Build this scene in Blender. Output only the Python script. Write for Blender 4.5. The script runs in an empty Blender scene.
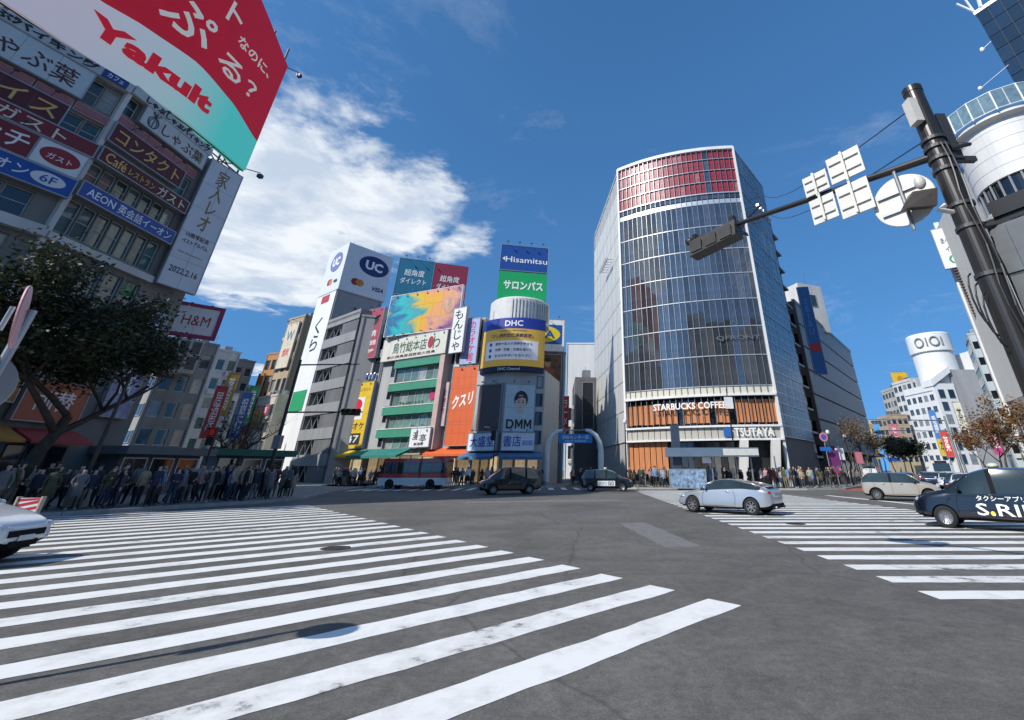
import bpy, bmesh, math, random
from mathutils import Vector, Matrix
random.seed(7)
R = math.radians
SC = bpy.context.scene
COL = SC.collection

# ------------------------------------------------------------------ camera
cam = bpy.data.cameras.new('camera')
camo = bpy.data.objects.new('camera', cam)
COL.objects.link(camo)
camo.location = (0, 0, 1.63)
camo.rotation_euler = (R(90 + 26.05), 0, 0)
cam.sensor_width = 36.0
cam.lens = 15.82
cam.shift_x = -0.0762
cam.shift_y = -0.1074
cam.clip_start = 0.1
cam.clip_end = 6000
SC.camera = camo

# ------------------------------------------------------------------ world and sun
SKY_TINT = (.56, 1.0, 1.24, 1)
SUN_EL, SUN_AZ = 41.0, 40.0          # shadows run towards 40 degrees from +X
w = bpy.data.worlds.new('World')
SC.world = w
w.use_nodes = True


def build_world():
    nt = w.node_tree
    nt.nodes.clear()
    N = nt.nodes.new
    L = nt.links.new
    out = N('ShaderNodeOutputWorld')
    bg = N('ShaderNodeBackground')
    bg.inputs['Strength'].default_value = 0.12
    sky = N('ShaderNodeTexSky')
    sky.sky_type = 'NISHITA'
    sky.sun_disc = False
    sky.sun_elevation = R(SUN_EL)
    sky.sun_rotation = R(230)
    sky.altitude = 20
    sky.air_density = 1.0
    sky.dust_density = 0.35
    sky.ozone_density = 3.2
    tc = N('ShaderNodeTexCoord')
    sep = N('ShaderNodeSeparateXYZ')
    L(tc.outputs['Generated'], sep.inputs[0])
    # a clear dry sky: flatten the whitening towards the horizon
    flat = N('ShaderNodeVectorMath')
    flat.operation = 'MULTIPLY_ADD'
    L(tc.outputs['Generated'], flat.inputs[0])
    flat.inputs[1].default_value = (1, 1, .5)
    flat.inputs[2].default_value = (0, 0, .26)
    L(flat.outputs[0], sky.inputs['Vector'])
    tint = N('ShaderNodeMix')
    tint.data_type = 'RGBA'
    tint.blend_type = 'MULTIPLY'
    tint.inputs['Factor'].default_value = 1
    tint.inputs['B'].default_value = SKY_TINT
    L(sky.outputs[0], tint.inputs['A'])

    def math_(op, a, b=None, c=None, clamp=False):
        n = N('ShaderNodeMath')
        n.operation = op
        n.use_clamp = clamp
        for i, v in enumerate((a, b, c)):
            if v is None:
                continue
            if isinstance(v, (int, float)):
                n.inputs[i].default_value = v
            else:
                L(v, n.inputs[i])
        return n.outputs[0]
    zz = math_('MAXIMUM', sep.outputs[2], 0.04)
    px = math_('DIVIDE', sep.outputs[0], zz)
    py = math_('DIVIDE', sep.outputs[1], zz)
    comb = N('ShaderNodeCombineXYZ')
    L(px, comb.inputs[0])
    L(py, comb.inputs[1])
    # cloud banks on a flat layer: centre x, y, long axis angle, long and short half-size
    total = None
    for cx, cy, ang, a, b, wt in [(-1.5, 1.72, 141, 1.15, 0.55, 1.1), (-1.7, 2.3, 141, 1.2, .5, 1.05), (-.9, 1.72, 122, .55, .34, 1.0), (-0.62, 1.98, 128, 0.42, 0.2, 0.75),
                                  (1.4, -1.9, 30, 1.5, 0.7, 1.0),
                                  (-1.6, -1.4, 70, 1.1, 0.6, .9), (3.6, .4, 80, 1.4, .7, .8),
                                  (-4.2, 1.0, 90, 1.3, .8, .8), (-3.6, 5.2, 100, 1.5, .8, .55)]:
        dx = math_('SUBTRACT', px, cx)
        dy = math_('SUBTRACT', py, cy)
        ca, sa = math.cos(R(ang)), math.sin(R(ang))
        e1 = math_('ADD', math_('MULTIPLY', dx, ca / a), math_('MULTIPLY', dy, sa / a))
        e2 = math_('ADD', math_('MULTIPLY', dx, -sa / b), math_('MULTIPLY', dy, ca / b))
        r2 = math_('ADD', math_('MULTIPLY', e1, e1), math_('MULTIPLY', e2, e2))
        g = math_('MULTIPLY', math_('POWER', 2.718, math_('MULTIPLY', r2, -1.1)), wt)
        total = g if total is None else math_('MAXIMUM', total, g)

    def noise(scale, detail, rough, dist=0.0, off=0.0):
        n = N('ShaderNodeTexNoise')
        n.inputs['Scale'].default_value = scale
        n.inputs['Detail'].default_value = detail
        n.inputs['Roughness'].default_value = rough
        n.inputs['Distortion'].default_value = dist
        mp = N('ShaderNodeMapping')
        mp.inputs['Location'].default_value = (off, off * .7, 0)
        L(comb.outputs[0], mp.inputs[0])
        L(mp.outputs[0], n.inputs['Vector'])
        return n.outputs[0]
    n1 = noise(2.6, 9, .62, .25, 3.1)
    n2 = noise(6.5, 6, .6, .2, 1.7)
    d = math_('ADD', total, math_('MULTIPLY', math_('SUBTRACT', n1, .5), 1.15))
    d = math_('ADD', d, math_('MULTIPLY', math_('SUBTRACT', n2, .5), .6))
    mr = N('ShaderNodeMapRange')
    mr.interpolation_type = 'SMOOTHSTEP'
    mr.inputs['From Min'].default_value = .4
    mr.inputs['From Max'].default_value = .74
    L(d, mr.inputs['Value'])
    # thin streaks
    n3 = noise(1.1, 8, .7, .6, 9.0)
    mr2 = N('ShaderNodeMapRange')
    mr2.inputs['From Min'].default_value = .56
    mr2.inputs['From Max'].default_value = .85
    mr2.inputs['To Max'].default_value = .3
    L(n3, mr2.inputs['Value'])
    fac = math_('MAXIMUM', mr.outputs[0], mr2.outputs[0])
    hz = N('ShaderNodeMapRange')
    hz.inputs['From Min'].default_value = .02
    hz.inputs['From Max'].default_value = .16
    L(sep.outputs[2], hz.inputs['Value'])
    fac = math_('MULTIPLY', fac, hz.outputs[0])
    fac = math_('MULTIPLY', fac, .93)
    # grey undersides
    sh = N('ShaderNodeMapRange')
    sh.inputs['From Min'].default_value = .38
    sh.inputs['From Max'].default_value = .62
    L(noise(3.4, 6, .6, .3, 6.3), sh.inputs['Value'])
    cc = N('ShaderNodeMix')
    cc.data_type = 'RGBA'
    L(sh.outputs[0], cc.inputs['Factor'])
    K = 7.4
    cc.inputs['A'].default_value = (K * .62, K * .72, K * .86, 1)
    cc.inputs['B'].default_value = (K * 1.0, K * 1.04, K * 1.08, 1)
    mx = N('ShaderNodeMix')
    mx.data_type = 'RGBA'
    L(fac, mx.inputs['Factor'])
    L(tint.outputs['Result'], mx.inputs['A'])
    L(cc.outputs['Result'], mx.inputs['B'])
    L(mx.outputs['Result'], bg.inputs['Color'])
    L(bg.outputs[0], out.inputs[0])


build_world()
sl = bpy.data.lights.new('sun', 'SUN')
sl.energy = 4.6
sl.angle = R(0.5)
sl.color = (1.0, 0.955, 0.88)
sun = bpy.data.objects.new('sun', sl)
COL.objects.link(sun)
sun.location = (-40, -30, 80)
ld = Vector((math.cos(R(SUN_AZ)) * math.cos(R(SUN_EL)), math.sin(R(SUN_AZ)) * math.cos(R(SUN_EL)), -math.sin(R(SUN_EL))))
sun.rotation_euler = ld.to_track_quat('-Z', 'Y').to_euler()
vs = SC.view_settings
vs.view_transform = 'Standard'
vs.look = 'None'
vs.gamma = 1.0
vs.exposure = 0.12
vs.use_curve_mapping = False

# ------------------------------------------------------------------ materials


def lin(c):
    return tuple((v / 12.92 if v <= .04045 else ((v + .055) / 1.055) ** 2.4) for v in c)


def hx(s):
    s = s.lstrip('#')
    return lin(tuple(int(s[i:i + 2], 16) / 255 for i in (0, 2, 4)))


MATS = {}


def M(key, col, rough=.6, metal=0., var=.12, scale=1.2, bump=0., emit=0., spec=.5, streak=False, coat=0.):
    if key in MATS:
        return MATS[key]
    if isinstance(col, str):
        col = hx(col)
    m = bpy.data.materials.new(key)
    m.use_nodes = True
    nt = m.node_tree
    b = nt.nodes['Principled BSDF']
    b.inputs['Roughness'].default_value = rough
    b.inputs['Metallic'].default_value = metal
    b.inputs['Specular IOR Level'].default_value = spec
    b.inputs['Coat Weight'].default_value = coat
    tc = nt.nodes.new('ShaderNodeTexCoord')
    if var:
        n = nt.nodes.new('ShaderNodeTexNoise')
        n.inputs['Scale'].default_value = scale
        n.inputs['Detail'].default_value = 5
        n.inputs['Roughness'].default_value = .65
        if streak:
            mp = nt.nodes.new('ShaderNodeMapping')
            mp.inputs['Scale'].default_value = (1, 1, .16)
            nt.links.new(tc.outputs['Object'], mp.inputs[0])
            nt.links.new(mp.outputs[0], n.inputs['Vector'])
        else:
            nt.links.new(tc.outputs['Object'], n.inputs['Vector'])
        cr = nt.nodes.new('ShaderNodeValToRGB')
        cr.color_ramp.elements[0].position = .32
        cr.color_ramp.elements[1].position = .68
        cr.color_ramp.elements[0].color = tuple(max(0, c * (1 - var)) for c in col) + (1,)
        cr.color_ramp.elements[1].color = tuple(min(1, c * (1 + var * .6)) for c in col) + (1,)
        nt.links.new(n.outputs[0], cr.inputs[0])
        nt.links.new(cr.outputs[0], b.inputs['Base Color'])
        if emit:
            nt.links.new(cr.outputs[0], b.inputs['Emission Color'])
    else:
        b.inputs['Base Color'].default_value = tuple(col) + (1,)
        b.inputs['Emission Color'].default_value = tuple(col) + (1,)
    b.inputs['Emission Strength'].default_value = emit
    if bump:
        n2 = nt.nodes.new('ShaderNodeTexNoise')
        n2.inputs['Scale'].default_value = 60
        n2.inputs['Detail'].default_value = 4
        nt.links.new(tc.outputs['Object'], n2.inputs['Vector'])
        bp = nt.nodes.new('ShaderNodeBump')
        bp.inputs['Strength'].default_value = bump
        bp.inputs['Distance'].default_value = .02
        nt.links.new(n2.outputs[0], bp.inputs['Height'])
        nt.links.new(bp.outputs[0], b.inputs['Normal'])
    MATS[key] = m
    return m


def glass(key, col, rough=.04, spread=.6, spec=.9, light=(.35, .36, .34), lightshare=.18):
    """Window glass over a dark room; each pane differs a little (random per object)."""
    if key in MATS:
        return MATS[key]
    m = bpy.data.materials.new(key)
    m.use_nodes = True
    nt = m.node_tree
    b = nt.nodes['Principled BSDF']
    b.inputs['Roughness'].default_value = rough
    b.inputs['IOR'].default_value = 1.52
    b.inputs['Specular IOR Level'].default_value = spec
    oi = nt.nodes.new('ShaderNodeObjectInfo')
    cr = nt.nodes.new('ShaderNodeValToRGB')
    cr.color_ramp.interpolation = 'LINEAR'
    e = cr.color_ramp.elements
    e[0].position = 0
    e[0].color = tuple(c * (1 - spread) for c in col) + (1,)
    e[1].position = 1 - lightshare
    e[1].color = tuple(c * (1 + spread) for c in col) + (1,)
    e2 = e.new(min(.999, 1 - lightshare + .02))
    e2.color = tuple(light) + (1,)
    nt.links.new(oi.outputs['Random'], cr.inputs[0])
    tc = nt.nodes.new('ShaderNodeTexCoord')
    n = nt.nodes.new('ShaderNodeTexNoise')
    n.inputs['Scale'].default_value = 1.7
    n.inputs['Detail'].default_value = 3
    nt.links.new(tc.outputs['Object'], n.inputs['Vector'])
    mx = nt.nodes.new('ShaderNodeMix')
    mx.data_type = 'RGBA'
    mx.blend_type = 'MULTIPLY'
    mx.inputs['Factor'].default_value = .7
    nt.links.new(cr.outputs[0], mx.inputs['A'])
    nt.links.new(n.outputs[0], mx.inputs['B'])
    nt.links.new(mx.outputs['Result'], b.inputs['Base Color'])
    bp = nt.nodes.new('ShaderNodeBump')
    bp.inputs['Strength'].default_value = .05
    bp.inputs['Distance'].default_value = .05
    n2 = nt.nodes.new('ShaderNodeTexNoise')
    n2.inputs['Scale'].default_value = .6
    n2.inputs['Detail'].default_value = 1
    nt.links.new(tc.outputs['Object'], n2.inputs['Vector'])
    nt.links.new(n2.outputs[0], bp.inputs['Height'])
    nt.links.new(bp.outputs[0], b.inputs['Normal'])
    MATS[key] = m
    return m


# ------------------------------------------------------------------ mesh helpers


class MB:
    """Collects faces in local coordinates; build() links them as one mesh object."""

    def __init__(s):
        s.v, s.f, s.m = [], [], []
        s.mi = 0

    def add(s, vs_, fs):
        o = len(s.v)
        s.v += [tuple(p) for p in vs_]
        for f in fs:
            s.f.append(tuple(i + o for i in f))
            s.m.append(s.mi)
        return s

    def box(s, x0, x1, y0, y1, z0, z1):
        x0, x1 = min(x0, x1), max(x0, x1)
        y0, y1 = min(y0, y1), max(y0, y1)
        z0, z1 = min(z0, z1), max(z0, z1)
        return s.add([(x0, y0, z0), (x1, y0, z0), (x1, y1, z0), (x0, y1, z0), (x0, y0, z1), (x1, y0, z1), (x1, y1, z1), (x0, y1, z1)],
                     [(0, 3, 2, 1), (4, 5, 6, 7), (0, 1, 5, 4), (1, 2, 6, 5), (2, 3, 7, 6), (3, 0, 4, 7)])

    def prism(s, poly, z0, z1):
        n = len(poly)
        a = sum(poly[i][0] * poly[(i + 1) % n][1] - poly[(i + 1) % n][0] * poly[i][1] for i in range(n))
        if a < 0:
            poly = poly[::-1]
        return s.add([(p[0], p[1], z0) for p in poly] + [(p[0], p[1], z1) for p in poly],
                     [tuple(range(n))[::-1], tuple(range(n, 2 * n))] + [(i, (i + 1) % n, n + (i + 1) % n, n + i) for i in range(n)])

    def plate(s, poly, y0, y1):
        """poly of (x, z), thickness along y"""
        n = len(poly)
        a = sum(poly[i][0] * poly[(i + 1) % n][1] - poly[(i + 1) % n][0] * poly[i][1] for i in range(n))
        if a < 0:
            poly = poly[::-1]
        return s.add([(p[0], y0, p[1]) for p in poly] + [(p[0], y1, p[1]) for p in poly],
                     [tuple(range(n)), tuple(range(n, 2 * n))[::-1]] + [(i, n + i, n + (i + 1) % n, (i + 1) % n) for i in range(n)])

    def tube(s, pts, r, n=8, cap=True):
        pts = [Vector(p) for p in pts]
        rs = r if isinstance(r, (list, tuple)) else [r] * len(pts)
        o = len(s.v)
        prev = None
        for i, p in enumerate(pts):
            if i == 0:
                t = pts[1] - p
            elif i == len(pts) - 1:
                t = p - pts[i - 1]
            else:
                t = (pts[i + 1] - pts[i - 1])
            t = t.normalized() if t.length > 1e-9 else Vector((0, 0, 1))
            if prev is None:
                a = t.orthogonal().normalized()
            else:
                a = (prev - t * prev.dot(t))
                a = a.normalized() if a.length > 1e-6 else t.orthogonal().normalized()
            prev = a
            b = t.cross(a)
            for k in range(n):
                q = 2 * math.pi * k / n
                s.v.append(tuple(p + (a * math.cos(q) + b * math.sin(q)) * rs[i]))
        for i in range(len(pts) - 1):
            for k in range(n):
                k2 = (k + 1) % n
                s.f.append((o + i * n + k, o + i * n + k2, o + (i + 1) * n + k2, o + (i + 1) * n + k))
                s.m.append(s.mi)
        if cap:
            s.f.append(tuple(o + k for k in range(n))[::-1])
            s.f.append(tuple(o + (len(pts) - 1) * n + k for k in range(n)))
            s.m += [s.mi, s.mi]
        return s

    def bar(s, a, b, r):
        return s.tube([a, b], r, 4)

    def lathe(s, prof, axis='z', n=24, c=(0, 0, 0), arc=(0, 360)):
        o = len(s.v)
        full = abs(arc[1] - arc[0] - 360) < 1e-6
        m = n if full else n + 1
        for (r, h) in prof:
            for k in range(m):
                q = R(arc[0] + (arc[1] - arc[0]) * k / n)
                x, y = r * math.cos(q), r * math.sin(q)
                s.v.append((c[0] + x, c[1] + y, c[2] + h) if axis == 'z' else (c[0] + x, c[1] + h, c[2] + y) if axis == 'y' else (c[0] + h, c[1] + x, c[2] + y))
        for i in range(len(prof) - 1):
            for k in range(n):
                k2 = (k + 1) % m
                f = (o + i * m + k, o + i * m + k2, o + (i + 1) * m + k2, o + (i + 1) * m + k)
                s.f.append(f if axis != 'y' else f[::-1])
                s.m.append(s.mi)
        return s

    def ellipsoid(s, c, r, n=12, m=8):
        prof = []
        o = len(s.v)
        for i in range(m + 1):
            t = math.pi * i / m - math.pi / 2
            for k in range(n):
                q = 2 * math.pi * k / n
                s.v.append((c[0] + r[0] * math.cos(t) * math.cos(q), c[1] + r[1] * math.cos(t) * math.sin(q), c[2] + r[2] * math.sin(t)))
        for i in range(m):
            for k in range(n):
                k2 = (k + 1) % n
                s.f.append((o + i * n + k, o + i * n + k2, o + (i + 1) * n + k2, o + (i + 1) * n + k))
                s.m.append(s.mi)
        return s

    def mesh(s, name, mats, smooth=False):
        me = bpy.data.meshes.new(name)
        me.from_pydata(s.v, [], s.f)
        for m in (mats if isinstance(mats, (list, tuple)) else [mats]):
            me.materials.append(m)
        if len(set(s.m)) > 1 or (s.m and s.m[0]):
            me.polygons.foreach_set('material_index', s.m)
        if smooth:
            me.polygons.foreach_set('use_smooth', [True] * len(me.polygons))
        me.update()
        return me

    def build(s, name, mats, parent=None, F=None, smooth=False, loc=None):
        return put(name, s.mesh(name, mats, smooth), parent, F, loc)


def put(name, me, parent=None, F=None, loc=None, rot=None):
    """Link a mesh as an object; F is the facade frame it is drawn in."""
    o = bpy.data.objects.new(name, me)
    COL.objects.link(o)
    if F is not None:
        base = Vector((F.P[0], F.P[1], F.z0))
        o.rotation_euler = (0, 0, F.a)
        if loc is not None:
            base = F.pt(*loc)
        if parent is not None:
            base = base - root_loc(parent)
        o.location = base
    else:
        if loc is not None:
            o.location = loc
        if rot is not None:
            o.rotation_euler = rot
    o.parent = parent
    return o


def root_loc(o):
    p = Vector((0, 0, 0))
    while o is not None:
        p = p + o.location
        o = o.parent
    return p


class Fr:
    """Upright facade frame: x runs along the wall, -y points out of it, z is up."""

    def __init__(s, P, ang, z0=0.):
        s.P = (P[0], P[1])
        s.a = R(ang)
        s.z0 = z0
        s.d = Vector((math.cos(s.a), math.sin(s.a), 0))
        s.o = Vector((math.sin(s.a), -math.cos(s.a), 0))

    def pt(s, u, out, z):
        return Vector((s.P[0], s.P[1], s.z0)) + s.d * u + s.o * out + Vector((0, 0, z))

    def sub(s, u, out=0, dang=0, z=0):
        p = s.pt(u, out, z)
        return Fr((p.x, p.y), math.degrees(s.a) + dang, s.z0 + z)


def tag(o, label=None, cat=None, group=None, kind=None):
    if label:
        o['label'] = label
    if cat:
        o['category'] = cat
    if group:
        o['group'] = group
    if kind:
        o['kind'] = kind
    return o


def thing(name, label, cat, loc=(0, 0, 0), group=None, rz=0):
    o = bpy.data.objects.new(name, None)
    o.empty_display_size = .3
    COL.objects.link(o)
    o.location = loc
    o.rotation_euler = (0, 0, rz)
    return tag(o, label, cat, group)


def copy_tree(o, parent=None):
    c = o.copy()
    COL.objects.link(c)
    c.parent = parent
    for ch in list(o.children):
        copy_tree(ch, c)
    return c


def evaluated(me, mods):
    """Apply modifiers to a mesh through the depsgraph."""
    o = bpy.data.objects.new('tmp', me)
    COL.objects.link(o)
    for t, kw in mods:
        m = o.modifiers.new('m', t)
        for k, v in kw.items():
            setattr(m, k, v)
    dg = bpy.context.evaluated_depsgraph_get()
    r = bpy.data.meshes.new_from_object(o.evaluated_get(dg))
    bpy.data.objects.remove(o)
    return r


TXT = {}


def text_geo(body, bold=0.0, ls=.95):
    bold = 0.0 if 'M' in body else bold
    k = (body, bold, ls)
    if k in TXT:
        return TXT[k]
    cu = bpy.data.curves.new('t', 'FONT')
    cu.body = body
    cu.resolution_u = 2
    cu.offset = bold
    cu.extrude = .05
    cu.space_line = ls
    cu.align_x = 'CENTER'
    o = bpy.data.objects.new('t', cu)
    COL.objects.link(o)
    dg = bpy.context.evaluated_depsgraph_get()
    me = bpy.data.meshes.new_from_object(o.evaluated_get(dg))
    vs_ = [tuple(v.co) for v in me.vertices]
    fs = [tuple(p.vertices) for p in me.polygons]
    bpy.data.objects.remove(o)
    bpy.data.curves.remove(cu)
    bpy.data.meshes.remove(me)
    TXT[k] = (vs_, fs)
    return TXT[k]


def lettering(parent, F, body, u, z, wd, ht, mat, out=0.0, th=.03, bold=.006, name='lettering', vertical=False, fn=None, shear=0., rot=0.):
    """Raised letters filling the box of width wd and height ht centred on (u, z)."""
    vs_, fs = text_geo('\n'.join(body) if vertical else body, bold, .9 if vertical else .95)
    xs = [v[0] for v in vs_]
    ys = [v[1] for v in vs_]
    x0, x1, y0, y1 = min(xs), max(xs), min(ys), max(ys)
    mb = MB()
    pts = []
    cr, sr = math.cos(R(rot)), math.sin(R(rot))
    for x, y, e in vs_:
        a = ((x - x0) / (x1 - x0) - .5) * wd
        b = ((y - y0) / (y1 - y0) - .5) * ht
        a += b * shear
        a, b = a * cr - b * sr, a * sr + b * cr
        oo = out + (th if e > 0 else 0)
        pts.append(fn(u + a, oo, z + b) if fn else (u + a, -oo, z + b))
    mb.add(pts, fs)
    return mb.build(name, mat, parent, F)


def wall(root, F, u0, u1, z0, z1, holes, mat, depth=.25, name='wall', out=0.):
    """Wall sheet with rectangular openings and their reveals."""
    us = sorted({round(x, 3) for x in [u0, u1] + [h[0] for h in holes] + [h[1] for h in holes] if u0 - 1e-6 <= x <= u1 + 1e-6})
    zs = sorted({round(x, 3) for x in [z0, z1] + [h[2] for h in holes] + [h[3] for h in holes] if z0 - 1e-6 <= x <= z1 + 1e-6})
    mb = MB()
    for i in range(len(us) - 1):
        # merge vertical runs
        run = None
        for j in range(len(zs) - 1):
            cu, cz = (us[i] + us[i + 1]) / 2, (zs[j] + zs[j + 1]) / 2
            hole = any(h[0] < cu < h[1] and h[2] < cz < h[3] for h in holes)
            if not hole:
                run = zs[j] if run is None else run
                end = zs[j + 1]
            if (hole or j == len(zs) - 2) and run is not None:
                mb.add([(us[i], -out, run), (us[i + 1], -out, run), (us[i + 1], -out, end), (us[i], -out, end)], [(0, 1, 2, 3)])
                run = None
    for a, b, c, d in holes:
        y = -out
        y2 = -out + depth
        mb.add([(a, y, c), (b, y, c), (b, y, d), (a, y, d), (a, y2, c), (b, y2, c), (b, y2, d), (a, y2, d)],
               [(0, 4, 5, 1), (1, 5, 6, 2), (2, 6, 7, 3), (3, 7, 4, 0)])
    return mb.build(name, mat, root, F)


WIN = {}


def window(root, F, a, b, c, d, gm, fm, nx=1, nz=1, out=-.18, fw=.06, split=True, name='window'):
    """Pane (the part) with its frame and glazing bars (sub-part); meshes are shared by size."""
    wd, ht = round(b - a, 2), round(d - c, 2)
    k = (wd, ht, nx, nz, fw, gm.name, fm.name, split)
    if k not in WIN:
        g = MB().box(0.01, wd - .01, .0, .03, .01, ht - .01)
        f = g if not split else MB()
        f.mi = 0 if split else 1
        for x0, x1 in ((0, fw), (wd - fw, wd)):
            f.box(x0, x1, -.05, .02 if split else -.002, 0, ht)
        for z0_, z1_ in ((0, fw), (ht - fw, ht)):
            f.box(fw, wd - fw, -.045, .02 if split else -.002, z0_, z1_)
        for i in range(1, nx):
            f.box(wd * i / nx - fw * .4, wd * i / nx + fw * .4, -.04, -.002, fw, ht - fw)
        for i in range(1, nz):
            f.box(fw, wd - fw, -.035, -.002, ht * i / nz - fw * .4, ht * i / nz + fw * .4)
        if split:
            WIN[k] = (g.mesh('window', gm), f.mesh('frame', fm))
        else:
            WIN[k] = (g.mesh('window', [gm, fm]), None)
    g, f = WIN[k]
    o = put(name, g, root, F, (a, out, c))
    if f:
        q = put('frame', f, o)
    return o


def grid(u0, u1, z0, z1, nx, nz, gx=.3, gz=1.0, eu=None, ez=None):
    """Rectangles of a regular window grid with gaps gx between columns and gz between rows."""
    eu = gx / 2 if eu is None else eu
    ez = gz / 2 if ez is None else ez
    wd = (u1 - u0 - 2 * eu - gx * (nx - 1)) / nx
    ht = (z1 - z0 - 2 * ez - gz * (nz - 1)) / nz
    return [(u0 + eu + i * (wd + gx), u0 + eu + i * (wd + gx) + wd, z0 + ez + j * (ht + gz), z0 + ez + j * (ht + gz) + ht)
            for j in range(nz) for i in range(nx)]


def mass(root, F, u0, u1, depth, z0, z1, mat, inset=.3, name='body', skew=0.):
    """The building volume behind a facade, with its parapet roof."""
    mb = MB()
    mb.box(u0 + .02, u1 - .02, inset, depth, z0, z1 - .25)
    return mb.build(name, mat, root, F)


def facade(root, F, u0, u1, z0, z1, rects, wm, gm, fm, nx=1, nz=1, split=True, depth=.22, fw=.06):
    wall(root, F, u0, u1, z0, z1, rects, wm, depth + .05)
    for r in rects:
        window(root, F, *r, gm, fm, nx, nz, -depth, fw, split)


def signboard(name, label, F, u0, u1, z0, z1, face, texts=(), out=.25, th=.2, edge=None, cat='sign', group=None, bolts=True, brackets=True):
    """A board fixed in front of a wall: panel, frame edge, brackets and lettering.
    texts: (body, u, z, width, height, material[, vertical])"""
    t = thing(name, label, cat, F.pt((u0 + u1) / 2, out, z0), group)
    mb = MB()
    mb.box(u0, u1, -out, -out + th, z0, z1)
    mb.build('panel', face, t, F)
    e = min(.07, (u1 - u0) * .04)
    fr = MB()
    for a, b in ((u0 - e, u0), (u1, u1 + e)):
        fr.box(a, b, -out - .03, -out + th, z0 - e, z1 + e)
    for a, b in ((z0 - e, z0), (z1, z1 + e)):
        fr.box(u0, u1, -out - .03, -out + th, a, b)
    fr.build('frame', edge or M('sign_edge', (.35, .36, .38), .4, .3), t, F)
    if u1 - u0 > 2.4 or z1 - z0 > 4:
        sm = MB()
        nu = max(1, round((u1 - u0) / 1.6))
        nz_ = max(1, round((z1 - z0) / 2.2))
        for k in range(1, nu):
            u = u0 + (u1 - u0) * k / nu
            sm.box(u - .008, u + .008, -out - .004, -out, z0, z1)
        for k in range(1, nz_):
            z = z0 + (z1 - z0) * k / nz_
            sm.box(u0, u1, -out - .005, -out, z - .008, z + .008)
        if sm.f:
            sm.build('panel_seam', M('seam_grey', (.12, .12, .12), .7), t, F)['kind'] = 'stuff'
    if u1 - u0 > 3 and z1 - z0 > 1.4 and brackets:
        lp = MB()
        for k in range(max(2, round((u1 - u0) / 1.8))):
            u = u0 + (u1 - u0) * (k + .5) / max(2, round((u1 - u0) / 1.8))
            lp.tube([(u, -out + th, z1 + .1), (u, -out - .35, z1 + .32), (u, -out - .6, z1 + .3)], .02, 4)
            lp.box(u - .12, u + .12, -out - .72, -out - .55, z1 + .22, z1 + .32)
        lp.build('sign_lamp', M('steel_dark', (.08, .08, .085), .5, .6), t, F)['kind'] = 'stuff'
    if brackets and out - th > .06:
        br = MB()
        for q in (.2, .8):
            for zz in (.2, .8):
                u = u0 + (u1 - u0) * q
                z = z0 + (z1 - z0) * zz
                br.box(u - .04, u + .04, -out + th + .002, .1, z - .04, z + .04)
        br.build('bracket', M('steel_dark', (.08, .08, .085), .5, .6), t, F)
    for tx in texts:
        body, u, z, wd, ht, mat = tx[:6]
        v = len(tx) > 6 and tx[6]
        lettering(t, F, body, u, z, wd, ht, mat, out + .002, .02, vertical=v)
    return t


def disc(mb, u, z, ru, rz, out, th=.02, n=28, y0=None):
    pts = [(u + ru * math.cos(2 * math.pi * k / n), z + rz * math.sin(2 * math.pi * k / n)) for k in range(n)]
    mb.plate(pts, -out - th, -out)
    return mb

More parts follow.
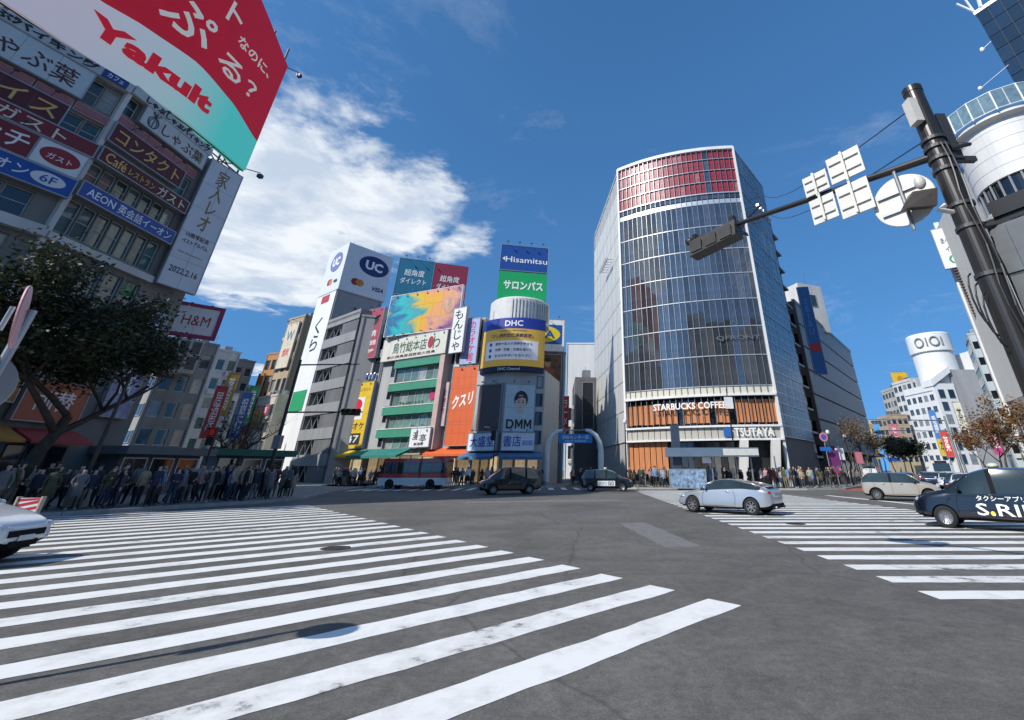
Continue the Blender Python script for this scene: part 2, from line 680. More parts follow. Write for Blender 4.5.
# ================================================================== ground, roads, kerbs, crossings
def asphalt_mat():
    m = bpy.data.materials.new('asphalt')
    m.use_nodes = True
    nt = m.node_tree
    b = nt.nodes['Principled BSDF']
    tc = nt.nodes.new('ShaderNodeTexCoord')

    def nz(scale, det, rough=.6, dist=0):
        n = nt.nodes.new('ShaderNodeTexNoise')
        n.inputs['Scale'].default_value = scale
        n.inputs['Detail'].default_value = det
        n.inputs['Roughness'].default_value = rough
        n.inputs['Distortion'].default_value = dist
        nt.links.new(tc.outputs['Object'], n.inputs['Vector'])
        return n.outputs[0]

    def ramp(src, p0, c0, p1, c1):
        cr = nt.nodes.new('ShaderNodeValToRGB')
        cr.color_ramp.elements[0].position = p0
        cr.color_ramp.elements[1].position = p1
        cr.color_ramp.elements[0].color = (c0, c0, c0, 1)
        cr.color_ramp.elements[1].color = (c1, c1, c1, 1)
        nt.links.new(src, cr.inputs[0])
        return cr.outputs[0]

    def mul(a, c, f=1.):
        mx = nt.nodes.new('ShaderNodeMix')
        mx.data_type = 'RGBA'
        mx.blend_type = 'MULTIPLY'
        mx.inputs['Factor'].default_value = f
        nt.links.new(a, mx.inputs['A'])
        nt.links.new(c, mx.inputs['B'])
        return mx.outputs['Result']
    grain = ramp(nz(45, 6, .8), .28, .42, .74, 1.5)
    mid = ramp(nz(7.5, 10, .85), .33, .6, .68, 1.3)
    patch = ramp(nz(.22, 5, .6, .8), .33, .74, .67, 1.16)
    # dark tyre bands and oil, bright worn areas
    band = ramp(nz(.9, 7, .7, 1.5), .4, .82, .6, 1.05)
    base = nt.nodes.new('ShaderNodeRGB')
    base.outputs[0].default_value = (.148, .139, .127, 1)
    c = mul(mul(mul(mul(base.outputs[0], grain), mid), patch), band)
    # cracks: thin dark seams of a voronoi
    vo = nt.nodes.new('ShaderNodeTexVoronoi')
    vo.feature = 'DISTANCE_TO_EDGE'
    vo.inputs['Scale'].default_value = .23
    wq = nt.nodes.new('ShaderNodeMix')
    wq.data_type = 'RGBA'
    wq.inputs['Factor'].default_value = .22
    nn = nt.nodes.new('ShaderNodeTexNoise')
    nn.inputs['Scale'].default_value = 1.2
    nn.inputs['Detail'].default_value = 6
    nt.links.new(tc.outputs['Object'], nn.inputs['Vector'])
    nt.links.new(tc.outputs['Object'], wq.inputs['A'])
    nt.links.new(nn.outputs['Color'], wq.inputs['B'])
    nt.links.new(wq.outputs['Result'], vo.inputs['Vector'])
    c = mul(c, ramp(vo.outputs['Distance'], .0, .55, .006, 1.0), .8)
    nt.links.new(c, b.inputs['Base Color'])
    b.inputs['Roughness'].default_value = .82
    b.inputs['Specular IOR Level'].default_value = .35
    bp = nt.nodes.new('ShaderNodeBump')
    bp.inputs['Strength'].default_value = .35
    bp.inputs['Distance'].default_value = .012
    nt.links.new(nz(70, 4, .7), bp.inputs['Height'])
    nt.links.new(bp.outputs[0], b.inputs['Normal'])
    return m


def paint_mat(key, col):
    m = bpy.data.materials.new(key)
    m.use_nodes = True
    nt = m.node_tree
    b = nt.nodes['Principled BSDF']
    tc = nt.nodes.new('ShaderNodeTexCoord')
    geo = nt.nodes.new('ShaderNodeNewGeometry')
    n = nt.nodes.new('ShaderNodeTexNoise')
    n.inputs['Scale'].default_value = 2.2
    n.inputs['Detail'].default_value = 9
    n.inputs['Roughness'].default_value = .72
    nt.links.new(geo.outputs['Position'], n.inputs['Vector'])
    n2 = nt.nodes.new('ShaderNodeTexNoise')
    n2.inputs['Scale'].default_value = .35
    n2.inputs['Detail'].default_value = 3
    nt.links.new(geo.outputs['Position'], n2.inputs['Vector'])
    ad = nt.nodes.new('ShaderNodeMath')
    ad.operation = 'MULTIPLY_ADD'
    nt.links.new(n2.outputs[0], ad.inputs[0])
    ad.inputs[1].default_value = .55
    oi = nt.nodes.new('ShaderNodeObjectInfo')
    rr = nt.nodes.new('ShaderNodeMath')
    rr.operation = 'MULTIPLY_ADD'
    nt.links.new(oi.outputs['Random'], rr.inputs[0])
    rr.inputs[1].default_value = .1
    nt.links.new(n.outputs[0], rr.inputs[2])
    nt.links.new(rr.outputs[0], ad.inputs[2])
    cr = nt.nodes.new('ShaderNodeValToRGB')
    e = cr.color_ramp.elements
    e[0].position = .60
    e[0].color = (.11, .11, .11, 1)
    e[1].position = .70
    e[1].color = tuple(c * .82 for c in col) + (1,)
    q = e.new(.86)
    q.color = tuple(col) + (1,)
    nt.links.new(ad.outputs[0], cr.inputs[0])
    nt.links.new(cr.outputs[0], b.inputs['Base Color'])
    b.inputs['Roughness'].default_value = .6
    return m


ASPH = asphalt_mat()
PAINT = paint_mat('road_paint', (.74, .735, .71))
mb = MB()
mb.add([(-900, -500, 0), (900, -500, 0), (900, 1800, 0), (-900, 1800, 0)], [(0, 1, 2, 3)])
road = mb.build('road', ASPH)
tag(road, kind='structure')


def paving_mat(key, c1, c2, sc=3.3):
    m = bpy.data.materials.new(key)
    m.use_nodes = True
    nt = m.node_tree
    b = nt.nodes['Principled BSDF']
    geo = nt.nodes.new('ShaderNodeNewGeometry')
    br = nt.nodes.new('ShaderNodeTexBrick')
    br.inputs['Scale'].default_value = sc
    br.inputs['Color1'].default_value = tuple(c1) + (1,)
    br.inputs['Color2'].default_value = tuple(c2) + (1,)
    br.inputs['Mortar'].default_value = tuple(c * .5 for c in c1) + (1,)
    br.inputs['Mortar Size'].default_value = .02
    br.inputs['Brick Width'].default_value = 1
    br.inputs['Row Height'].default_value = 1
    nt.links.new(geo.outputs['Position'], br.inputs['Vector'])
    n = nt.nodes.new('ShaderNodeTexNoise')
    n.inputs['Scale'].default_value = .8
    n.inputs['Detail'].default_value = 6
    nt.links.new(geo.outputs['Position'], n.inputs['Vector'])
    mx = nt.nodes.new('ShaderNodeMix')
    mx.data_type = 'RGBA'
    mx.blend_type = 'MULTIPLY'
    mx.inputs['Factor'].default_value = .5
    nt.links.new(br.outputs[0], mx.inputs['A'])
    nt.links.new(n.outputs[0], mx.inputs['B'])
    nt.links.new(mx.outputs['Result'], b.inputs['Base Color'])
    b.inputs['Roughness'].default_value = .8
    return m


PAVE = paving_mat('paving', (.3, .285, .26), (.25, .24, .225))
KERB = M('kerb_stone', (.36, .355, .34), .8, var=.25, scale=2)
TACT = M('tactile_yellow', (.6, .42, .06), .7, var=.2)


def sidewalk(name, poly, kerb_edges):
    t = MB().prism(poly, -.02, .13).build(name, PAVE)
    tag(t, kind='structure')
    k = MB()
    for i, j in kerb_edges:
        a, b = Vector(poly[i] + (0,)), Vector(poly[j] + (0,))
        d = (b - a).normalized()
        nrm = Vector((d.y, -d.x, 0))
        L = (b - a).length
        n = max(1, int(L / 1.0))
        for q in range(n):
            p = a + d * (L * q / n + .006)
            e = a + d * (L * (q + 1) / n - .006)
            o1, o2 = nrm * .16, nrm * -.003
            k.add([p + o2, e + o2, e + o1, p + o1] + [Vector((v.x, v.y, .14)) for v in (p + o2, e + o2, e + o1, p + o1)],
                  [(3, 2, 1, 0), (4, 5, 6, 7), (0, 1, 5, 4), (1, 2, 6, 5), (2, 3, 7, 6), (3, 0, 4, 7)])
    kk = k.build('kerb', KERB, t)
    kk['kind'] = 'stuff'
    return t


# the block below the left building; kerb faces the crossing
sidewalk('sidewalk_by_station_block', [(-45, -20), (-30.5, -20), (-28.2, 6), (-23.9, 15.4), (-21.0, 20.6), (-17.9, 28.2), (-17.7, 31.5), (-20.6, 40), (-25, 62), (-34, 120), (-60, 120), (-60, -20)],
         [(1, 2), (2, 3), (3, 4), (4, 5), (5, 6), (6, 7), (7, 8), (8, 9)])
sidewalk('sidewalk_in_front_of_shops', [(-40, 112), (-33, 74), (-29.5, 55.5), (-26.5, 52), (-12, 50.2), (-4.5, 50.8), (-3.2, 53), (-1.4, 75), (-2, 120)],
         [(0, 1), (1, 2), (2, 3), (3, 4), (4, 5), (5, 6), (6, 7)])
sidewalk('sidewalk_around_glass_tower', [(.6, 80), (1.6, 54), (2.8, 49.8), (4.6, 48.4), (14, 46.4), (19.5, 45.8), (23.5, 47.2), (60, 93.5), (140, 195), (140, 300), (0.6, 300)],
         [(0, 1), (1, 2), (2, 3), (3, 4), (4, 5), (5, 6), (6, 7), (7, 8)])
sidewalk('sidewalk_by_white_store', [(33.2, 33), (34.5, 30.8), (38, 29), (90, 24), (190, 24), (190, 200), (168, 200)],
         [(6, 0), (0, 1), (1, 2), (2, 3)])
sidewalk('sidewalk_corner_by_signal_pole', [(4.75, -10), (4.75, 5.4), (5.2, 6.1), (6.0, 6.5), (30, 6.5), (30, -10)],
         [])

# red surfaced strip at the kerb beyond the right-hand crossing
mb = MB()
mb.add([(21.6, 44.3, .006), (24.5, 43.9, .006), (36.5, 58.8, .006), (34.2, 60.6, .006)], [(0, 1, 2, 3)])
rs = mb.build('red_road_surface', M('red_asphalt', (.3, .09, .06), .8, var=.3, scale=1))
tag(rs, kind='structure')


def stripe_mesh(L, wd, jag=.017):
    mb = MB()
    n = 34
    top, bot = [], []
    for i in range(n + 1):
        x = L * i / n
        top.append((x, wd / 2 + random.uniform(-jag, jag), 0))
        bot.append((x, -wd / 2 + random.uniform(-jag, jag), 0))
    mb.add(bot + top, [(i, i + 1, n + 1 + i + 1, n + 1 + i) for i in range(n)])
    return mb.mesh('crosswalk_stripe', PAINT)


def crosswalk(name, o, step_ang, step, n, stripe_ang, L, wd, skip=()):
    t = bpy.data.objects.new(name, None)
    COL.objects.link(t)
    t.location = (o[0], o[1], .004)
    tag(t, kind='structure')
    ms = [stripe_mesh(L, wd) for _ in range(4)]
    for i in range(n):
        if i in skip:
            continue
        s = put('crosswalk_stripe', ms[i % 4], t)
        s.location = (math.cos(R(step_ang)) * step * i, math.sin(R(step_ang)) * step * i, 0)
        s.rotation_euler = (0, 0, R(stripe_ang))
    return t


crosswalk('crosswalk_to_station_block', (1.85, 7.66), 130.9, 1.122, 23, 225, 10.2, .5)
crosswalk('crosswalk_to_glass_tower', (4.9, 8.05), 91.6, 1.045, 36, 0.4, 10.2, .49)
crosswalk('crosswalk_to_side_street', (-24.5, 43.2), 9, 1.25, 21, 96, 5.2, .5)
# stop lines and lane dashes of the street to the right
mk = bpy.data.objects.new('lane_markings', None)
COL.objects.link(mk)
mk.location = (0, 0, .004)
tag(mk, kind='structure')
for (x, y, a, L, wd) in [(17.2, 27.0, 92, 9.5, .4), (21.5, 33.5, 52, 4, .15), (27, 40.5, 52, 5, .15), (34, 49.4, 52, 5, .15), (41, 58.4, 52, 5, .15),
                         (24.0, 29.0, 52, 4, .15), (30, 36.5, 52, 5, .15), (37, 45.5, 52, 5, .15)]:
    s = put('painted_line', stripe_mesh(L, wd, .006), mk)
    s.location = (x, y, 0)
    s.rotation_euler = (0, 0, R(a))
# mended patches and trench seams in the asphalt
PATCH = [M('asphalt_patch_dark', (.112, .11, .108), .85, var=.3, scale=3, bump=.3), M('asphalt_patch_pale', (.165, .16, .152), .85, var=.25, scale=3, bump=.3)]
for k, (x, y, a, L, wd, mi) in enumerate(((-1.5, 20.5, 40, 7, 1.3, 0), (2.2, 12.6, 98, 5.5, .9, 1), (-7, 29, 12, 9, 1.6, 1), (-12, 36, 20, 12, 1.0, 0), (7.5, 34, 88, 7, 2.2, 1))):
    mb = MB()
    n_ = 12
    mb.add([(L * i / n_, -wd / 2 + random.uniform(-.05, .05), 0) for i in range(n_ + 1)] + [(L * i / n_, wd / 2 + random.uniform(-.05, .05), 0) for i in range(n_ + 1)],
           [(i, i + 1, n_ + 2 + i, n_ + 1 + i) for i in range(n_)])
    o = mb.build('asphalt_patch', PATCH[mi], loc=(x, y, .002))
    o.rotation_euler = (0, 0, R(a))
    tag(o, kind='structure')
# manhole covers
for i, (x, y, lb) in enumerate([(-5.9, 12.4, 'round iron manhole cover in the crosswalk nearest the white car'), (6.9, 17.6, 'round iron manhole cover on the crosswalk just behind the silver coupe')]):
    mb = MB()
    mb.lathe([(0.0, .011), (.3, .011), (.325, .006)], n=28)
    for k in range(-3, 4):
        mb.box(-.24, .24, k * .07 - .012, k * .07 + .012, .011, .016)
    o = mb.build('manhole_cover', M('cast_iron', (.07, .065, .06), .55, .5, .3, 8), loc=(x, y, .002))
    tag(o, lb, 'manhole')
    o.data.name = 'manhole_cover'

# ================================================================== shared building materials
WHITE = M('white_panel', (.74, .74, .73), .5, var=.1, scale=.5, streak=True)
OFFW = M('off_white_wall', (.6, .585, .55), .75, var=.18, scale=.5, streak=True, bump=.1)
GREY = M('grey_wall', (.36, .36, .36), .75, var=.2, scale=.4, streak=True, bump=.1)
DGREY = M('dark_grey_wall', (.13, .13, .135), .6, var=.25, scale=.5, streak=True)
BEIGE = M('beige_wall', (.47, .42, .34), .78, var=.2, scale=.4, streak=True, bump=.1)
TAN = M('tan_wall', (.4, .31, .2), .78, var=.2, scale=.4, streak=True, bump=.1)
BROWN = M('brown_wall', (.2, .14, .1), .7, var=.25, scale=.4, streak=True)
DARK = M('dark_interior', (.015, .016, .018), .6, var=.2)
ALU = M('aluminium', (.62, .63, .64), .35, .6, var=.08)
STEEL = M('steel_grey', (.3, .31, .32), .45, .7, var=.15)
STEELD = M('steel_dark', (.08, .08, .085), .5, .6)
BLK = M('black_paint', (.012, .012, .013), .4, var=.2)
WTXT = M('white_letters', (.85, .85, .83), .5, var=.03)
KTXT = M('black_letters', (.02, .02, .022), .5, var=.05)
RTXT = M('red_letters', (.68, .02, .03), .45, var=.04)
GTXT = M('gold_letters', (.7, .45, .13), .4, .1, var=.08)
GLB = glass('window_glass', (.035, .05, .062))
GLD = glass('window_glass_dark', (.014, .018, .022), lightshare=.08)
GLG = glass('window_glass_green', (.07, .13, .12), light=(.4, .45, .4), lightshare=.2)

# ================================================================== the glass tower with the red screen
def bez(a, c, b, t):
    return ((1 - t) ** 2 * a[0] + 2 * t * (1 - t) * c[0] + t * t * b[0], (1 - t) ** 2 * a[1] + 2 * t * (1 - t) * c[1] + t * t * b[1])


def glass_tower():
    A, B = (4.35, 57.6), (20.6, 52.0)
    C = (11.4, 52.4)
    NB = 24
    arc = [bez(A, C, B, i / NB) for i in range(NB + 1)]
    BL = (.9, 79.5)
    BR = (28.4, 62.0)
    back = (24, 84)
    t = thing('glass_tower', 'tall curved glass tower with red lattice band on top', 'building', (12, 58, 0))
    O = Vector((12, 58, 0))
    gl = glass('tower_glass', (.2, .225, .26), .03, .35, 1.0, (.3, .3, .3), .06)
    gl.node_tree.nodes['Principled BSDF'].inputs['Metallic'].default_value = .65
    red = M('red_screen_panel', (.3, .022, .04), .4, var=.55, scale=1.6)
    red2 = M('red_screen_panel_pale', (.4, .12, .13), .4, var=.5, scale=2.4)
    frost = M('frosted_panel', (.55, .55, .52), .35, var=.16, scale=.6, streak=True)
    blue = glass('flank_glass', (.12, .18, .24), .18, .25, .8, (.3, .36, .42), .1)
    org = M('orange_blind', (.52, .2, .075), .7, var=.2, scale=2.5, streak=True)
    dk = DARK
    # core set back behind the skin
    core = [(p[0] + .25, p[1] + 1.0) for p in arc] + [(BR[0] - 1.0, BR[1] + .6), (back[0], back[1] - .5), (BL[0] + 1, BL[1] - .5)]
    mb = MB().prism([(x - O.x, y - O.y) for x, y in core], 0, 43.2)
    mb.build('core', dk, t)
    mb = MB().prism([(x - O.x, y - O.y) for x, y in [(p[0], p[1]) for p in arc] + [BR, back, BL]], 43.5, 43.9)
    mb.build('roof_slab', ALU, t)

    def bay(i):
        p, q = arc[i], arc[i + 1]
        ang = math.degrees(math.atan2(q[1] - p[1], q[0] - p[0]))
        return Fr(p, ang), math.dist(p, q)
    zs = [10.2 + 3.44 * k for k in range(8)]        # 10.2 .. 34.3
    cache = {}

    def panel(nm, wd, ht, mat, th=.05):
        k = (nm, round(wd, 2), round(ht, 2), mat.name)
        if k not in cache:
            cache[k] = MB().box(.035, wd - .035, 0, th, .03, ht - .03).mesh(nm, mat)
        return cache[k]
    for i in range(NB):
        F, L = bay(i)
        for k in range(7):
            o = put('pane', panel('pane', L, zs[k + 1] - zs[k], gl), t, F, (0, 0, zs[k]))
            o.rotation_euler = (R(random.uniform(-.35, .35)), 0, F.a + R(random.uniform(-.4, .4)))
        # red lattice: four rows of printed panels behind the glass
        for k in range(4):
            z = 35.9 + 1.93 * k
            m = gl if i == 18 else (red2 if (i in (8, 9) and k in (0, 1)) or (i == 5 and k == 1) or random.random() < .06 else red)
            put('screen_panel', panel('screen_panel', L, 1.9, m), t, F, (0, -.1, z))
        put('band_panel', panel('band_panel', L, .62, ALU), t, F, (0, .03, 34.35))
        put('band_panel', panel('band_panel', L, .75, gl), t, F, (0, 0, 35.08))
        # slab edge above the coffee shop, blinds and spandrels
        put('spandrel', panel('spandrel', L, .85, M('spandrel_cream', (.6, .57, .47), .6, var=.15)), t, F, (0, .0, 9.3))
        if i not in (9, 14, 17):
            put('blind', panel('blind', L * .93, 2.3 if i < 15 else 2.45, org), t, F, (.02, -.3 + random.uniform(-.03, .03), 6.3 + random.choice((0, 0, .05))))
        put('pane', panel('pane', L, 2.9, glass('shop_glass', (.03, .03, .028), .04, .5, .5, (.09, .07, .05), .3)), t, F, (0, -.62, 6.0))
        put('spandrel', panel('spandrel', L, 1.25, M('spandrel_grey', (.43, .41, .36), .6, var=.15)), t, F, (0, .0, 4.65))
        if i < 7:
            put('blind', panel('blind', L * .96, 3.3, org), t, F, (.01, -.2 + random.uniform(-.03, .03), 1.2))
        elif i < 19:
            put('pane', panel('pane', L, 3.9, glass('shop_glass_low', (.05, .05, .05), .04, .6, .6, (.2, .2, .2), .25)), t, F, (0, -.45, .5))
    # mullions and transoms
    mm = {}
    for i in range(NB + 1):
        F, L = bay(min(i, NB - 1))
        u = 0 if i < NB else L
        big = i in (0, NB)
        if big:
            me = MB().box(-.13, .13, -.22, .3, 0, 43.5).mesh('corner_column', WHITE)
            put('corner_column', me, t, F, (u, 0, 0.13))
        else:
            if 'm' not in mm:
                mm['m'] = MB().box(-.028, .028, -.09, .02, 5.95, 43.5).mesh('mullion', M('mullion_alu', (.3, .32, .34), .4, .6, .08))
                mm['l'] = MB().box(-.04, .04, -.1, .02, 5.95, 9.3).mesh('mullion', ALU)
            put('mullion', mm['m'], t, F, (u, 0.02, 0))
    for z, h, o_, mt in [(zz - .05, .1, .08, ALU) for zz in zs] + [(35.83, .16, .16, ALU), (37.83, .08, .06, ALU), (39.76, .08, .06, ALU), (41.69, .08, .06, ALU), (43.3, .5, .2, WHITE), (9.1, .25, .35, WHITE), (5.85, .2, .3, WHITE), (4.5, .18, .4, WHITE)]:
        mb = MB()
        for i in range(NB):
            F, L = bay(i)
            p0, p1 = F.pt(0, o_, z) - O, F.pt(L, o_, z) - O
            q0, q1 = F.pt(0, -.1, z) - O, F.pt(L, -.1, z) - O
            up = Vector((0, 0, h))
            mb.add([p0, p1, q1, q0, p0 + up, p1 + up, q1 + up, q0 + up], [(3, 2, 1, 0), (4, 5, 6, 7), (0, 1, 5, 4), (2, 3, 7, 6)])
        mb.build('transom', mt, t)
    # left flank of frosted panels
    angL = math.degrees(math.atan2(A[1] - BL[1], A[0] - BL[0]))
    FL = Fr(BL, angL)
    LL = math.dist(A, BL)
    nc = 7
    for k in range(11):
        z0 = 4.6 + 3.55 * k
        for i in range(nc):
            wd = (LL - .5) / nc
            me = panel('flank_panel', wd, 3.5, frost)
            if 43.5 - (z0 + 3.5) < -.1:
                continue
            put('flank_panel', me, t, FL, (i * wd, .02, z0))
    mb = MB().box(0, LL - .4, .12, .5, 0.1, 43.4)
    mb.build('flank_wall', M('flank_backing', (.4, .4, .39), .6, var=.1), t, FL)
    me = MB()
    for i in range(nc + 1):
        me.box(i * (LL - .5) / nc - .03, i * (LL - .5) / nc + .03, -.1, 0, 4.6, 43.5)
    me.build('flank_mullion', ALU, t, FL)
    # right flank of blue glass
    angR = math.degrees(math.atan2(BR[1] - B[1], BR[0] - B[0]))
    FR = Fr(B, angR)
    LR = math.dist(B, BR)
    for k in range(11):
        z0 = 4.9 + 3.5 * k
        for i in range(8):
            wd = (LR - .4) / 8
            o = put('flank_pane', panel('flank_pane', wd, 3.46, blue), t, FR, (.35 + i * wd, .02, z0))
            o.rotation_euler = (R(random.uniform(-.2, .2)), 0, FR.a + R(random.uniform(-.3, .3)))
    mb = MB().box(.3, LR, .15, .5, 0.1, 43.4)
    mb.build('flank_wall', M('flank_backing_dark', (.1, .11, .12), .6, var=.1), t, FR)
    me = MB()
    for k in range(12):
        for j in range(3 if k < 11 else 1):
            z = 4.9 + 3.5 * k + j * 1.16
            me.box(.3, LR, -.09 if j == 0 else -.05, .0, z - .04, z + .04)
    me.build('flank_rail', ALU, t, FR)
    # ragged service strip beyond the flank
    FS = FR.sub(LR, 0, 0)
    mb = MB().box(0, 3.2, .6, 9, 0.1, 38.5)
    mb.build('service_shaft', M('service_brown', (.12, .09, .08), .6, var=.4, scale=1), t, FS)
    mb = MB()
    for k in range(12):
        mb.box(.1, 3.1, -.05, .6, 3 + 2.9 * k, 3.25 + 2.9 * k)
        mb.box(.3, 1.6, .2, .58, 3.6 + 2.9 * k, 4.6 + 2.9 * k)
    mb.build('service_balcony', STEEL, t, FS)
    # floodlight racks on the flanks
    for F, u0, z in ((FL, LL * .55, 30.5), (FR, 3.0, 34.8)):
        rk = MB()
        rk.box(u0, u0 + 5.2, -1.0, -.9, z, z + .1)
        for i in range(6):
            rk.box(u0 + i, u0 + i + .06, -1.0, 0, z, z + .06)
        r_ = rk.build('floodlight_rack', STEEL, t, F)
        lm = MB().box(-.17, .17, -.35, 0, -.15, .2)
        lm.tube([(0, 0, 0), (0, .25, -.1)], .03)
        me = lm.mesh('floodlight', ALU)
        for i in range(6):
            put('floodlight', me, t, F, (u0 + i + .05, 1.0, z))
    # street level: entrance canopy, legs
    F2 = bay(16)[0]
    mb = MB()
    for u in (1.2, 4.4):
        mb.add([(u - .45, -.5, 0.1), (u + .45, -.5, .1), (u + 1.1, -.5, 4.5), (u + .2, -.5, 4.5), (u - .45, .4, .1), (u + .45, .4, .1), (u + 1.1, .4, 4.5), (u + .2, .4, 4.5)],
               [(0, 1, 2, 3), (7, 6, 5, 4), (0, 4, 5, 1), (1, 5, 6, 2), (2, 6, 7, 3), (3, 7, 4, 0)])
    mb.build('slanted_leg', OFFW, t, F2)
    # lettering of the shops on the tower
    Fc = bay(7)[0]

    def on_arc(u, o_, z):
        # u measured along the curved front
        acc = 0
        for i in range(NB):
            F, L = bay(i)
            if u <= acc + L or i == NB - 1:
                return F.pt(u - acc, o_, z) - O
            acc += L
    lettering(t, None, 'STARBUCKS COFFEE', 7.9, 8.15, 8.2, .72, WTXT, .32, .06, .02, fn=on_arc)
    lettering(t, None, 'TSUTAYA', 14.5, 5.3, 4.1, .85, WTXT, .34, .08, .02, fn=on_arc)
    mb = MB()
    pts = [on_arc(u, o_, z) for o_ in (.3, .42) for u, z in ((11.35, 4.85), (12.1, 4.85), (12.1, 5.75), (11.35, 5.75))]
    mb.add(pts, [(0, 1, 2, 3), (7, 6, 5, 4), (0, 4, 5, 1), (1, 5, 6, 2), (2, 6, 7, 3), (3, 7, 4, 0)])
    mb.build('logo_plate', M('sign_blue', (.03, .13, .42), .4), t)
    lettering(t, None, 'QFRONT', 14.3, 15.6, 5.0, .6, M('dim_letters', (.12, .14, .16), .4), .2, .03, .01, fn=on_arc)


glass_tower()

# ================================================================== the sign-covered block on the left
FR_ = Fr((-34, 24.7), 90)          # face along the street
FL_ = Fr((-34, 24.7), 69)          # face turned to the crossing, u < 0
FP_ = Fr((-33.75, 32.3), 76)       # white banner facet


LWALL = M('left_block_wall', (.2, .19, .17), .75, var=.25, scale=.4, streak=True, bump=.1)  # block's deep shade is partly put into this dark colour, signs likewise


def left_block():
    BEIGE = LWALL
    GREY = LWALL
    t = thing('corner_block', 'sign covered corner block in shade under the huge red billboard', 'building', (-36, 24.7, 0))
    LN = 21.5
    a69 = R(69)
    C0 = (-34 - LN * math.cos(a69), 24.7 - LN * math.sin(a69))
    O = t.location
    poly = [(-34.32, 24.7), (-34.32, 35.6), (-52, 35.6), (-56, C0[1] + 1), (C0[0] - .3, C0[1])]
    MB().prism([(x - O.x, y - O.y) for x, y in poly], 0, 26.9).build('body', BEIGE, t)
    rectR = [(0.25 + i * 1.0, 1.18 + i * 1.0, 15.35, 17.65) for i in range(7)] + [(0.25 + i * 1.0, 1.18 + i * 1.0, 18.95, 20.55) for i in range(7)] \
        + [(6.25, 7.2, 21.9, 23.7), (.2, 1.1, 25.0, 26.5)] + [(0.3 + i * 1.4, 1.5 + i * 1.4, 11.4, 14.2) for i in range(5)] + [(0.3 + i * 1.4, 1.5 + i * 1.4, 7.6, 10.3) for i in range(5)]
    rectL = [(-LN + .6 + i * 1.32, -LN + 1.82 + i * 1.32, 15.4, 17.1) for i in range(15)] + [(-LN + .6 + i * 1.32, -LN + 1.82 + i * 1.32, 11.2, 14.2) for i in range(15)] \
        + [(-2.0, -1.15, 21.6, 23.1), (-1.05, -.2, 21.6, 23.1), (-1.85, -1.1, 24.2, 26.2), (-1.0, -.2, 24.2, 26.2)] + [(-LN + .6 + i * 1.32, -LN + 1.82 + i * 1.32, 7.2, 10.3) for i in range(15)]
    grn = M('frame_light', (.55, .55, .53), .5, var=.1)
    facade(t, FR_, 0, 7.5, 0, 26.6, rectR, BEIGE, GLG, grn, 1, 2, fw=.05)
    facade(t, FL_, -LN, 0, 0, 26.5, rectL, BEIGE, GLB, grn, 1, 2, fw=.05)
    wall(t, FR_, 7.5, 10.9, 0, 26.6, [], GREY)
    # ledge above the lower storeys and corner post
    mb = MB().box(-LN, 0, -.5, .1, 14.55, 15.2)
    mb.build('ledge', OFFW, t, FL_)
    MB().box(0, 7.5, -.35, .1, 14.55, 15.05).build('ledge', OFFW, t, FR_)
    MB().box(-.16, .16, -.2, .1, 0, 26.5).build('corner_post', OFFW, t, FR_)
    # pink louvre strips between storeys
    pk = M('pink_louvre', (.34, .13, .14), .6, var=.2)
    pk2 = M('pink_louvre_edge', (.42, .24, .24), .6, var=.1)
    for F, us, z0, z1 in ((FR_, [.2 + 1.18 * i for i in range(6)], 23.95, 24.75), (FL_, [-1.95 - 1.9 * i for i in range(11)], 23.3, 24.0)):
        for u in us:
            wd = 1.1 if F is FR_ else 1.82
            mb = MB().box(u, u + wd, -.12, .02, z0, z1)
            p = mb.build('louvre_panel', pk2, t, F)
            q = MB()
            q.box(u + .09, u + wd - .09, -.16, -.121, z0 + .12, z1 - .12)
            q.build('louvre_field', pk, p)
    # rooftop parapet strip carrying the buffet lettering
    for F, u0, u1, z0, lt in ((FR_, -.05, 7.4, 26.55, True), (FL_, -LN, 0.0, 26.4, True)):
        mb = MB().box(u0, u1, -.45, .2, z0, z0 + .72)
        mb.build('parapet', M('parapet_grey', (.5, .53, .53), .6, var=.15), t, F)
    lettering(t, FR_, 'しゃぶしゃぶバイキング', 4.0, 26.9, 6.2, .55, KTXT, .46, .03, .03)
    lettering(t, FL_, 'しゃぶしゃぶバイキング', -6.5, 26.76, 9.0, .58, KTXT, .46, .03, .03)
    mb = MB().box(-1.75, -.35, -.52, -.451, 26.42, 27.08)
    mb.build('blue_plate', M('sign_navy', (.02, .06, .24), .45), t, FL_)
    lettering(t, FL_, 'カフェ', -1.05, 26.76, .9, .36, WTXT, .522, .02)
    # roof clutter
    MB().box(-18, -15.5, 3, 5, 26.9, 28.6).build('roof_unit', STEEL, t, FL_)
    # shopfronts at street level
    aw = M('awning_orange', (.55, .24, .04), .7, var=.2)
    for F, u0, u1, m in ((FR_, .2, 3.4, aw), (FR_, 3.7, 7.3, M('awning_red', (.42, .06, .05), .7)), (FL_, -7, -.4, M('shop_grey', (.3, .31, .34), .6)), (FL_, -14, -7.4, aw)):
        mb = MB()
        mb.add([(u0, -.05, 3.9), (u1, -.05, 3.9), (u1, -1.5, 3.2), (u0, -1.5, 3.2), (u0, -.05, 3.75), (u1, -.05, 3.75), (u1, -1.5, 3.05), (u0, -1.5, 3.05)],
               [(3, 2, 1, 0), (4, 5, 6, 7), (0, 4, 7, 3), (1, 2, 6, 5), (2, 3, 7, 6), (0, 1, 5, 4)])
        mb.build('awning', m, t, F)
        window(t, F, u0 + .1, u1 - .1, .3, 3.0, GLD, STEELD, 3, 1, .03)


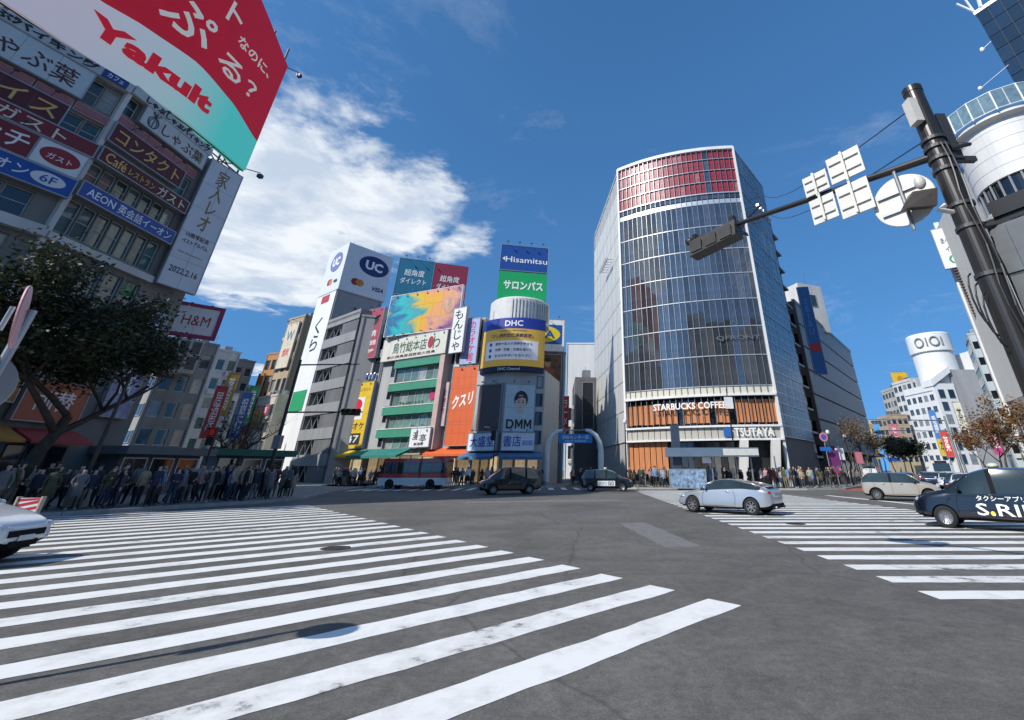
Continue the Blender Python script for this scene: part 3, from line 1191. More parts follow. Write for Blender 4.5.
left_block()
RED = M('sign_red', (.2, .01, .014), .45, var=.08)
DRED = M('sign_dark_red', (.1, .009, .011), .5, var=.15)
SBLUE = M('sign_blue', (.03, .13, .42), .4)
SBLUE2 = M('sign_royal_blue', (.012, .075, .34), .4, var=.08)
SWHT = M('sign_white', (.72, .73, .73), .45, var=.05)

signboard('sign_board', 'blue language school sign with white lettering on the street face', FR_, .1, 7.35, 17.85, 18.85, SBLUE2,
          [('AEON', 1.5, 18.35, 1.9, .55, WTXT), ('英会話イーオン', 4.9, 18.35, 4.4, .7, WTXT)], out=.5, th=.42)
signboard('sign_board', 'dark red restaurant sign with cream script along the street face', FR_, .05, 7.3, 20.65, 21.65, DRED,
          [('Café', 1.15, 21.15, 1.5, .75, GTXT), ('レストラン', 3.2, 21.1, 2.1, .5, GTXT), ('ガスト', 5.8, 21.15, 2.5, .8, M('cream_letters', (.75, .7, .55), .5))], out=.55, th=.45)
signboard('sign_board', 'dark red contact lens sign with five gold characters', FR_, .1, 6.05, 22.35, 23.85, DRED,
          [('コンタクト', 3.1, 23.1, 5.3, 1.05, GTXT)], out=.4, th=.3)
s = signboard('sign_board', 'pale sign with onion drawing and brown brush lettering on the street face', FR_, 1.25, 7.2, 25.0, 26.55, M('sign_pale', (.55, .58, .56), .5, var=.06),
              [('しゃぶ葉', 4.9, 25.75, 4.0, 1.0, M('brown_letters', (.1, .03, .025), .5))], out=.4, th=.3)
mb = MB()
for k in range(24):
    pass
mb.mi = 0
ring = [(2.1 + .42 * math.cos(q * math.pi / 12), 25.62 + .45 * math.sin(q * math.pi / 12)) for q in range(24)]
mb.tube([(a, -.43, b) for a, b in ring + [ring[0]]], .035, 4)
for k in (-.22, 0, .22):
    mb.tube([(2.1 + k, -.43, 25.2), (2.1 + k * 1.3, -.43, 25.6), (2.1 + k * .4, -.43, 26.05)], .025, 4)
for k in (-.3, 0, .32):
    mb.tube([(2.1, -.43, 26.08), (2.1 + k, -.43, 26.42)], [.03, .07], 4)
mb.build('onion_drawing', M('ink_blue', (.02, .05, .09), .5), s, FR_)
s = signboard('sign_board', 'pale sign with brown brush lettering on the face towards the crossing', FL_, -8.6, -1.95, 24.15, 26.3, M('sign_pale_blue', (.52, .58, .6), .5, var=.06),
              [('しゃぶ葉', -4.9, 25.15, 4.8, 1.35, M('brown_letters', (.1, .03, .025), .5))], out=.4, th=.3)
signboard('sign_board', 'dark red sign with large gold characters facing the crossing', FL_, -9.5, -2.15, 21.65, 23.2, DRED,
          [('オフイス', -5.2, 22.4, 5.6, 1.05, GTXT)], out=.4, th=.3)
signboard('sign_board', 'long red restaurant fascia with outlined cream characters facing the crossing', FL_, -9.5, -.05, 20.55, 21.5, M('sign_maroon', (.2, .015, .02), .5, var=.1),
          [('ガスト', -3.1, 21.0, 3.2, .8, M('cream_letters', (.75, .7, .55), .5))], out=.55, th=.45)
signboard('sign_board', 'red sign with white characters left of the oval logo sign', FL_, -9.5, -2.5, 18.75, 20.4, RED,
          [('ランチ', -4.4, 19.6, 3.4, 1.1, WTXT)], out=.5, th=.4)
s = signboard('sign_board', 'white sign with dark red oval restaurant logo', FL_, -2.4, -.15, 18.75, 20.4, SWHT, [], out=.5, th=.4)
mb = disc(MB(), -1.25, 19.6, .95, .6, .502)
mb.build('oval_logo', M('logo_red', (.3, .015, .02), .45), s, FL_)
lettering(s, FL_, 'ガスト', -1.25, 19.5, 1.2, .4, WTXT, .524, .02)
s = signboard('sign_board', 'blue sign with floor number oval on the face towards the crossing', FL_, -9.5, -.05, 17.35, 18.6, SBLUE2,
              [('英会話イーオン', -4.7, 17.98, 5.2, .75, WTXT)], out=.5, th=.4)
mb = disc(MB(), -1.2, 17.98, .8, .42, .502)
mb.build('oval_logo', SWHT, s, FL_)
lettering(s, FL_, '6F', -1.2, 17.98, .75, .5, SBLUE2, .524, .02)

# white banner facet
s = signboard('banner_board', 'tall white vertical banner with four gold brush characters', FP_, 0.1, 2.95, 14.7, 26.4, M('banner_white', (.62, .64, .68), .55, var=.05),
              [('家入レオ', 1.5, 22.9, 1.0, 6.0, M('bronze_letters', (.25, .17, .07), .4, .2), True),
               ('10周年記念', 1.5, 19.2, 1.9, .42, KTXT), ('ベストアルバム', 1.5, 18.6, 2.1, .38, KTXT), ('10th Anniversary', 1.5, 17.6, 2.0, .25, M('pale_letters', (.4, .38, .3), .5)), ('2022.2.16', 1.5, 16.1, 2.2, .5, KTXT)],
              out=.3, th=.28, cat='banner')


# ------------------------------------------------------------------ curved roof billboard
def roof_billboard():
    P = [(-41, 4), (-38.2, 12.5), (-36.7, 18.7), (-35.4, 23.8), (-34.05, 29), (-33.8, 36.2)]
    # Catmull-Rom refine
    Q = []
    for i in range(len(P) - 1):
        p0, p1, p2, p3 = P[max(0, i - 1)], P[i], P[i + 1], P[min(len(P) - 1, i + 2)]
        for k in range(6):
            t = k / 6
            Q.append(tuple(.5 * ((2 * p1[j]) + (-p0[j] + p2[j]) * t + (2 * p0[j] - 5 * p1[j] + 4 * p2[j] - p3[j]) * t * t + (-p0[j] + 3 * p1[j] - 3 * p2[j] + p3[j]) * t ** 3) for j in (0, 1)))
    Q.append(P[-1])
    S = [0]
    for a, b in zip(Q, Q[1:]):
        S.append(S[-1] + math.dist(a, b))
    T = S[-1]
    t = thing('roof_billboard', 'huge curved red billboard with mint band and red brand lettering on the roof', 'billboard', (-35, 24, 27.5))
    O = t.location

    def pos(s, o, z):
        s = max(0, min(T - 1e-4, s))
        for i in range(len(S) - 1):
            if s <= S[i + 1]:
                break
        f = (s - S[i]) / (S[i + 1] - S[i])
        a, b = Q[i], Q[i + 1]
        d = Vector((b[0] - a[0], b[1] - a[1], 0)).normalized()
        return Vector((a[0] + (b[0] - a[0]) * f, a[1] + (b[1] - a[1]) * f, z)) + Vector((d.y, -d.x, 0)) * o - O

    def zb(s):                     # boundary between band and red field
        k = [(0, 30.5), (12, 31.6), (18.3, 32.6), (21, 33.2), (25, 33.5), (29, 32.9), (T, 31.6)]
        for (a, b), (c, d) in zip(k, k[1:]):
            if s <= c:
                q = (s - a) / (c - a)
                q = q * q * (3 - 2 * q) * .4 + q * .6
                return b + (d - b) * q
        return k[-1][1]

    def ztop(s):
        return 46.0 if s < 26 else 46.0 - (s - 26) / (T - 26) * 3.8

    def strip(name, f0, f1, mat, o=.0, th=.6, n=48):
        mb = MB()
        for i in range(n):
            s0, s1 = T * i / n, T * (i + 1) / n
            mb.add([pos(s0, o, f0(s0)), pos(s1, o, f0(s1)), pos(s1, o, f1(s1)), pos(s0, o, f1(s0))], [(0, 1, 2, 3)])
            mb.add([pos(s0, o - th, f0(s0)), pos(s1, o - th, f0(s1)), pos(s1, o - th, f1(s1)), pos(s0, o - th, f1(s0))], [(3, 2, 1, 0)])
            mb.add([pos(s0, o, f0(s0)), pos(s1, o, f0(s1)), pos(s1, o - th, f0(s1)), pos(s0, o - th, f0(s0))], [(3, 2, 1, 0)])
            mb.add([pos(s0, o, f1(s0)), pos(s1, o, f1(s1)), pos(s1, o - th, f1(s1)), pos(s0, o - th, f1(s0))], [(0, 1, 2, 3)])
        for s0, fl in ((0, 0), (T, 1)):
            q = [pos(s0, o, f0(s0)), pos(s0, o - th, f0(s0)), pos(s0, o - th, f1(s0)), pos(s0, o, f1(s0))]
            mb.add(q, [(0, 1, 2, 3) if fl else (3, 2, 1, 0)])
        return mb.build(name, mat, t)
    # band colour runs from pinkish white to mint along the board (printed sheet)
    m = bpy.data.materials.new('mint_band')
    m.use_nodes = True
    nt = m.node_tree
    b = nt.nodes['Principled BSDF']
    tc = nt.nodes.new('ShaderNodeTexCoord')
    sp = nt.nodes.new('ShaderNodeSeparateXYZ')
    nt.links.new(tc.outputs['Object'], sp.inputs[0])
    cr = nt.nodes.new('ShaderNodeValToRGB')
    mr = nt.nodes.new('ShaderNodeMapRange')
    mr.inputs['From Min'].default_value = -12
    mr.inputs['From Max'].default_value = 12
    nt.links.new(sp.outputs[1], mr.inputs['Value'])
    nt.links.new(mr.outputs[0], cr.inputs[0])
    e = cr.color_ramp.elements
    e[0].position = .4
    e[0].color = (.62, .56, .6, 1)
    e[1].position = .85
    e[1].color = (.1, .66, .56, 1)
    q = e.new(.64)
    q.color = (.46, .62, .6, 1)
    nt.links.new(cr.outputs[0], b.inputs['Base Color'])
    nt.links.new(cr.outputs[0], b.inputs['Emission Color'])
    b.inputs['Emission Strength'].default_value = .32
    b.inputs['Roughness'].default_value = .5
    strip('lower_band', lambda s: 28.0, zb, m)
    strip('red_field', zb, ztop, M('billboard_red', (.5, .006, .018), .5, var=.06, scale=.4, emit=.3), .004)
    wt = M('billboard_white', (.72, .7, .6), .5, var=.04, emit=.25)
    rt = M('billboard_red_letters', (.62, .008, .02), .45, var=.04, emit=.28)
    lettering(t, None, 'Yakult', 22.95, 30.75, 9.2, 1.75, rt, .01, .04, .05, fn=pos)
    for body, s0, z, wd, ht in (('る', 18.2, 37.3, 3.2, 3.6), ('ぷ', 23.2, 36.7, 4.0, 3.7), ('る', 27.6, 35.75, 2.7, 2.3), ('？', 30.2, 35.7, 1.3, 1.8), ('ト', 26.0, 40.9, 1.5, 2.4), ('なのに、', 29.3, 39.1, 4.4, 1.25)):
        lettering(t, None, body, s0, z, wd, ht, wt, .012, .04, .012, fn=pos)
    # steel structure below and behind the board
    mb = MB()
    n = 14
    for i in range(n + 1):
        s0 = T * i / n
        mb.tube([pos(s0, -.7, 27.2), pos(s0, -.7, 45)], .09, 6)
        mb.tube([pos(s0, -3.2, 27.0), pos(s0, -.7, 36)], .07, 6)
        if i < n:
            s1 = T * (i + 1) / n
            mb.tube([pos(s0, -.5, 27.3), pos(s1, -.5, 28.6)], .06, 6)
            mb.tube([pos(s1, -.9, 27.3), pos(s0, -.9, 28.6)], .05, 6)
    for z in (27.35, 27.9):
        mb.tube([pos(T * i / 40, -.25 if z < 27.5 else -.2, z) for i in range(41)], .06, 6)
    mb.build('truss', STEELD, t)
    # walkway and floodlights on the right-hand edge
    for z in (42.0, 28.2):
        mb = MB()
        p = pos(T, 0, z)
        mb.tube([p, p + Vector((.8, .9, .15))], .05, 6)
        q = p + Vector((.8, .9, 0))
        mb.box(q.x - .2, q.x + .2, q.y - .12, q.y + .3, q.z - .35, q.z)
        mb.build('floodlight', STEELD, t)


roof_billboard()

signboard('sign_board', 'orange vertical sign behind the evergreen tree', FR_, .6, 2.6, 5.2, 10.6, M('sign_tangerine', (.45, .2, .03), .5, var=.1), [('牛丼', 1.6, 8.6, 1.3, 2.2, KTXT, True), ('24時間', 1.6, 6.2, 1.5, .6, WTXT)], out=.5, th=.35)
signboard('sign_board', 'orange square shop sign low on the street face behind the tree', FR_, 3.0, 6.6, 4.3, 6.6, M('sign_coral', (.45, .12, .06), .5, var=.1), [('両替', 4.8, 5.5, 2.2, 1.2, WTXT)], out=.5, th=.35)
signboard('sign_board', 'yellow shop fascia facing the crossing behind the tree', FL_, -9.0, -.5, 4.3, 6.3, M('sign_mustard', (.42, .25, .03), .5, var=.1), [('ドラッグストア', -4.7, 5.3, 6.6, 1.1, KTXT)], out=.5, th=.35)
signboard('sign_board', 'white and navy vertical sign at the far end of the street face', FR_, 7.9, 9.9, 5.0, 12.6, M('sign_check', (.3, .34, .5), .5, var=.5, scale=1.6), [('薬', 8.9, 11.2, 1.2, 1.2, WTXT), ('化粧品', 8.9, 8.2, .9, 3.4, WTXT, True)], out=.4, th=.3)

# ================================================================== buildings in the middle of the view
def block(name, label, F, u0, u1, depth, h, wm, rects=(), gm=None, fm=None, side=None, nx=1, nz=1, split=False, group=None, roofbits=True, cat='building', z0=0.):
    """A building: body, wall with openings, windows, parapet and a few roof units."""
    t = thing(name, label, cat, F.pt((u0 + u1) / 2, 0, 0), group)
    mass(t, F, u0, u1, depth, 0, h, side or wm)
    rects = list(rects)
    facade(t, F, u0, u1, z0, h, rects, wm, gm or GLB, fm or ALU, nx, nz, split)
    mb = MB()
    for s_ in (u0, u1):
        mb.add([(s_, 0, 0), (s_, .32, 0), (s_, .32, h), (s_, 0, h)], [(0, 1, 2, 3)])
    mb.box(u0 - .06, u1 + .06, -.08, .35, h, h + .3)
    mb.box(u0, u0 + .3, .352, depth, h - .3, h + .28)
    mb.box(u1 - .3, u1, .352, depth, h - .3, h + .28)
    mb.build('parapet', wm, t, F)
    rr = random.Random(int(h * 10 + u1 * 7))
    for r_ in rects:
        if rr.random() < .22 and r_[2] > 3 and r_[1] - r_[0] > .8:
            if 'ac' not in WIN:
                q = MB().box(0, .8, -.34, -.02, 0, .58)
                q.lathe([(.22, -.345), (.2, -.36), (0, -.36)], 'y', 12, (.34, 0, .29))
                WIN['ac'] = q.mesh('air_conditioner', M('unit_cream', (.5, .49, .45), .6, var=.2))
            put('air_conditioner', WIN['ac'], t, F, (r_[0], .0, r_[2] - .75))
    for q in (.02, .97):
        u = u0 + (u1 - u0) * q
        MB().tube([(u, -.1, .2), (u, -.1, h)], .055, 6).build('drainpipe', GREY, t, F)
    if roofbits:
        rb = MB()
        for k in range(3):
            a = u0 + (u1 - u0) * (.15 + .3 * k)
            rb.box(a, a + (u1 - u0) * .18, depth * .3, depth * .3 + 1.4, h - .3, h + random.uniform(.9, 1.9))
        rb.tube([(u0 + (u1 - u0) * .6, depth * .5, h - .3), (u0 + (u1 - u0) * .6, depth * .5, h + 3.2)], .04, 4)
        rb.build('roof_unit', STEEL, t, F)
    return t


def glow_glass(key, col, e):
    m = glass(key, col, .06, .5, .6, tuple(min(1, c * 2.2) for c in col), .3)
    b = m.node_tree.nodes['Principled BSDF']
    src = b.inputs['Base Color'].links[0].from_socket
    m.node_tree.links.new(src, b.inputs['Emission Color'])
    b.inputs['Emission Strength'].default_value = e
    return m


GLOW = glow_glass('added_glow_window', (.5, .36, .2), .7)  # warm glow added to the panes to brighten the dark street level
K = (-42, 70)
UR, UL = Fr(K, 53), Fr(K, -37)


def uc_tower():
    t = block('card_tower', 'slim grey tower with white side strip below the card company sign box', UR, 0, 8.0, 6.6, 28.4, M('tower_grey', (.27, .28, .3), .6, var=.12, streak=True), [], roofbits=False)
    # white strip on the left face
    mb = MB().box(-6.5, -.05, -.05, .3, 0, 28.4)
    mb.build('side_wall', WHITE, t, UL)
    lettering(t, UL, 'くら', -3.2, 21.5, 2.6, 5.6, KTXT, .052, .03, vertical=True)
    mb = MB().box(-5.6, -1.0, -.12, -.051, 9.6, 12.6)
    mb.build('green_plate', M('sign_green', (.02, .3, .12), .5), t, UL)
    mb = MB().box(-4.6, -2.0, -.1, -.051, 26.9, 28.2)
    mb.build('small_plate', M('sign_red_small', (.45, .05, .05), .5), t, UL)
    for u, z in ((3.4, 26.0), (6.0, 25.6)):
        MB().box(u, u + .3, -.3, .0, z, z + .3).build('vent', STEELD, t, UR)
    b = thing('roof_sign_box', 'grey roof sign box with dark blue oval card logo', 'sign', UR.pt(4, 0, 28.6))
    fm = M('sign_box_white', (.66, .67, .7), .45, var=.05)
    MB().box(.0, 8.3, -.25, 6.7, 28.65, 37.3).build('box', fm, b, UR)
    nav = M('logo_navy', (.012, .02, .14), .4)
    disc(MB(), 5.1, 34.4, 2.75, 1.85, .252).build('oval_logo', nav, b, UR)
    lettering(b, UR, 'UC', 5.1, 34.4, 3.2, 1.7, WTXT, .274, .03, .04)
    disc(MB(), 2.45, 30.7, .72, .62, .252).build('circle_logo', M('logo_red', (.3, .015, .02), .45), b, UR)
    disc(MB(), 3.25, 30.7, .72, .62, .254).build('circle_logo', M('logo_orange', (.6, .2, .02), .45), b, UR)
    lettering(b, UR, 'VISA', 6.6, 30.4, 2.3, .8, nav, .252, .03, .03, shear=.25)
    disc(MB(), -3.0, 34.4, 2.0, 1.85, .012).build('oval_logo', M('logo_ring', (.2, .2, .4), .4), b, UL)
    lettering(b, UL, 'UC', -3.0, 34.4, 2.4, 1.6, WTXT, .034, .03, .04)
    disc(MB(), -3.9, 30.7, .55, .6, .012).build('circle_logo', M('logo_red', (.3, .015, .02), .45), b, UL)
    disc(MB(), -3.3, 30.7, .55, .6, .014).build('circle_logo', M('logo_orange', (.6, .2, .02), .45), b, UL)
    lettering(b, UL, 'VISA', -1.5, 30.5, 1.4, .6, nav, .012, .03, .03)
    mb = MB()
    for u in (2, 6):
        mb.tube([(u, 3, 37.2), (u, 3, 39.2)], .04, 4)
    mb.build('antenna', STEEL, b, UR)


uc_tower()


def balcony_building():
    t = thing('balcony_building', 'grey building with open balconies and white diagonal braces', 'building', UL.pt(5, 0, 0))
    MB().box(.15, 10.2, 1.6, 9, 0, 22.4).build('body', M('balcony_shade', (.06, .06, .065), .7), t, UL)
    wm = M('balcony_grey', (.25, .255, .26), .7, var=.15, streak=True)
    for k in range(7):
        z = .2 + 3.28 * k
        p = MB().box(.1, 10.2, -.1, 1.6, z + 1.9, z + 3.3)
        p.build('balcony', wm, t, UL)
        mb = MB()
        for i in range(5):
            a = .5 + i * 1.95
            mb.bar((a, .5, z), (a + .95, .5, z + 1.95), .05)
            mb.bar((a + .95, .5, z + 1.95), (a + 1.9, .5, z), .05)
        mb.build('brace', ALU, t, UL)
        for i in range(5):
            window(t, UL, .5 + i * 1.95, 2.2 + i * 1.95, z + .1, z + 1.8, GLD, STEELD, 2, 1, -1.5, split=False)
    F = Fr(UL.pt(10.25, 0, 0)[:2], 53)
    rs_ = grid(0, 3.4, 1, 22, 2, 7, .25, 1.3)
    facade(t, F, 0, 3.4, 0, 22.4, rs_, DGREY, GLD, STEELD, 1, 2, False)
    MB().box(0.02, 3.4, .25, 5, .0, 22.2).build('side_wall', DGREY, t, F)
    MB().box(.1, 10.3, -.1, 8.8, 22.4, 22.8).build('parapet', wm, t, UL)
    return F


BRF = balcony_building()
FG = Fr((-22, 60), -28)
# grey party building with red and yellow signs
block('narrow_shop_building', 'narrow grey building carrying the yellow and dark pink signs', FG, -14.2, -8.0, 10, 20.5, GREY, grid(-13.9, -8.3, 13.2, 20, 3, 2, .3, 1.1), GLD, ALU)
PINKD = M('sign_dark_pink', (.34, .06, .09), .5, var=.08)
s = signboard('sign_board', 'dark pink vertical sign with bull head emblem on narrow building', FG, -12.6, -9.3, 16.0, 23.4, PINKD,
              [('焼肉', -10.95, 19.6, 1.7, 1.0, WTXT), ('食べ放題', -10.95, 18.2, 2.5, .75, WTXT), ('居酒屋', -10.95, 17.0, 2.2, .5, WTXT)], out=.6, th=.5)
mb = disc(MB(), -10.95, 21.6, .85, .75, .602)
mb.tube([(-12.0, -.64, 22.3), (-11.6, -.64, 22.0), (-10.95, -.64, 21.9), (-10.3, -.64, 22.0), (-9.9, -.64, 22.3)], .11, 5)
mb.build('emblem', KTXT, s, FG)
YEL = M('sign_yellow', (.68, .45, .02), .5, var=.06)
s = signboard('sign_board', 'tall bright yellow shop sign with red emblem', FG, -13.6, -8.3, 4.2, 12.6, YEL,
              [('パチンコ&スロット', -10.9, 11.6, 4.4, .5, M('gold_dark', (.35, .2, .02), .5)), ('カラオケ', -10.9, 6.9, 4.6, .9, KTXT), ('247', -10.9, 5.3, 3.4, .9, SWHT)], out=.55, th=.45)
mb = MB().box(-12.4, -9.4, -.57, -.552, 7.7, 10.6)
mb.build('white_field', SWHT, s, FG)
mb = disc(MB(), -10.9, 9.6, 1.1, .8, .575)
mb.box(-11.6, -9.8, -.62, -.58, 8.2, 9.0)
mb.build('emblem', M('logo_bright_red', (.6, .02, .05), .45), s, FG)
mb = MB().box(-12.9, -8.9, -.56, -.551, 4.6, 6.0)
mb.build('dark_field', M('sign_dark', (.03, .03, .03), .5), s, FG)
mb = MB()
mb.add([(-14.0, 0, 4.1), (-7.9, 0, 4.1), (-7.9, -1.6, 3.3), (-14.0, -1.6, 3.3), (-14.0, 0, 3.9), (-7.9, 0, 3.9), (-7.9, -1.6, 3.05), (-14.0, -1.6, 3.05)],
       [(3, 2, 1, 0), (4, 5, 6, 7), (0, 4, 7, 3), (1, 2, 6, 5), (2, 3, 7, 6)])
o = mb.build('shop_awning', YEL, F=FG)
tag(o, 'yellow shop awning at street level under the yellow sign', 'awning')
# row of small blue lamps above the yellow sign
mb = MB()
for i in range(7):
    mb.ellipsoid((-13.3 + i * .75, -.35, 13.4), (.22, .2, .5), 8, 6)
    mb.bar((-13.3 + i * .75, -.2, 13.4), (-13.3 + i * .75, .1, 13.4), .03)
o = mb.build('light_row', M('lamp_blue', (.1, .16, .4), .3), F=FG)
tag(o, 'row of small blue globe lamps above the yellow sign', 'lamp')


def green_building():
    gb = M('green_band', (.05, .25, .16), .5, var=.1)
    mint = glass('mint_glass', (.2, .33, .31), .08, .25, .8, (.45, .5, .46), .25)
    t = thing('green_banded_building', 'corner building with green floor bands and mint windows', 'building', FG.pt(-2, 0, 0))
    MB().box(-7.6, 4.3, .6, 9, 0, 18.2).build('body', M('concrete_grey', (.33, .34, .33), .8, var=.15, streak=True), t, FG)
    for k, z in enumerate((13.95, 10.95, 8.0, 5.3)):
        MB().box(-4.9 - .35 * k, 3.5, -.55, .6, z, z + .95).build('floor_band', gb, t, FG)
        MB().box(-4.95 - .35 * k, 3.5, -.6, -.2, z + .952, z + 1.06).build('band_cap', OFFW, t, FG)
    for (z0, z1) in ((12.05, 13.9), (9.1, 10.9), (6.4, 7.95), (4.0, 5.25)):
        for i in range(6):
            window(t, FG, -4.6 + i * 1.34, -3.3 + i * 1.34, z0, z1, mint, ALU, 1, 1, -.1, split=False)
    MB().box(3.52, 4.3, -.6, .6, 3.8, 15.1).build('pink_column', M('pink_render', (.5, .36, .33), .7, var=.1), t, FG)
    MB().box(-7.6, -4.95, -.1, .6, 3.6, 15.1).build('stair_wall', GREY, t, FG)
    for i in range(4):
        window(t, FG, -5.75, -5.1, 4.3 + 2.9 * i, 6.3 + 2.9 * i, GLD, STEELD, 1, 2, .12, split=False)
    MB().box(-7.5, 4.3, -.5, .6, 0.13, .4).build('plinth', GREY, t, FG)
    for i in range(6):
        window(t, FG, -7.3 + i * 1.9, -5.5 + i * 1.9, .4, 3.3, GLOW, STEELD, 1, 1, -.2, split=False)
    lettering(t, FG, 'てもみのアトリエ', -1.2, 9.4, 4.4, .42, M('green_dark', (.02, .1, .06), .5), -.04, .03)
    disc(MB(), 2.4, 10.05, .5, .55, -.04).build('round_mark', M('logo_magenta', (.45, .03, .12), .5), t, FG)
    # awning
    mb = MB()
    mb.add([(-8.0, -.5, 4.0), (1.0, -.5, 4.0), (.6, -2.4, 3.2), (-8.4, -2.4, 3.2), (-8.0, -.5, 3.8), (1.0, -.5, 3.8), (.6, -2.4, 2.9), (-8.4, -2.4, 2.9)],
           [(3, 2, 1, 0), (4, 5, 6, 7), (0, 4, 7, 3), (1, 2, 6, 5), (2, 3, 7, 6), (0, 1, 5, 4)])
    mb.build('awning', M('awning_teal', (.02, .17, .14), .7, var=.15), t, FG)


green_building()
s = signboard('sign_board', 'cream fascia sign with green brush characters and red leaf mark under the picture board', FG, -7.7, 4.3, 15.1, 18.1, M('sign_cream', (.62, .6, .53), .55, var=.08),
              [('鳥竹総本店', -2.4, 16.7, 6.4, 1.5, M('green_dark', (.02, .1, .06), .5)), ('○○', -1.0, 17.75, 0.1, .1, SWHT), ('炭火焼鳥居酒屋炭火焼鳥', -2.0, 15.5, 9.0, .4, M('brown_letters', (.1, .03, .025), .5)), ('わ', 2.4, 16.7, 1.6, 1.6, M('green_dark', (.02, .1, .06), .5))], out=.7, th=.6)
disc(MB(), 1.5, 16.8, .5, .8, .703).build('leaf_mark', M('leaf_red', (.35, .03, .05), .5), s, FG)
signboard('sign_board', 'white sign with black brush characters low on the green banded building', FG, .75, 3.95, 4.1, 6.15, SWHT,
          [('漫', 1.6, 5.3, .9, .9, KTXT), ('亭', 2.9, 5.0, 1.0, 1.0, KTXT), ('居酒屋', 2.3, 4.4, 1.6, .3, KTXT)], out=.9, th=.3)
signboard('sign_board', 'white vertical sign with four black brush hiragana', FG, 4.75, 6.9, 15.0, 20.9, SWHT,
          [('もんじゃ', 5.8, 17.95, 1.5, 5.4, KTXT, True)], out=.5, th=.45)

# colourful picture board
def picture_mat():
    m = bpy.data.materials.new('picture_print')
    m.use_nodes = True
    nt = m.node_tree
    b = nt.nodes['Principled BSDF']
    tc = nt.nodes.new('ShaderNodeTexCoord')
    sp = nt.nodes.new('ShaderNodeSeparateXYZ')
    nt.links.new(tc.outputs['Generated'], sp.inputs[0])
    n = nt.nodes.new('ShaderNodeTexNoise')
    n.inputs['Scale'].default_value = 2.6
    n.inputs['Detail'].default_value = 5
    n.inputs['Distortion'].default_value = 1.2
    nt.links.new(tc.outputs['Generated'], n.inputs['Vector'])
    ma = nt.nodes.new('ShaderNodeMath')
    ma.operation = 'MULTIPLY_ADD'
    nt.links.new(n.outputs[0], ma.inputs[0])
    ma.inputs[1].default_value = .9
    nt.links.new(sp.outputs[0], ma.inputs[2])
    cr = nt.nodes.new('ShaderNodeValToRGB')
    e = cr.color_ramp.elements
    cols = [(.30, (.2, .35, .1)), (.5, (.02, .12, .3)), (.62, (.02, .42, .42)), (.78, (.05, .3, .33)), (.9, (.62, .42, .02)), (1.05, (.75, .33, .02)), (1.22, (.62, .3, .2)), (1.4, (.18, .06, .2))]
    e[0].position, e[0].color = cols[0][0] / 1.5, cols[0][1] + (1,)
    e[1].position, e[1].color = cols[-1][0] / 1.5, cols[-1][1] + (1,)
    for p, c in cols[1:-1]:
        q = e.new(p / 1.5)
        q.color = c + (1,)
    dv = nt.nodes.new('ShaderNodeMath')
    dv.operation = 'DIVIDE'
    nt.links.new(ma.outputs[0], dv.inputs[0])
    dv.inputs[1].default_value = 1.5
    nt.links.new(dv.outputs[0], cr.inputs[0])
    nt.links.new(cr.outputs[0], b.inputs['Base Color'])
    b.inputs['Roughness'].default_value = .4
    return m


FPB = FG.sub(0, 0, 6)
s = signboard('picture_board', 'roof board with a swirl of teal yellow and purple colours', FPB, -7.3, 5.2, 18.45, 24.4, picture_mat(), [], out=.6, th=.4, edge=WHITE, cat='billboard')
mb = MB()
for i in range(6):
    mb.tube([(-6.8 + i * 2.3, .1, 18.3), (-6.8 + i * 2.3, 2.5, 18.2)], .08, 4)
    mb.tube([(-6.8 + i * 2.3, .0, 23.5), (-6.8 + i * 2.3, 3.0, 18.2)], .07, 4)
mb.build('support', STEEL, s, FPB)
# blurred portrait of a face at the right side of the print
mb = MB()
fu, fz = 3.35, 21.9
mb.plate([(fu + .95 * math.cos(q * .3), fz + 1.35 * math.sin(q * .3)) for q in range(21)], -.615, -.602)
mb.build('printed_face', M('print_skin', (.55, .3, .2), .5, var=.35, scale=1.2), s, FPB)

FU = Fr((-28, 66), 20)
s = signboard('roof_billboard', 'flat roof billboard half teal and half crimson with white lettering', FU, -2.4, 2.85, 25.9, 31.9, M('sign_teal', (.015, .16, .27), .45, var=.05), [('超角度', .1, 29.6, 3.0, 1.1, WTXT), ('ダイレクト', .1, 28.2, 3.8, 1.0, WTXT)], out=.5, th=.45, cat='billboard')
MB().box(2.93, 8.2, -.5, -.05, 25.9, 31.9).build('crimson_panel', M('sign_crimson', (.27, .025, .06), .45, var=.05), s, FU)
lettering(s, FU, '超角度', 5.5, 29.3, 3.0, 1.1, WTXT, .502, .03)
lettering(s, FU, 'ダイレクト', 5.5, 27.9, 3.8, 1.0, WTXT, .502, .03)
mb = MB()
for i in range(6):
    mb.tube([(-2 + i * 2, .1, 21), (-2 + i * 2, .1, 31)], .1, 4)
    mb.tube([(-2 + i * 2, .2, 30), (-2 + i * 2, 4, 21)], .08, 4)
mb.build('support', STEEL, s, FU)
block('back_building', 'plain building standing behind the picture board', FU, -6, 8.5, 9, 22, GREY, [], roofbits=True)

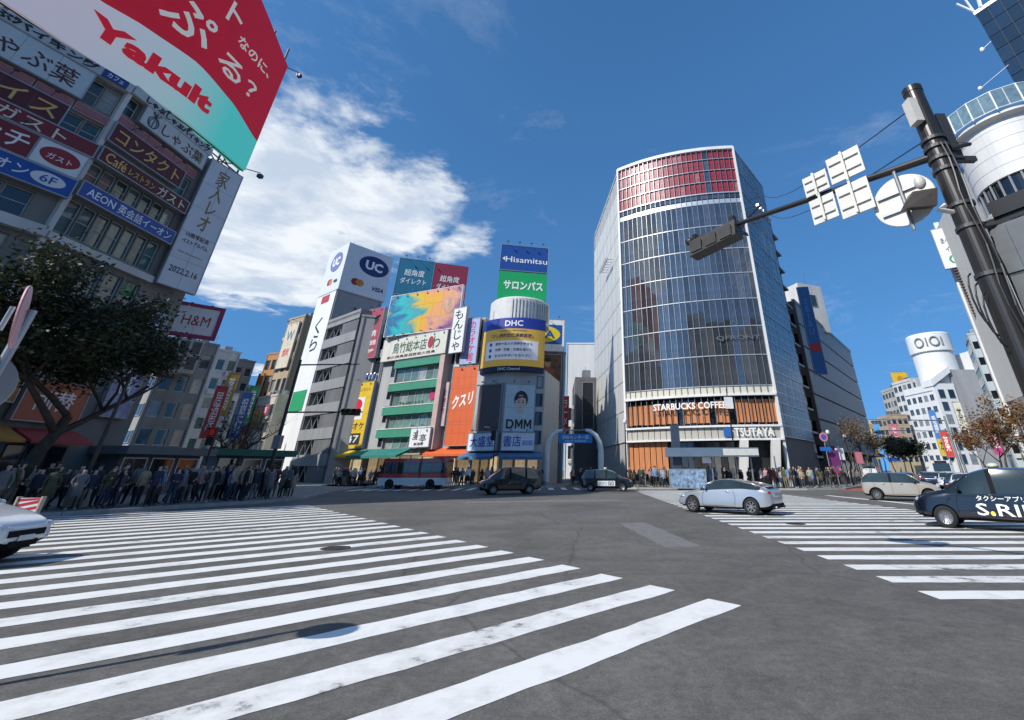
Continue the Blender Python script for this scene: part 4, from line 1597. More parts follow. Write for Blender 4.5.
# ------------------------------------------------------------------ orange sign building
FO = Fr((-14, 57), -20)
block('drugstore_building', 'narrow building behind the big orange sign', FO, -5.6, .4, 10, 19.3, GREY, grid(-5.4, .2, 13.5, 19, 3, 2, .3, .8), GLD, ALU, roofbits=True)
ORG = M('sign_orange', (.66, .13, .04), .45, var=.05)
s = signboard('sign_board', 'big orange vertical sign with white slanted lettering', FO, -3.0, .6, 4.2, 13.2, ORG, [], out=.8, th=.5)
lettering(s, FO, 'クスリ', -1.15, 9.2, 2.9, 1.5, WTXT, .802, .03, .03, shear=.25, rot=12)
mb = MB()
for i in range(1, 4):
    mb.box(-3 + i * .9 - .01, -3 + i * .9 + .01, -.806, -.8, 4.2, 13.2)
for i in range(1, 7):
    mb.box(-3, .6, -.807, -.801, 4.2 + i * 1.28 - .01, 4.2 + i * 1.28 + .01)
mb.build('panel_joint', M('joint_orange', (.4, .08, .025), .5), s, FO)
s = signboard('sign_board', 'pale blue vertical sign with red characters beside the curved screen', FO, -2.4, -.1, 13.6, 19.4, M('sign_pale_lilac', (.35, .42, .68), .5),
              [('カラオケ館', -1.0, 16.5, .9, 5.2, M('logo_bright_red', (.6, .02, .05), .45), True)], out=.6, th=.4)
signboard('sign_board', 'pale pink narrow vertical sign left of the orange sign', FO, -4.6, -3.6, 6.4, 11.5, M('sign_pale_pink', (.55, .4, .4), .5),
          [('診療所', -4.1, 9.2, .6, 3.0, M('brown_letters', (.1, .03, .025), .5), True)], out=.5, th=.3)
mb = MB()
mb.add([(-5.4, 0, 4.0), (.5, 0, 4.0), (.5, -1.4, 3.3), (-5.4, -1.4, 3.3), (-5.4, 0, 3.8), (.5, 0, 3.8), (.5, -1.4, 3.05), (-5.4, -1.4, 3.05)],
       [(3, 2, 1, 0), (4, 5, 6, 7), (0, 4, 7, 3), (1, 2, 6, 5), (2, 3, 7, 6)])
tag(mb.build('shop_awning', ORG, F=FO), 'orange awning at the foot of the orange sign', 'awning')

# ------------------------------------------------------------------ rounded corner bookshop building with curved screen
def bookshop():
    L, Rr = Fr((-9.8, 53.5), -25), Fr((-9.8, 53.5), 12)
    t = thing('bookshop_building', 'rounded corner building carrying the curved yellow screen', 'building', (-9.8, 54.5, 0))
    O = t.location
    a = L.pt(-4.0, 0, 0)
    b = Rr.pt(4.6, 0, 0)
    ctr = Vector((-9.3, 57.5, 0))
    poly = [(a.x, a.y), (-9.8, 53.52), (b.x, b.y), (b.x + 1.2, b.y + 8), (a.x + 2.5, a.y + 9)]
    MB().prism([(x - O.x, y - O.y) for x, y in poly], 0, 12.3).build('body', M('tile_grey', (.42, .42, .41), .6, var=.12, streak=True), t)
    # white drum above the screen
    mb = MB()
    mb.lathe([(0, 18.3), (3.9, 18.3), (3.9, 21.2), (3.7, 21.4), (0, 21.4)], n=40, c=(ctr.x - O.x, ctr.y - O.y, 0))
    mb.build('drum', M('drum_white', (.62, .62, .6), .5, var=.1), t, smooth=False)
    mb = MB()
    for k in range(14):
        q = R(-95 + k * 6)
        x, y = ctr.x - O.x + 3.95 * math.cos(q), ctr.y - O.y + 3.95 * math.sin(q)
        mb.tube([(x, y, 18.6), (x, y, 21)], .05, 4)
    mb.build('louvre', STEEL, t)
    mb = MB()
    for k in range(20):
        q0 = R(-170 + k * 8)
        mb.box(0, 0, 0, 0, 0, 0) if False else None
    # facade below the screen: dark panel left, poster right, shop sign band
    MB().box(-4.0, -.0, -.12, .0, 10.7, 12.3).build('band', M('tile_grey', (.42, .42, .41), .6), t, L)
    for i in range(3):
        window(t, L, -3.6 + i * 1.2, -2.5 + i * 1.2, .4, 3.0, GLOW, STEELD, 1, 1, .05, split=False)
        window(t, Rr, .3 + i * 1.35, 1.5 + i * 1.35, .4, 3.0, GLOW, STEELD, 1, 1, .05, split=False)
    for i in range(4):
        window(t, Rr, 3.65, 4.4, 4.2 + i * 2.0, 5.6 + i * 2.0, GLD, STEELD, 1, 1, .04, split=False)
    return t, L, Rr


_, FDL, FDR = bookshop()
signboard('sign_board', 'blank dark brown panel left of the portrait poster', FDL, -3.35, -.25, 5.55, 10.55, M('panel_umber', (.09, .07, .07), .6, var=.12), [], out=.25, th=.2)
s = signboard('poster_board', 'pale poster of a dark haired portrait above large black letters', FDR, .15, 3.45, 5.5, 10.5, M('poster_pale', (.5, .58, .62), .5, var=.1), [], out=.25, th=.2, cat='poster')
def block_letter(ch, u, z, wd, ht):
    if ch == 'M':
        q = [(0, 0), (0, 1), (.26, 1), (.5, .5), (.74, 1), (1, 1), (1, 0), (.78, 0), (.78, .62), (.58, .18), (.42, .18), (.22, .62), (.22, 0)]
        mb = MB()
        P = [(u + a * wd, z + b * ht) for a, b in q]
        for idx in ((0, 1, 2, 11, 12), (2, 3, 10, 11), (3, 4, 8, 9, 10), (4, 5, 6, 7, 8)):
            mb.plate([P[i] for i in idx], -.272, -.252)
        return mb
    mb = MB()
    out_ = [(0, 0), (0, 1), (.45, 1)] + [(.45 + .55 * math.sin(R(k * 15)), .5 + .5 * math.cos(R(k * 15))) for k in range(1, 12)] + [(.45, 0)]
    inn = [(.24, .2), (.24, .8), (.45, .8)] + [(.45 + .3 * math.sin(R(k * 15)), .5 + .3 * math.cos(R(k * 15))) for k in range(1, 12)] + [(.45, .2)]
    n_ = len(out_)
    for i in range(n_):
        j = (i + 1) % n_
        mb.plate([(u + a * wd, z + b * ht) for a, b in (out_[i], out_[j], inn[j], inn[i])], -.272, -.252)
    return mb


for k, ch in enumerate('DMM'):
    block_letter(ch, .42 + k * .98, 5.75, .86, .98).build('lettering', KTXT, s, FDR)
sk = M('print_face', (.62, .46, .36), .6, var=.06)
hr = M('print_hair', (.025, .02, .02), .5)
mb = MB()
disc(mb, 1.92, 8.85, .78, .98, .252, .006)
mb.build('printed_hair', hr, s, FDR)
mb = disc(MB(), 1.9, 8.5, .62, .85, .262, .006)
mb.plate([(1.5, 7.4), (2.3, 7.4), (2.15, 8.0), (1.65, 8.0)], -.264, -.258)
mb.build('printed_face', sk, s, FDR)
for u in (1.65, 2.15):
    disc(MB(), u, 8.55, .13, .07, .27, .005).build('printed_eye', hr, s, FDR)
    MB().box(u - .16, u + .16, -.275, -.27, 8.75, 8.8).build('printed_brow', hr, s, FDR)
MB().box(1.78, 2.02, -.275, -.27, 8.0, 8.04).build('printed_mouth', hr, s, FDR)
MB().plate([(1.3, 9.2), (2.5, 9.25), (2.4, 9.0), (2.0, 9.1), (1.6, 8.95), (1.35, 8.7)], -.276, -.27).build('printed_fringe', hr, s, FDR)
BKW = M('sign_white_blue', (.66, .7, .78), .5, var=.05)
signboard('sign_board', 'white bookshop fascia with blue characters on the left face', FDL, -3.9, -.1, 3.55, 5.3, BKW, [('大盛堂', -2.0, 4.45, 3.2, 1.1, SBLUE2)], out=.7, th=.6)
signboard('sign_board', 'white bookshop fascia with blue characters on the right face', FDR, .1, 3.6, 3.55, 5.3, BKW, [('書店', 1.2, 4.45, 1.9, 1.1, SBLUE2), ('BOOKS', 2.9, 4.3, 1.1, .5, SBLUE2)], out=.7, th=.6)
for F, u0, u1, lb in ((FDL, -4.3, 0.1, 'blue awning on the left face of the bookshop'), (FDR, -.1, 4.5, 'blue grey awning on the right face of the bookshop')):
    mb = MB()
    mb.add([(u0, -.1, 3.45), (u1, -.1, 3.45), (u1, -1.7, 2.9), (u0, -1.7, 2.9), (u0, -.1, 3.25), (u1, -.1, 3.25), (u1, -1.7, 2.6), (u0, -1.7, 2.6)],
           [(3, 2, 1, 0), (4, 5, 6, 7), (0, 4, 7, 3), (1, 2, 6, 5), (2, 3, 7, 6)])
    tag(mb.build('shop_awning', M('awning_blue', (.07, .15, .27), .7, var=.15), F=F), lb, 'awning')


def curved_screen():
    t = thing('curved_screen', 'curved yellow advertising screen with blue header band', 'screen', (-9.4, 54, 12))
    O = t.location
    cx, cy, r = -9.1, 58.3, 5.35
    a0, a1 = -140, -48

    def pos(u, o, z):            # u along the arc in metres from its left end
        q = R(a0) + u / r
        return Vector((cx + (r + o) * math.cos(q), cy + (r + o) * math.sin(q), z)) - O
    T = R(a1 - a0) * r

    def strip(name, u0, u1, z0, z1, mat, o, th):
        mb = MB()
        n = max(2, int((u1 - u0) / .35))
        for i in range(n):
            a, b = u0 + (u1 - u0) * i / n, u0 + (u1 - u0) * (i + 1) / n
            P = [pos(a, o, z0), pos(b, o, z0), pos(b, o, z1), pos(a, o, z1), pos(a, o - th, z0), pos(b, o - th, z0), pos(b, o - th, z1), pos(a, o - th, z1)]
            mb.add(P, [(0, 1, 2, 3), (7, 6, 5, 4), (0, 4, 5, 1), (2, 6, 7, 3)])
            if i == 0:
                mb.add(P, [(0, 3, 7, 4)])
            if i == n - 1:
                mb.add(P, [(1, 5, 6, 2)])
        return mb.build(name, mat, t)
    gold = M('screen_gold', (.5, .31, .045), .45, var=.05, emit=.25)
    navy = M('screen_navy', (.01, .03, .24), .45, var=.05, emit=.2)
    strip('screen_field', 0, T, 12.55, 17.0, gold, 0, .5)
    strip('header_band', 0, T, 17.02, 18.35, navy, .02, .52)
    strip('footer_band', 0, T, 11.9, 12.53, M('screen_dark', (.012, .015, .05), .5), .02, .52)
    strip('text_box', .9, T - .9, 13.3, 15.55, M('screen_white', (.6, .62, .68), .5, emit=.2), .012, .008)
    lettering(t, None, 'DHC', T * .53, 17.65, 2.2, .72, WTXT, .022, .02, .02, fn=pos)
    dk = M('screen_text', (.03, .04, .12), .5)
    lettering(t, None, '「さし歯対応保湿美容液」', T * .5, 16.15, T * .62, .5, dk, .002, .02, .02, fn=pos)
    lettering(t, None, 'もっと知りたいあなたのために', T * .52, 16.75, T * .4, .2, dk, .002, .02, fn=pos)
    for k, tx in enumerate(('家族や友人の健康を守ろう', '密閉・密集・密接を避けて', '毎日の手洗いを忘れずに')):
        z = 15.15 - k * .7
        lettering(t, None, tx, T * .54, z, T * .52, .34, dk, .024, .015, .012, fn=pos)
        strip('bullet', T * .2 - .2, T * .2 + .15, z - .18, z + .18, navy, .03, .015)
    lettering(t, None, 'DHC Channel', T * .5, 12.2, 2.6, .3, WTXT, .022, .02, fn=pos)


curved_screen()
FH = Fr((-9, 56), 12)
s = signboard('roof_billboard', 'tall roof billboard blue above and green below with white lettering', FH, -3.2, 3.2, 25.7, 29.4, M('sign_deep_blue', (.01, .07, .3), .4, var=.05), [('Hisamitsu', .3, 27.3, 5.6, .8, WTXT)], out=.3, th=.6, cat='billboard')
mb = MB()
mb.plate([(-2.95, 27.35), (-2.6, 27.05), (-2.6, 27.65)], -.33, -.302)
mb.build('arrow_mark', WTXT, s, FH)
MB().box(-3.2, 3.2, -.3, .3, 21.65, 25.5).build('green_panel', M('sign_bright_green', (.01, .36, .11), .4, var=.05), s, FH)
lettering(s, FH, 'サロンパス', .1, 23.6, 5.2, 1.25, WTXT, .302, .03, .03)
mb = MB()
for i in range(5):
    mb.box(-3 + i * 1.5 - .06, -3 + i * 1.5 + .06, .32, .44, 21.0, 29.3)
    mb.bar((-3 + i * 1.5, .5, 28), (-3 + i * 1.5, 3, 21.2), .07)
mb.build('support', STEEL, s, FH)

# ------------------------------------------------------------------ furniture store sign, film poster and side street
FI = Fr((-3, 64), 10)
block('side_street_building', 'grey building at the side street mouth behind the bookshop', FI, -8.5, -.5, 12, 16.4, M('side_grey', (.2, .205, .22), .7, var=.2, streak=True), grid(-3.6, -.8, 2.6, 10.5, 2, 2, .4, 1.6), GLB, ALU)
s = signboard('sign_board', 'blue and white roof sign with yellow oval furniture store logo', FI, -7.6, -.8, 16.7, 21.3, SWHT, [], out=.3, th=.4)
MB().box(-7.3, -1.1, -.33, -.302, 17.7, 20.5).build('blue_field', M('logo_royal', (.012, .08, .32), .4), s, FI)
disc(MB(), -4.2, 19.1, 2.85, 1.25, .332).build('oval_logo', M('logo_yellow', (.7, .55, .01), .4), s, FI)
lettering(s, FI, 'IKEA', -4.2, 19.1, 4.2, 1.15, M('logo_royal', (.012, .08, .32), .4), .354, .03, .03)
s = signboard('poster_board', 'dark film poster with a man in warm colours', FI, -4.2, -1.1, 11.5, 16.2, M('poster_brown', (.14, .07, .03), .6, var=.6, scale=2.2), [('ゴールデン', -2.6, 12.6, 2.2, .5, GTXT), ('公開中', -2.6, 12.0, 1.4, .35, WTXT)], out=.25, th=.2, cat='poster')
mb = MB()
mb.plate([(-3.9, 13.0), (-2.0, 13.0), (-2.2, 14.2), (-2.8, 14.5), (-3.5, 14.3)], -.262, -.252)
mb.build('printed_jacket', M('print_jacket', (.3, .08, .05), .6, var=.3, scale=3), s, FI)
mb = disc(MB(), -3.0, 15.0, .45, .55, .264, .006)
mb.build('printed_face', M('print_face_warm', (.45, .24, .14), .6), s, FI)
mb = disc(MB(), -3.0, 15.45, .5, .3, .272, .006)
mb.build('printed_hair', hr, s, FI)

FA = Fr((1, 100), 0)
block('lane_end_building', 'white walled building far down the side street', FA, -6.2, 2, 14, 27, WHITE, grid(-5.8, 1.6, 3, 14, 3, 3, .6, 1.2), GLB, ALU)
FA2 = Fr((-1.2, 90), -80)
block('lane_building', 'dark building along the left side of the side street', Fr((-3.4, 92), -86), 0, 14, 4, 15.5, DGREY, grid(0, 14, 2, 15, 5, 4, .6, 1.0), GLD, ALU)
signboard('sign_board', 'red vertical shop sign hanging in the side street', Fr((-2.6, 78), 0), -1.9, -.9, 6.2, 12.6, M('sign_scarlet', (.5, .03, .03), .5), [('ラーメン', -1.4, 9.4, .6, 5.2, WTXT, True)], out=.3, th=.25)
signboard('sign_board', 'dark maroon vertical sign in the side street', Fr((-2.6, 74), 0), -2.9, -1.9, 5.6, 9.8, DRED, [('酒場', -2.4, 7.7, .6, 2.8, WTXT, True)], out=.3, th=.25)
signboard('sign_board', 'black vertical sign beside the tower flank in the side street', Fr((0, 76), 0), -1.2, .5, 7.5, 14.5, M('sign_black', (.015, .015, .018), .4), [], out=.3, th=.25)

# shop windows with an added glow at street level of the narrow and orange buildings
for F, us in ((FG, (-13.8, -11.8, -9.9)), (FO, (-5.2, -3.3, -1.4))):
    for u in us:
        o = window(None, F, u, u + 1.7, .4, 2.9, GLOW, STEELD, 1, 1, .06, split=False, name='shop_window')
        tag(o, '%s shop window with added glow at street level below the %s awning' % ('leftmost' if u in (-13.8, -5.2) else 'middle' if u in (-11.8, -3.3) else 'rightmost', 'yellow' if F is FG else 'orange'), 'window', 'shop windows with added glow')

# ================================================================== left street
def side_windows(t, F, u, y0, y1, z0, z1, nx, nz, gm):
    """Rows of windows on the side wall of a block that faces down the wall axis."""
    S = Fr(F.pt(u, -y1, 0)[:2], math.degrees(F.a) - 90)
    for r_ in grid(0, y1 - y0, z0, z1, nx, nz, .9, 1.5):
        window(t, S, *r_, gm, ALU, 2, 1, .03, split=False)
    MB().box(.2, y1 - y0 - .2, -.1, -.0, z1 + .1, z1 + .3).build('string_course', ALU, t, S)


def far_block(label, P, ang, wd, depth, h, wm, nx, nz, gm=GLB, gx=.5, gz=1.2, group='buildings up the left street'):
    F = Fr(P, ang)
    t = block('street_building', label, F, 0, wd, depth, h, wm, grid(0, wd, 3.5, h - .6, nx, nz, gx, gz), gm, ALU, group=group)
    side_windows(t, F, 0, .5, depth, 3.5, h - .8, max(2, int(depth / 2.6)), nz, gm)
    return t, F


_, F1 = far_block('grey slab building behind the white banner facet', (-46.6, 44.5), 68, 3.2, 8, 23.4, M('left_slab', (.22, .22, .22), .7, var=.25, streak=True), 4, 6)
_, F2 = far_block('white fronted store building below the framed letter sign', (-49.2, 52.5), 60, 4.6, 8, 15.6, M('left_pale', (.3, .29, .27), .7, var=.25, streak=True), 3, 4)
_, F3 = far_block('white building with sloping glass front up the left street', (-58.2, 66), 55, 5.8, 10, 18.0, M('left_white', (.45, .46, .46), .6, var=.2, streak=True), 4, 5, GLG)
_, F4 = far_block('grey stepped building up the left street', (-69, 84), 55, 6.0, 10, 20.5, M('left_step', (.24, .2, .17), .7, var=.3, streak=True), 4, 6)
_, F5 = far_block('low dark building farthest up the left street', (-84, 108), 50, 8.0, 10, 19.0, BROWN, 5, 5)
_, F6 = far_block('orange sided building on the far side of the left street', (-66.5, 93), -20, 5.0, 10, 23.0, M('orange_render', (.42, .2, .06), .7, var=.25), 3, 6)
_, F7 = far_block('tan building with vertical painted sign beside the card tower', (-55.6, 80.5), -30, 5.2, 6, 26.5, TAN, 3, 7)
_, F8 = far_block('pale building with green and orange shop signs below the tan building', (-54.0, 76.5), -35, 7.0, 3.5, 12.0, BEIGE, 4, 3)
signboard('sign_board', 'vertical painted sign of blue and red shapes on the tan building', F7, .8, 4.4, 17.5, 25.5, M('sign_sand', (.6, .52, .38), .6, var=.15), [('W', 2.6, 23.2, 2.2, 1.8, M('ink_teal', (.03, .18, .25), .5)), ('焼肉', 2.6, 20.2, 1.8, 1.4, RTXT)], out=.35, th=.3)
signboard('sign_board', 'orange and green square shop sign on the pale building', F8, .6, 3.8, 7.8, 10.4, M('sign_amber', (.5, .26, .03), .5), [('牛角', 2.2, 9.1, 2.0, 1.2, M('green_dark', (.02, .1, .06), .5))], out=.35, th=.3)
signboard('sign_board', 'red oval sign on the pale building', F8, 4.2, 6.2, 9.2, 10.6, M('sign_scarlet', (.5, .03, .03), .5), [('酒', 5.2, 9.9, .9, .9, WTXT)], out=.5, th=.3)
signboard('sign_board', 'tall orange edge sign up the left street', F6, .2, 1.6, 6, 19, M('sign_burnt_orange', (.5, .17, .02), .5), [('カプセル', .9, 13, .8, 8, WTXT, True)], out=.7, th=.4)
FHM = Fr((-48.6, 50.6), 42)
s = signboard('sign_board', 'white square clothing store sign with magenta frame', FHM, .2, 4.0, 16.0, 19.2, SWHT, [('H&M', 2.1, 17.6, 2.6, 1.2, M('logo_deep_red', (.3, .01, .02), .45))], out=.2, th=.4, edge=None)
mb = MB()
for a, b, c, d in ((-.25, .2, 15.6, 19.6), (4.0, 4.45, 15.6, 19.6), (.2, 4.0, 15.6, 16.0), (.2, 4.0, 19.2, 19.6)):
    mb.box(a, b, -.28, .2, c, d)
mb.build('magenta_frame', M('frame_magenta', (.3, .02, .1), .45), s, FHM)
mb = MB()
mb.tube([(2, .2, 15.8), (2, .2, 12)], .15, 6)
mb.build('post', STEEL, s, FHM)
# glazed box bay under the sign
t = thing('glazed_bay', 'pale glazed bay box projecting under the framed letter sign', 'bay', FHM.pt(1.5, 0, 11))
MB().box(-.9, 3.6, -.2, 2.6, 11.6, 15.4).build('box', OFFW, t, FHM)
for i in range(4):
    for j in range(2):
        window(t, FHM, -.75 + i * 1.1, .25 + i * 1.1, 11.9 + j * 1.75, 13.5 + j * 1.75, GLB, WHITE, 1, 1, .22, split=False)
# low kiosks behind the crowd
for (x, y, a, wd, h, m, lb) in ((-30.5, 40.5, 62, 5.5, 2.7, M('kiosk_green', (.02, .13, .08), .6, var=.2), 'green roofed kiosk behind the left crowd'),
                                (-31.5, 33.2, 78, 5.5, 2.6, M('kiosk_grey', (.16, .165, .17), .6, var=.15), 'grey kiosk with flat canopy behind the left crowd')):
    F = Fr((x, y), a)
    t = thing('kiosk', lb, 'kiosk', F.pt(wd / 2, 0, 0))
    MB().box(0, wd, 0, 2.2, .13, h).build('body', DGREY, t, F)
    MB().box(-.4, wd + .4, -1.0, 2.6, h, h + .5).build('canopy', m, t, F)
    for i in range(3):
        window(t, F, .2 + i * wd / 3, (i + 1) * wd / 3 - .1, .9, h - .2, GLD, ALU, 1, 1, .03, split=False)

# ================================================================== department store right of the tower
def department_store():
    F = Fr((37.5, 78), 52)
    t = thing('department_store', 'long grey windowless department store with dark horizontal joints', 'building', F.pt(24, 0, 0))
    pm = M('panel_blue_grey', (.26, .27, .285), .5, var=.1, scale=.5, streak=True)
    MB().box(-1, 48.5, .3, 26, 0, 29.0).build('body', DGREY, t, F)
    me = {}
    zs_ = [5.2, 9.2, 13.2, 17.2, 21.2, 25.2]
    for k, z in enumerate(zs_):
        for i in range(16):
            wd = 49.4 / 16
            if (wd,) not in me:
                me[(wd,)] = MB().box(.012, wd - .012, 0, .25, 0, 3.68).mesh('cladding_panel', pm)
            put('cladding_panel', me[(wd,)], t, F, (-1 + i * wd, 0.0, z))
    for i in range(12):
        window(t, F, 1 + i * 3.9, 4.5 + i * 3.9, .3, 4.2, GLD, STEELD, 3, 1, -.1, split=False)
    MB().box(-1.2, 48.7, -1.6, .2, 4.3, 4.9).build('canopy', STEEL, t, F)
    MB().box(-1.1, 48.6, -.1, .4, 28.9, 29.5).build('parapet', pm, t, F)
    # end wall turned to the crossing
    F2 = Fr(F.pt(-1.02, 0, 0)[:2], -38)
    MB().box(-8, 0, -.02, .4, 0, 29.2).build('end_wall', BROWN, t, F2)
    for k in range(7):
        for i in range(2):
            window(t, F2, -3.3 + i * 1.6, -2.1 + i * 1.6, 3 + 3.6 * k, 5.2 + 3.6 * k, GLD, STEELD, 1, 1, .06, split=False)
    # white plant tower on the roof
    F3 = Fr((45.5, 92), 20)
    MB().box(0, 6.5, 0, 7, 28, 38.6).build('plant_tower', OFFW, t, F3)
    window(t, F3, 2.0, 4.4, 33.5, 36.2, GLB, ALU, 1, 1, .05, split=False)
    mb = MB()
    for i in range(9):
        mb.tube([(8 + i * 1.5, 4, 28), (8 + i * 1.5, 4, 32 + random.uniform(-1, 1.5))], .08, 4)
        mb.bar((8 + i * 1.5, 4, 30), (9.5 + i * 1.5, 4, 31.5), .06)
    mb.build('roof_frame', OFFW, t, F)
    mb = MB().tube([(5.5, 3, 38.5), (5.5, 3, 43)], .07, 4)
    mb.build('antenna', STEEL, t, F3)


department_store()
FBN = Fr((34.6, 70.5), -10)
s = signboard('banner_board', 'tall blue vertical banner beside the department store', FBN, 0, 1.7, 14.8, 29.0, M('banner_blue', (.03, .13, .34), .55, var=.12, scale=.6), [('SEIBU', .85, 24, .7, 6, M('banner_light', (.12, .3, .55), .5), True)], out=.2, th=.3, cat='banner')
MB().box(.1, 1.6, -.23, -.202, 18.2, 19.6).build('red_field', M('sign_scarlet', (.5, .03, .03), .5), s, FBN)

# ================================================================== right-hand street
def drum_store():
    t = thing('drum_store', 'white department store with round drum top bearing ring letters', 'building', (100, 136, 0))
    O = t.location
    c = Vector((103.8, 136.5, 0)) - O
    mb = MB()
    mb.lathe([(5.2, 0), (5.2, 32.6), (5.0, 32.7), (5.0, 33.2), (5.6, 33.3), (5.6, 38.4), (5.4, 38.7), (0, 38.7)], n=48, c=c)
    mb.build('drum', WHITE, t)
    F = Fr((97.6, 130.5), 2)
    MB().box(5.0, 13.5, .0, 14, 0, 27.5).build('side_wing', GREY, t, F)
    MB().box(-1.5, 4.6, -.4, 12, 0, 23.5).build('front_wing', WHITE, t, F)
    side_windows(t, F, -1.5, 0, 12, 3, 21.5, 5, 6, GLB)
    MB().box(13.5, 15.0, -.6, 12, 0, 33).build('fin_wall', WHITE, t, F)
    mb = MB()
    mb.add([(-1.7, -.7, 22.8), (4.7, -.7, 26.6), (4.7, -.7, 28.4), (-1.7, -.7, 24.6), (-1.7, 3, 22.8), (4.7, 3, 26.6), (4.7, 3, 28.4), (-1.7, 3, 24.6)],
           [(0, 1, 2, 3), (7, 6, 5, 4), (0, 4, 5, 1), (3, 2, 6, 7), (0, 3, 7, 4), (1, 5, 6, 2)])
    mb.build('slanted_beam', WHITE, t, F)
    for k in range(6):
        window(t, F, -.6, 1.2, 3 + 3.3 * k, 5.4 + 3.3 * k, GLB, ALU, 1, 1, .44, split=False)
        window(t, F, 2.2, 4.0, 3 + 3.3 * k, 5.4 + 3.3 * k, GLD, ALU, 1, 1, .44, split=False)
    # ring letters on the drum
    gm = M('letter_grey', (.25, .25, .26), .5)
    d = Vector((-.59, -.81, 0)).normalized()

    def dpos(u, o, z):
        q = math.atan2(-.81, -.59) + .08 + u / 5.6
        return Vector((c.x + (5.6 + o) * math.cos(q), c.y + (5.6 + o) * math.sin(q), z))
    for u, kind in ((-2.9, 'O'), (-1.0, 'I'), (.9, 'O'), (2.8, 'I')):
        mb = MB()
        if kind == 'O':
            ring = [(u + 1.05 * math.cos(k * math.pi / 12), 35.9 + 1.3 * math.sin(k * math.pi / 12)) for k in range(25)]
            mb.tube([dpos(a, .15, b) for a, b in ring], .24, 6)
        else:
            mb.tube([dpos(u, .15, 34.7), dpos(u, .15, 37.1)], .22, 6)
        mb.build('lettering', gm, t)


drum_store()
far_grp = 'buildings along the right-hand street'
_, G1 = far_block('pale blue terraced building with small square windows right of the drum store', (79, 92.5), -34, 5.6, 8, 27, M('pale_blue_render', (.42, .5, .53), .7, var=.1, streak=True), 3, 7, GLD, .7, 1.7, far_grp)
_, G2 = far_block('white narrow building left of the drum store', (122.5, 176), 0, 5, 12, 33, OFFW, 3, 8, GLB, .8, 1.6, far_grp)
_, G3 = far_block('beige building under the yellow roof sign', (128, 196), -8, 7, 12, 33, BEIGE, 3, 8, GLD, .7, 1.4, far_grp)
_, G4 = far_block('brown striped building beyond the white car', (112, 178), -5, 6, 10, 20, TAN, 3, 5, GLD, .6, 1.3, far_grp)
_, G5 = far_block('white apartment building with stacked balconies far down the street', (120, 222), -10, 9, 12, 21, OFFW, 3, 6, GLD, .7, 1.6, far_grp)
_, G6 = far_block('dark low building at the end of the right-hand street', (104, 205), -10, 14, 12, 17, DGREY, 5, 4, GLB, .7, 1.6, far_grp)
_, G8 = far_block('cream building with shop signs right of the pale blue building', (71.5, 80), -60, 7.0, 8, 22, M('cream_render', (.52, .47, .4), .7, var=.15), 3, 6, GLB, .8, 1.4, far_grp)
signboard('roof_billboard', 'yellow roof sign with orange emblem at the end of the street', G3, .3, 6.6, 33.4, 39, YEL, [('●', 3.5, 36.2, 2.6, 2.8, M('logo_orange', (.6, .2, .02), .45))], out=.4, th=.5, cat='billboard')
signboard('sign_board', 'yellow projecting sign at the edge of the grey store wall', Fr((57.3, 65.5), -30), 0, 1.3, 7.8, 10.6, YEL, [('P', .65, 9.2, .7, 1.3, KTXT)], out=.2, th=.3)
signboard('sign_board', 'pink and white vertical shop sign down the right-hand street', Fr((104, 168), -5), 0, 3.2, 8, 16, M('sign_pink', (.6, .2, .22), .5), [('セール', 1.6, 12, 1.4, 6.2, WTXT, True)], out=.2, th=.3)
signboard('sign_board', 'orange vertical shop sign down the right-hand street', Fr((97, 170), -5), 0, 2.4, 5, 17, M('sign_amber', (.5, .26, .03), .5), [('カメラ', 1.2, 11, 1.2, 8, WTXT, True)], out=.2, th=.3)
signboard('sign_board', 'blue shop sign between the far cars and drum store', Fr((90, 150), -5), 0, 3.5, 4, 7, SBLUE2, [('BANK', 1.75, 5.5, 2.6, 1.0, WTXT)], out=.2, th=.3)

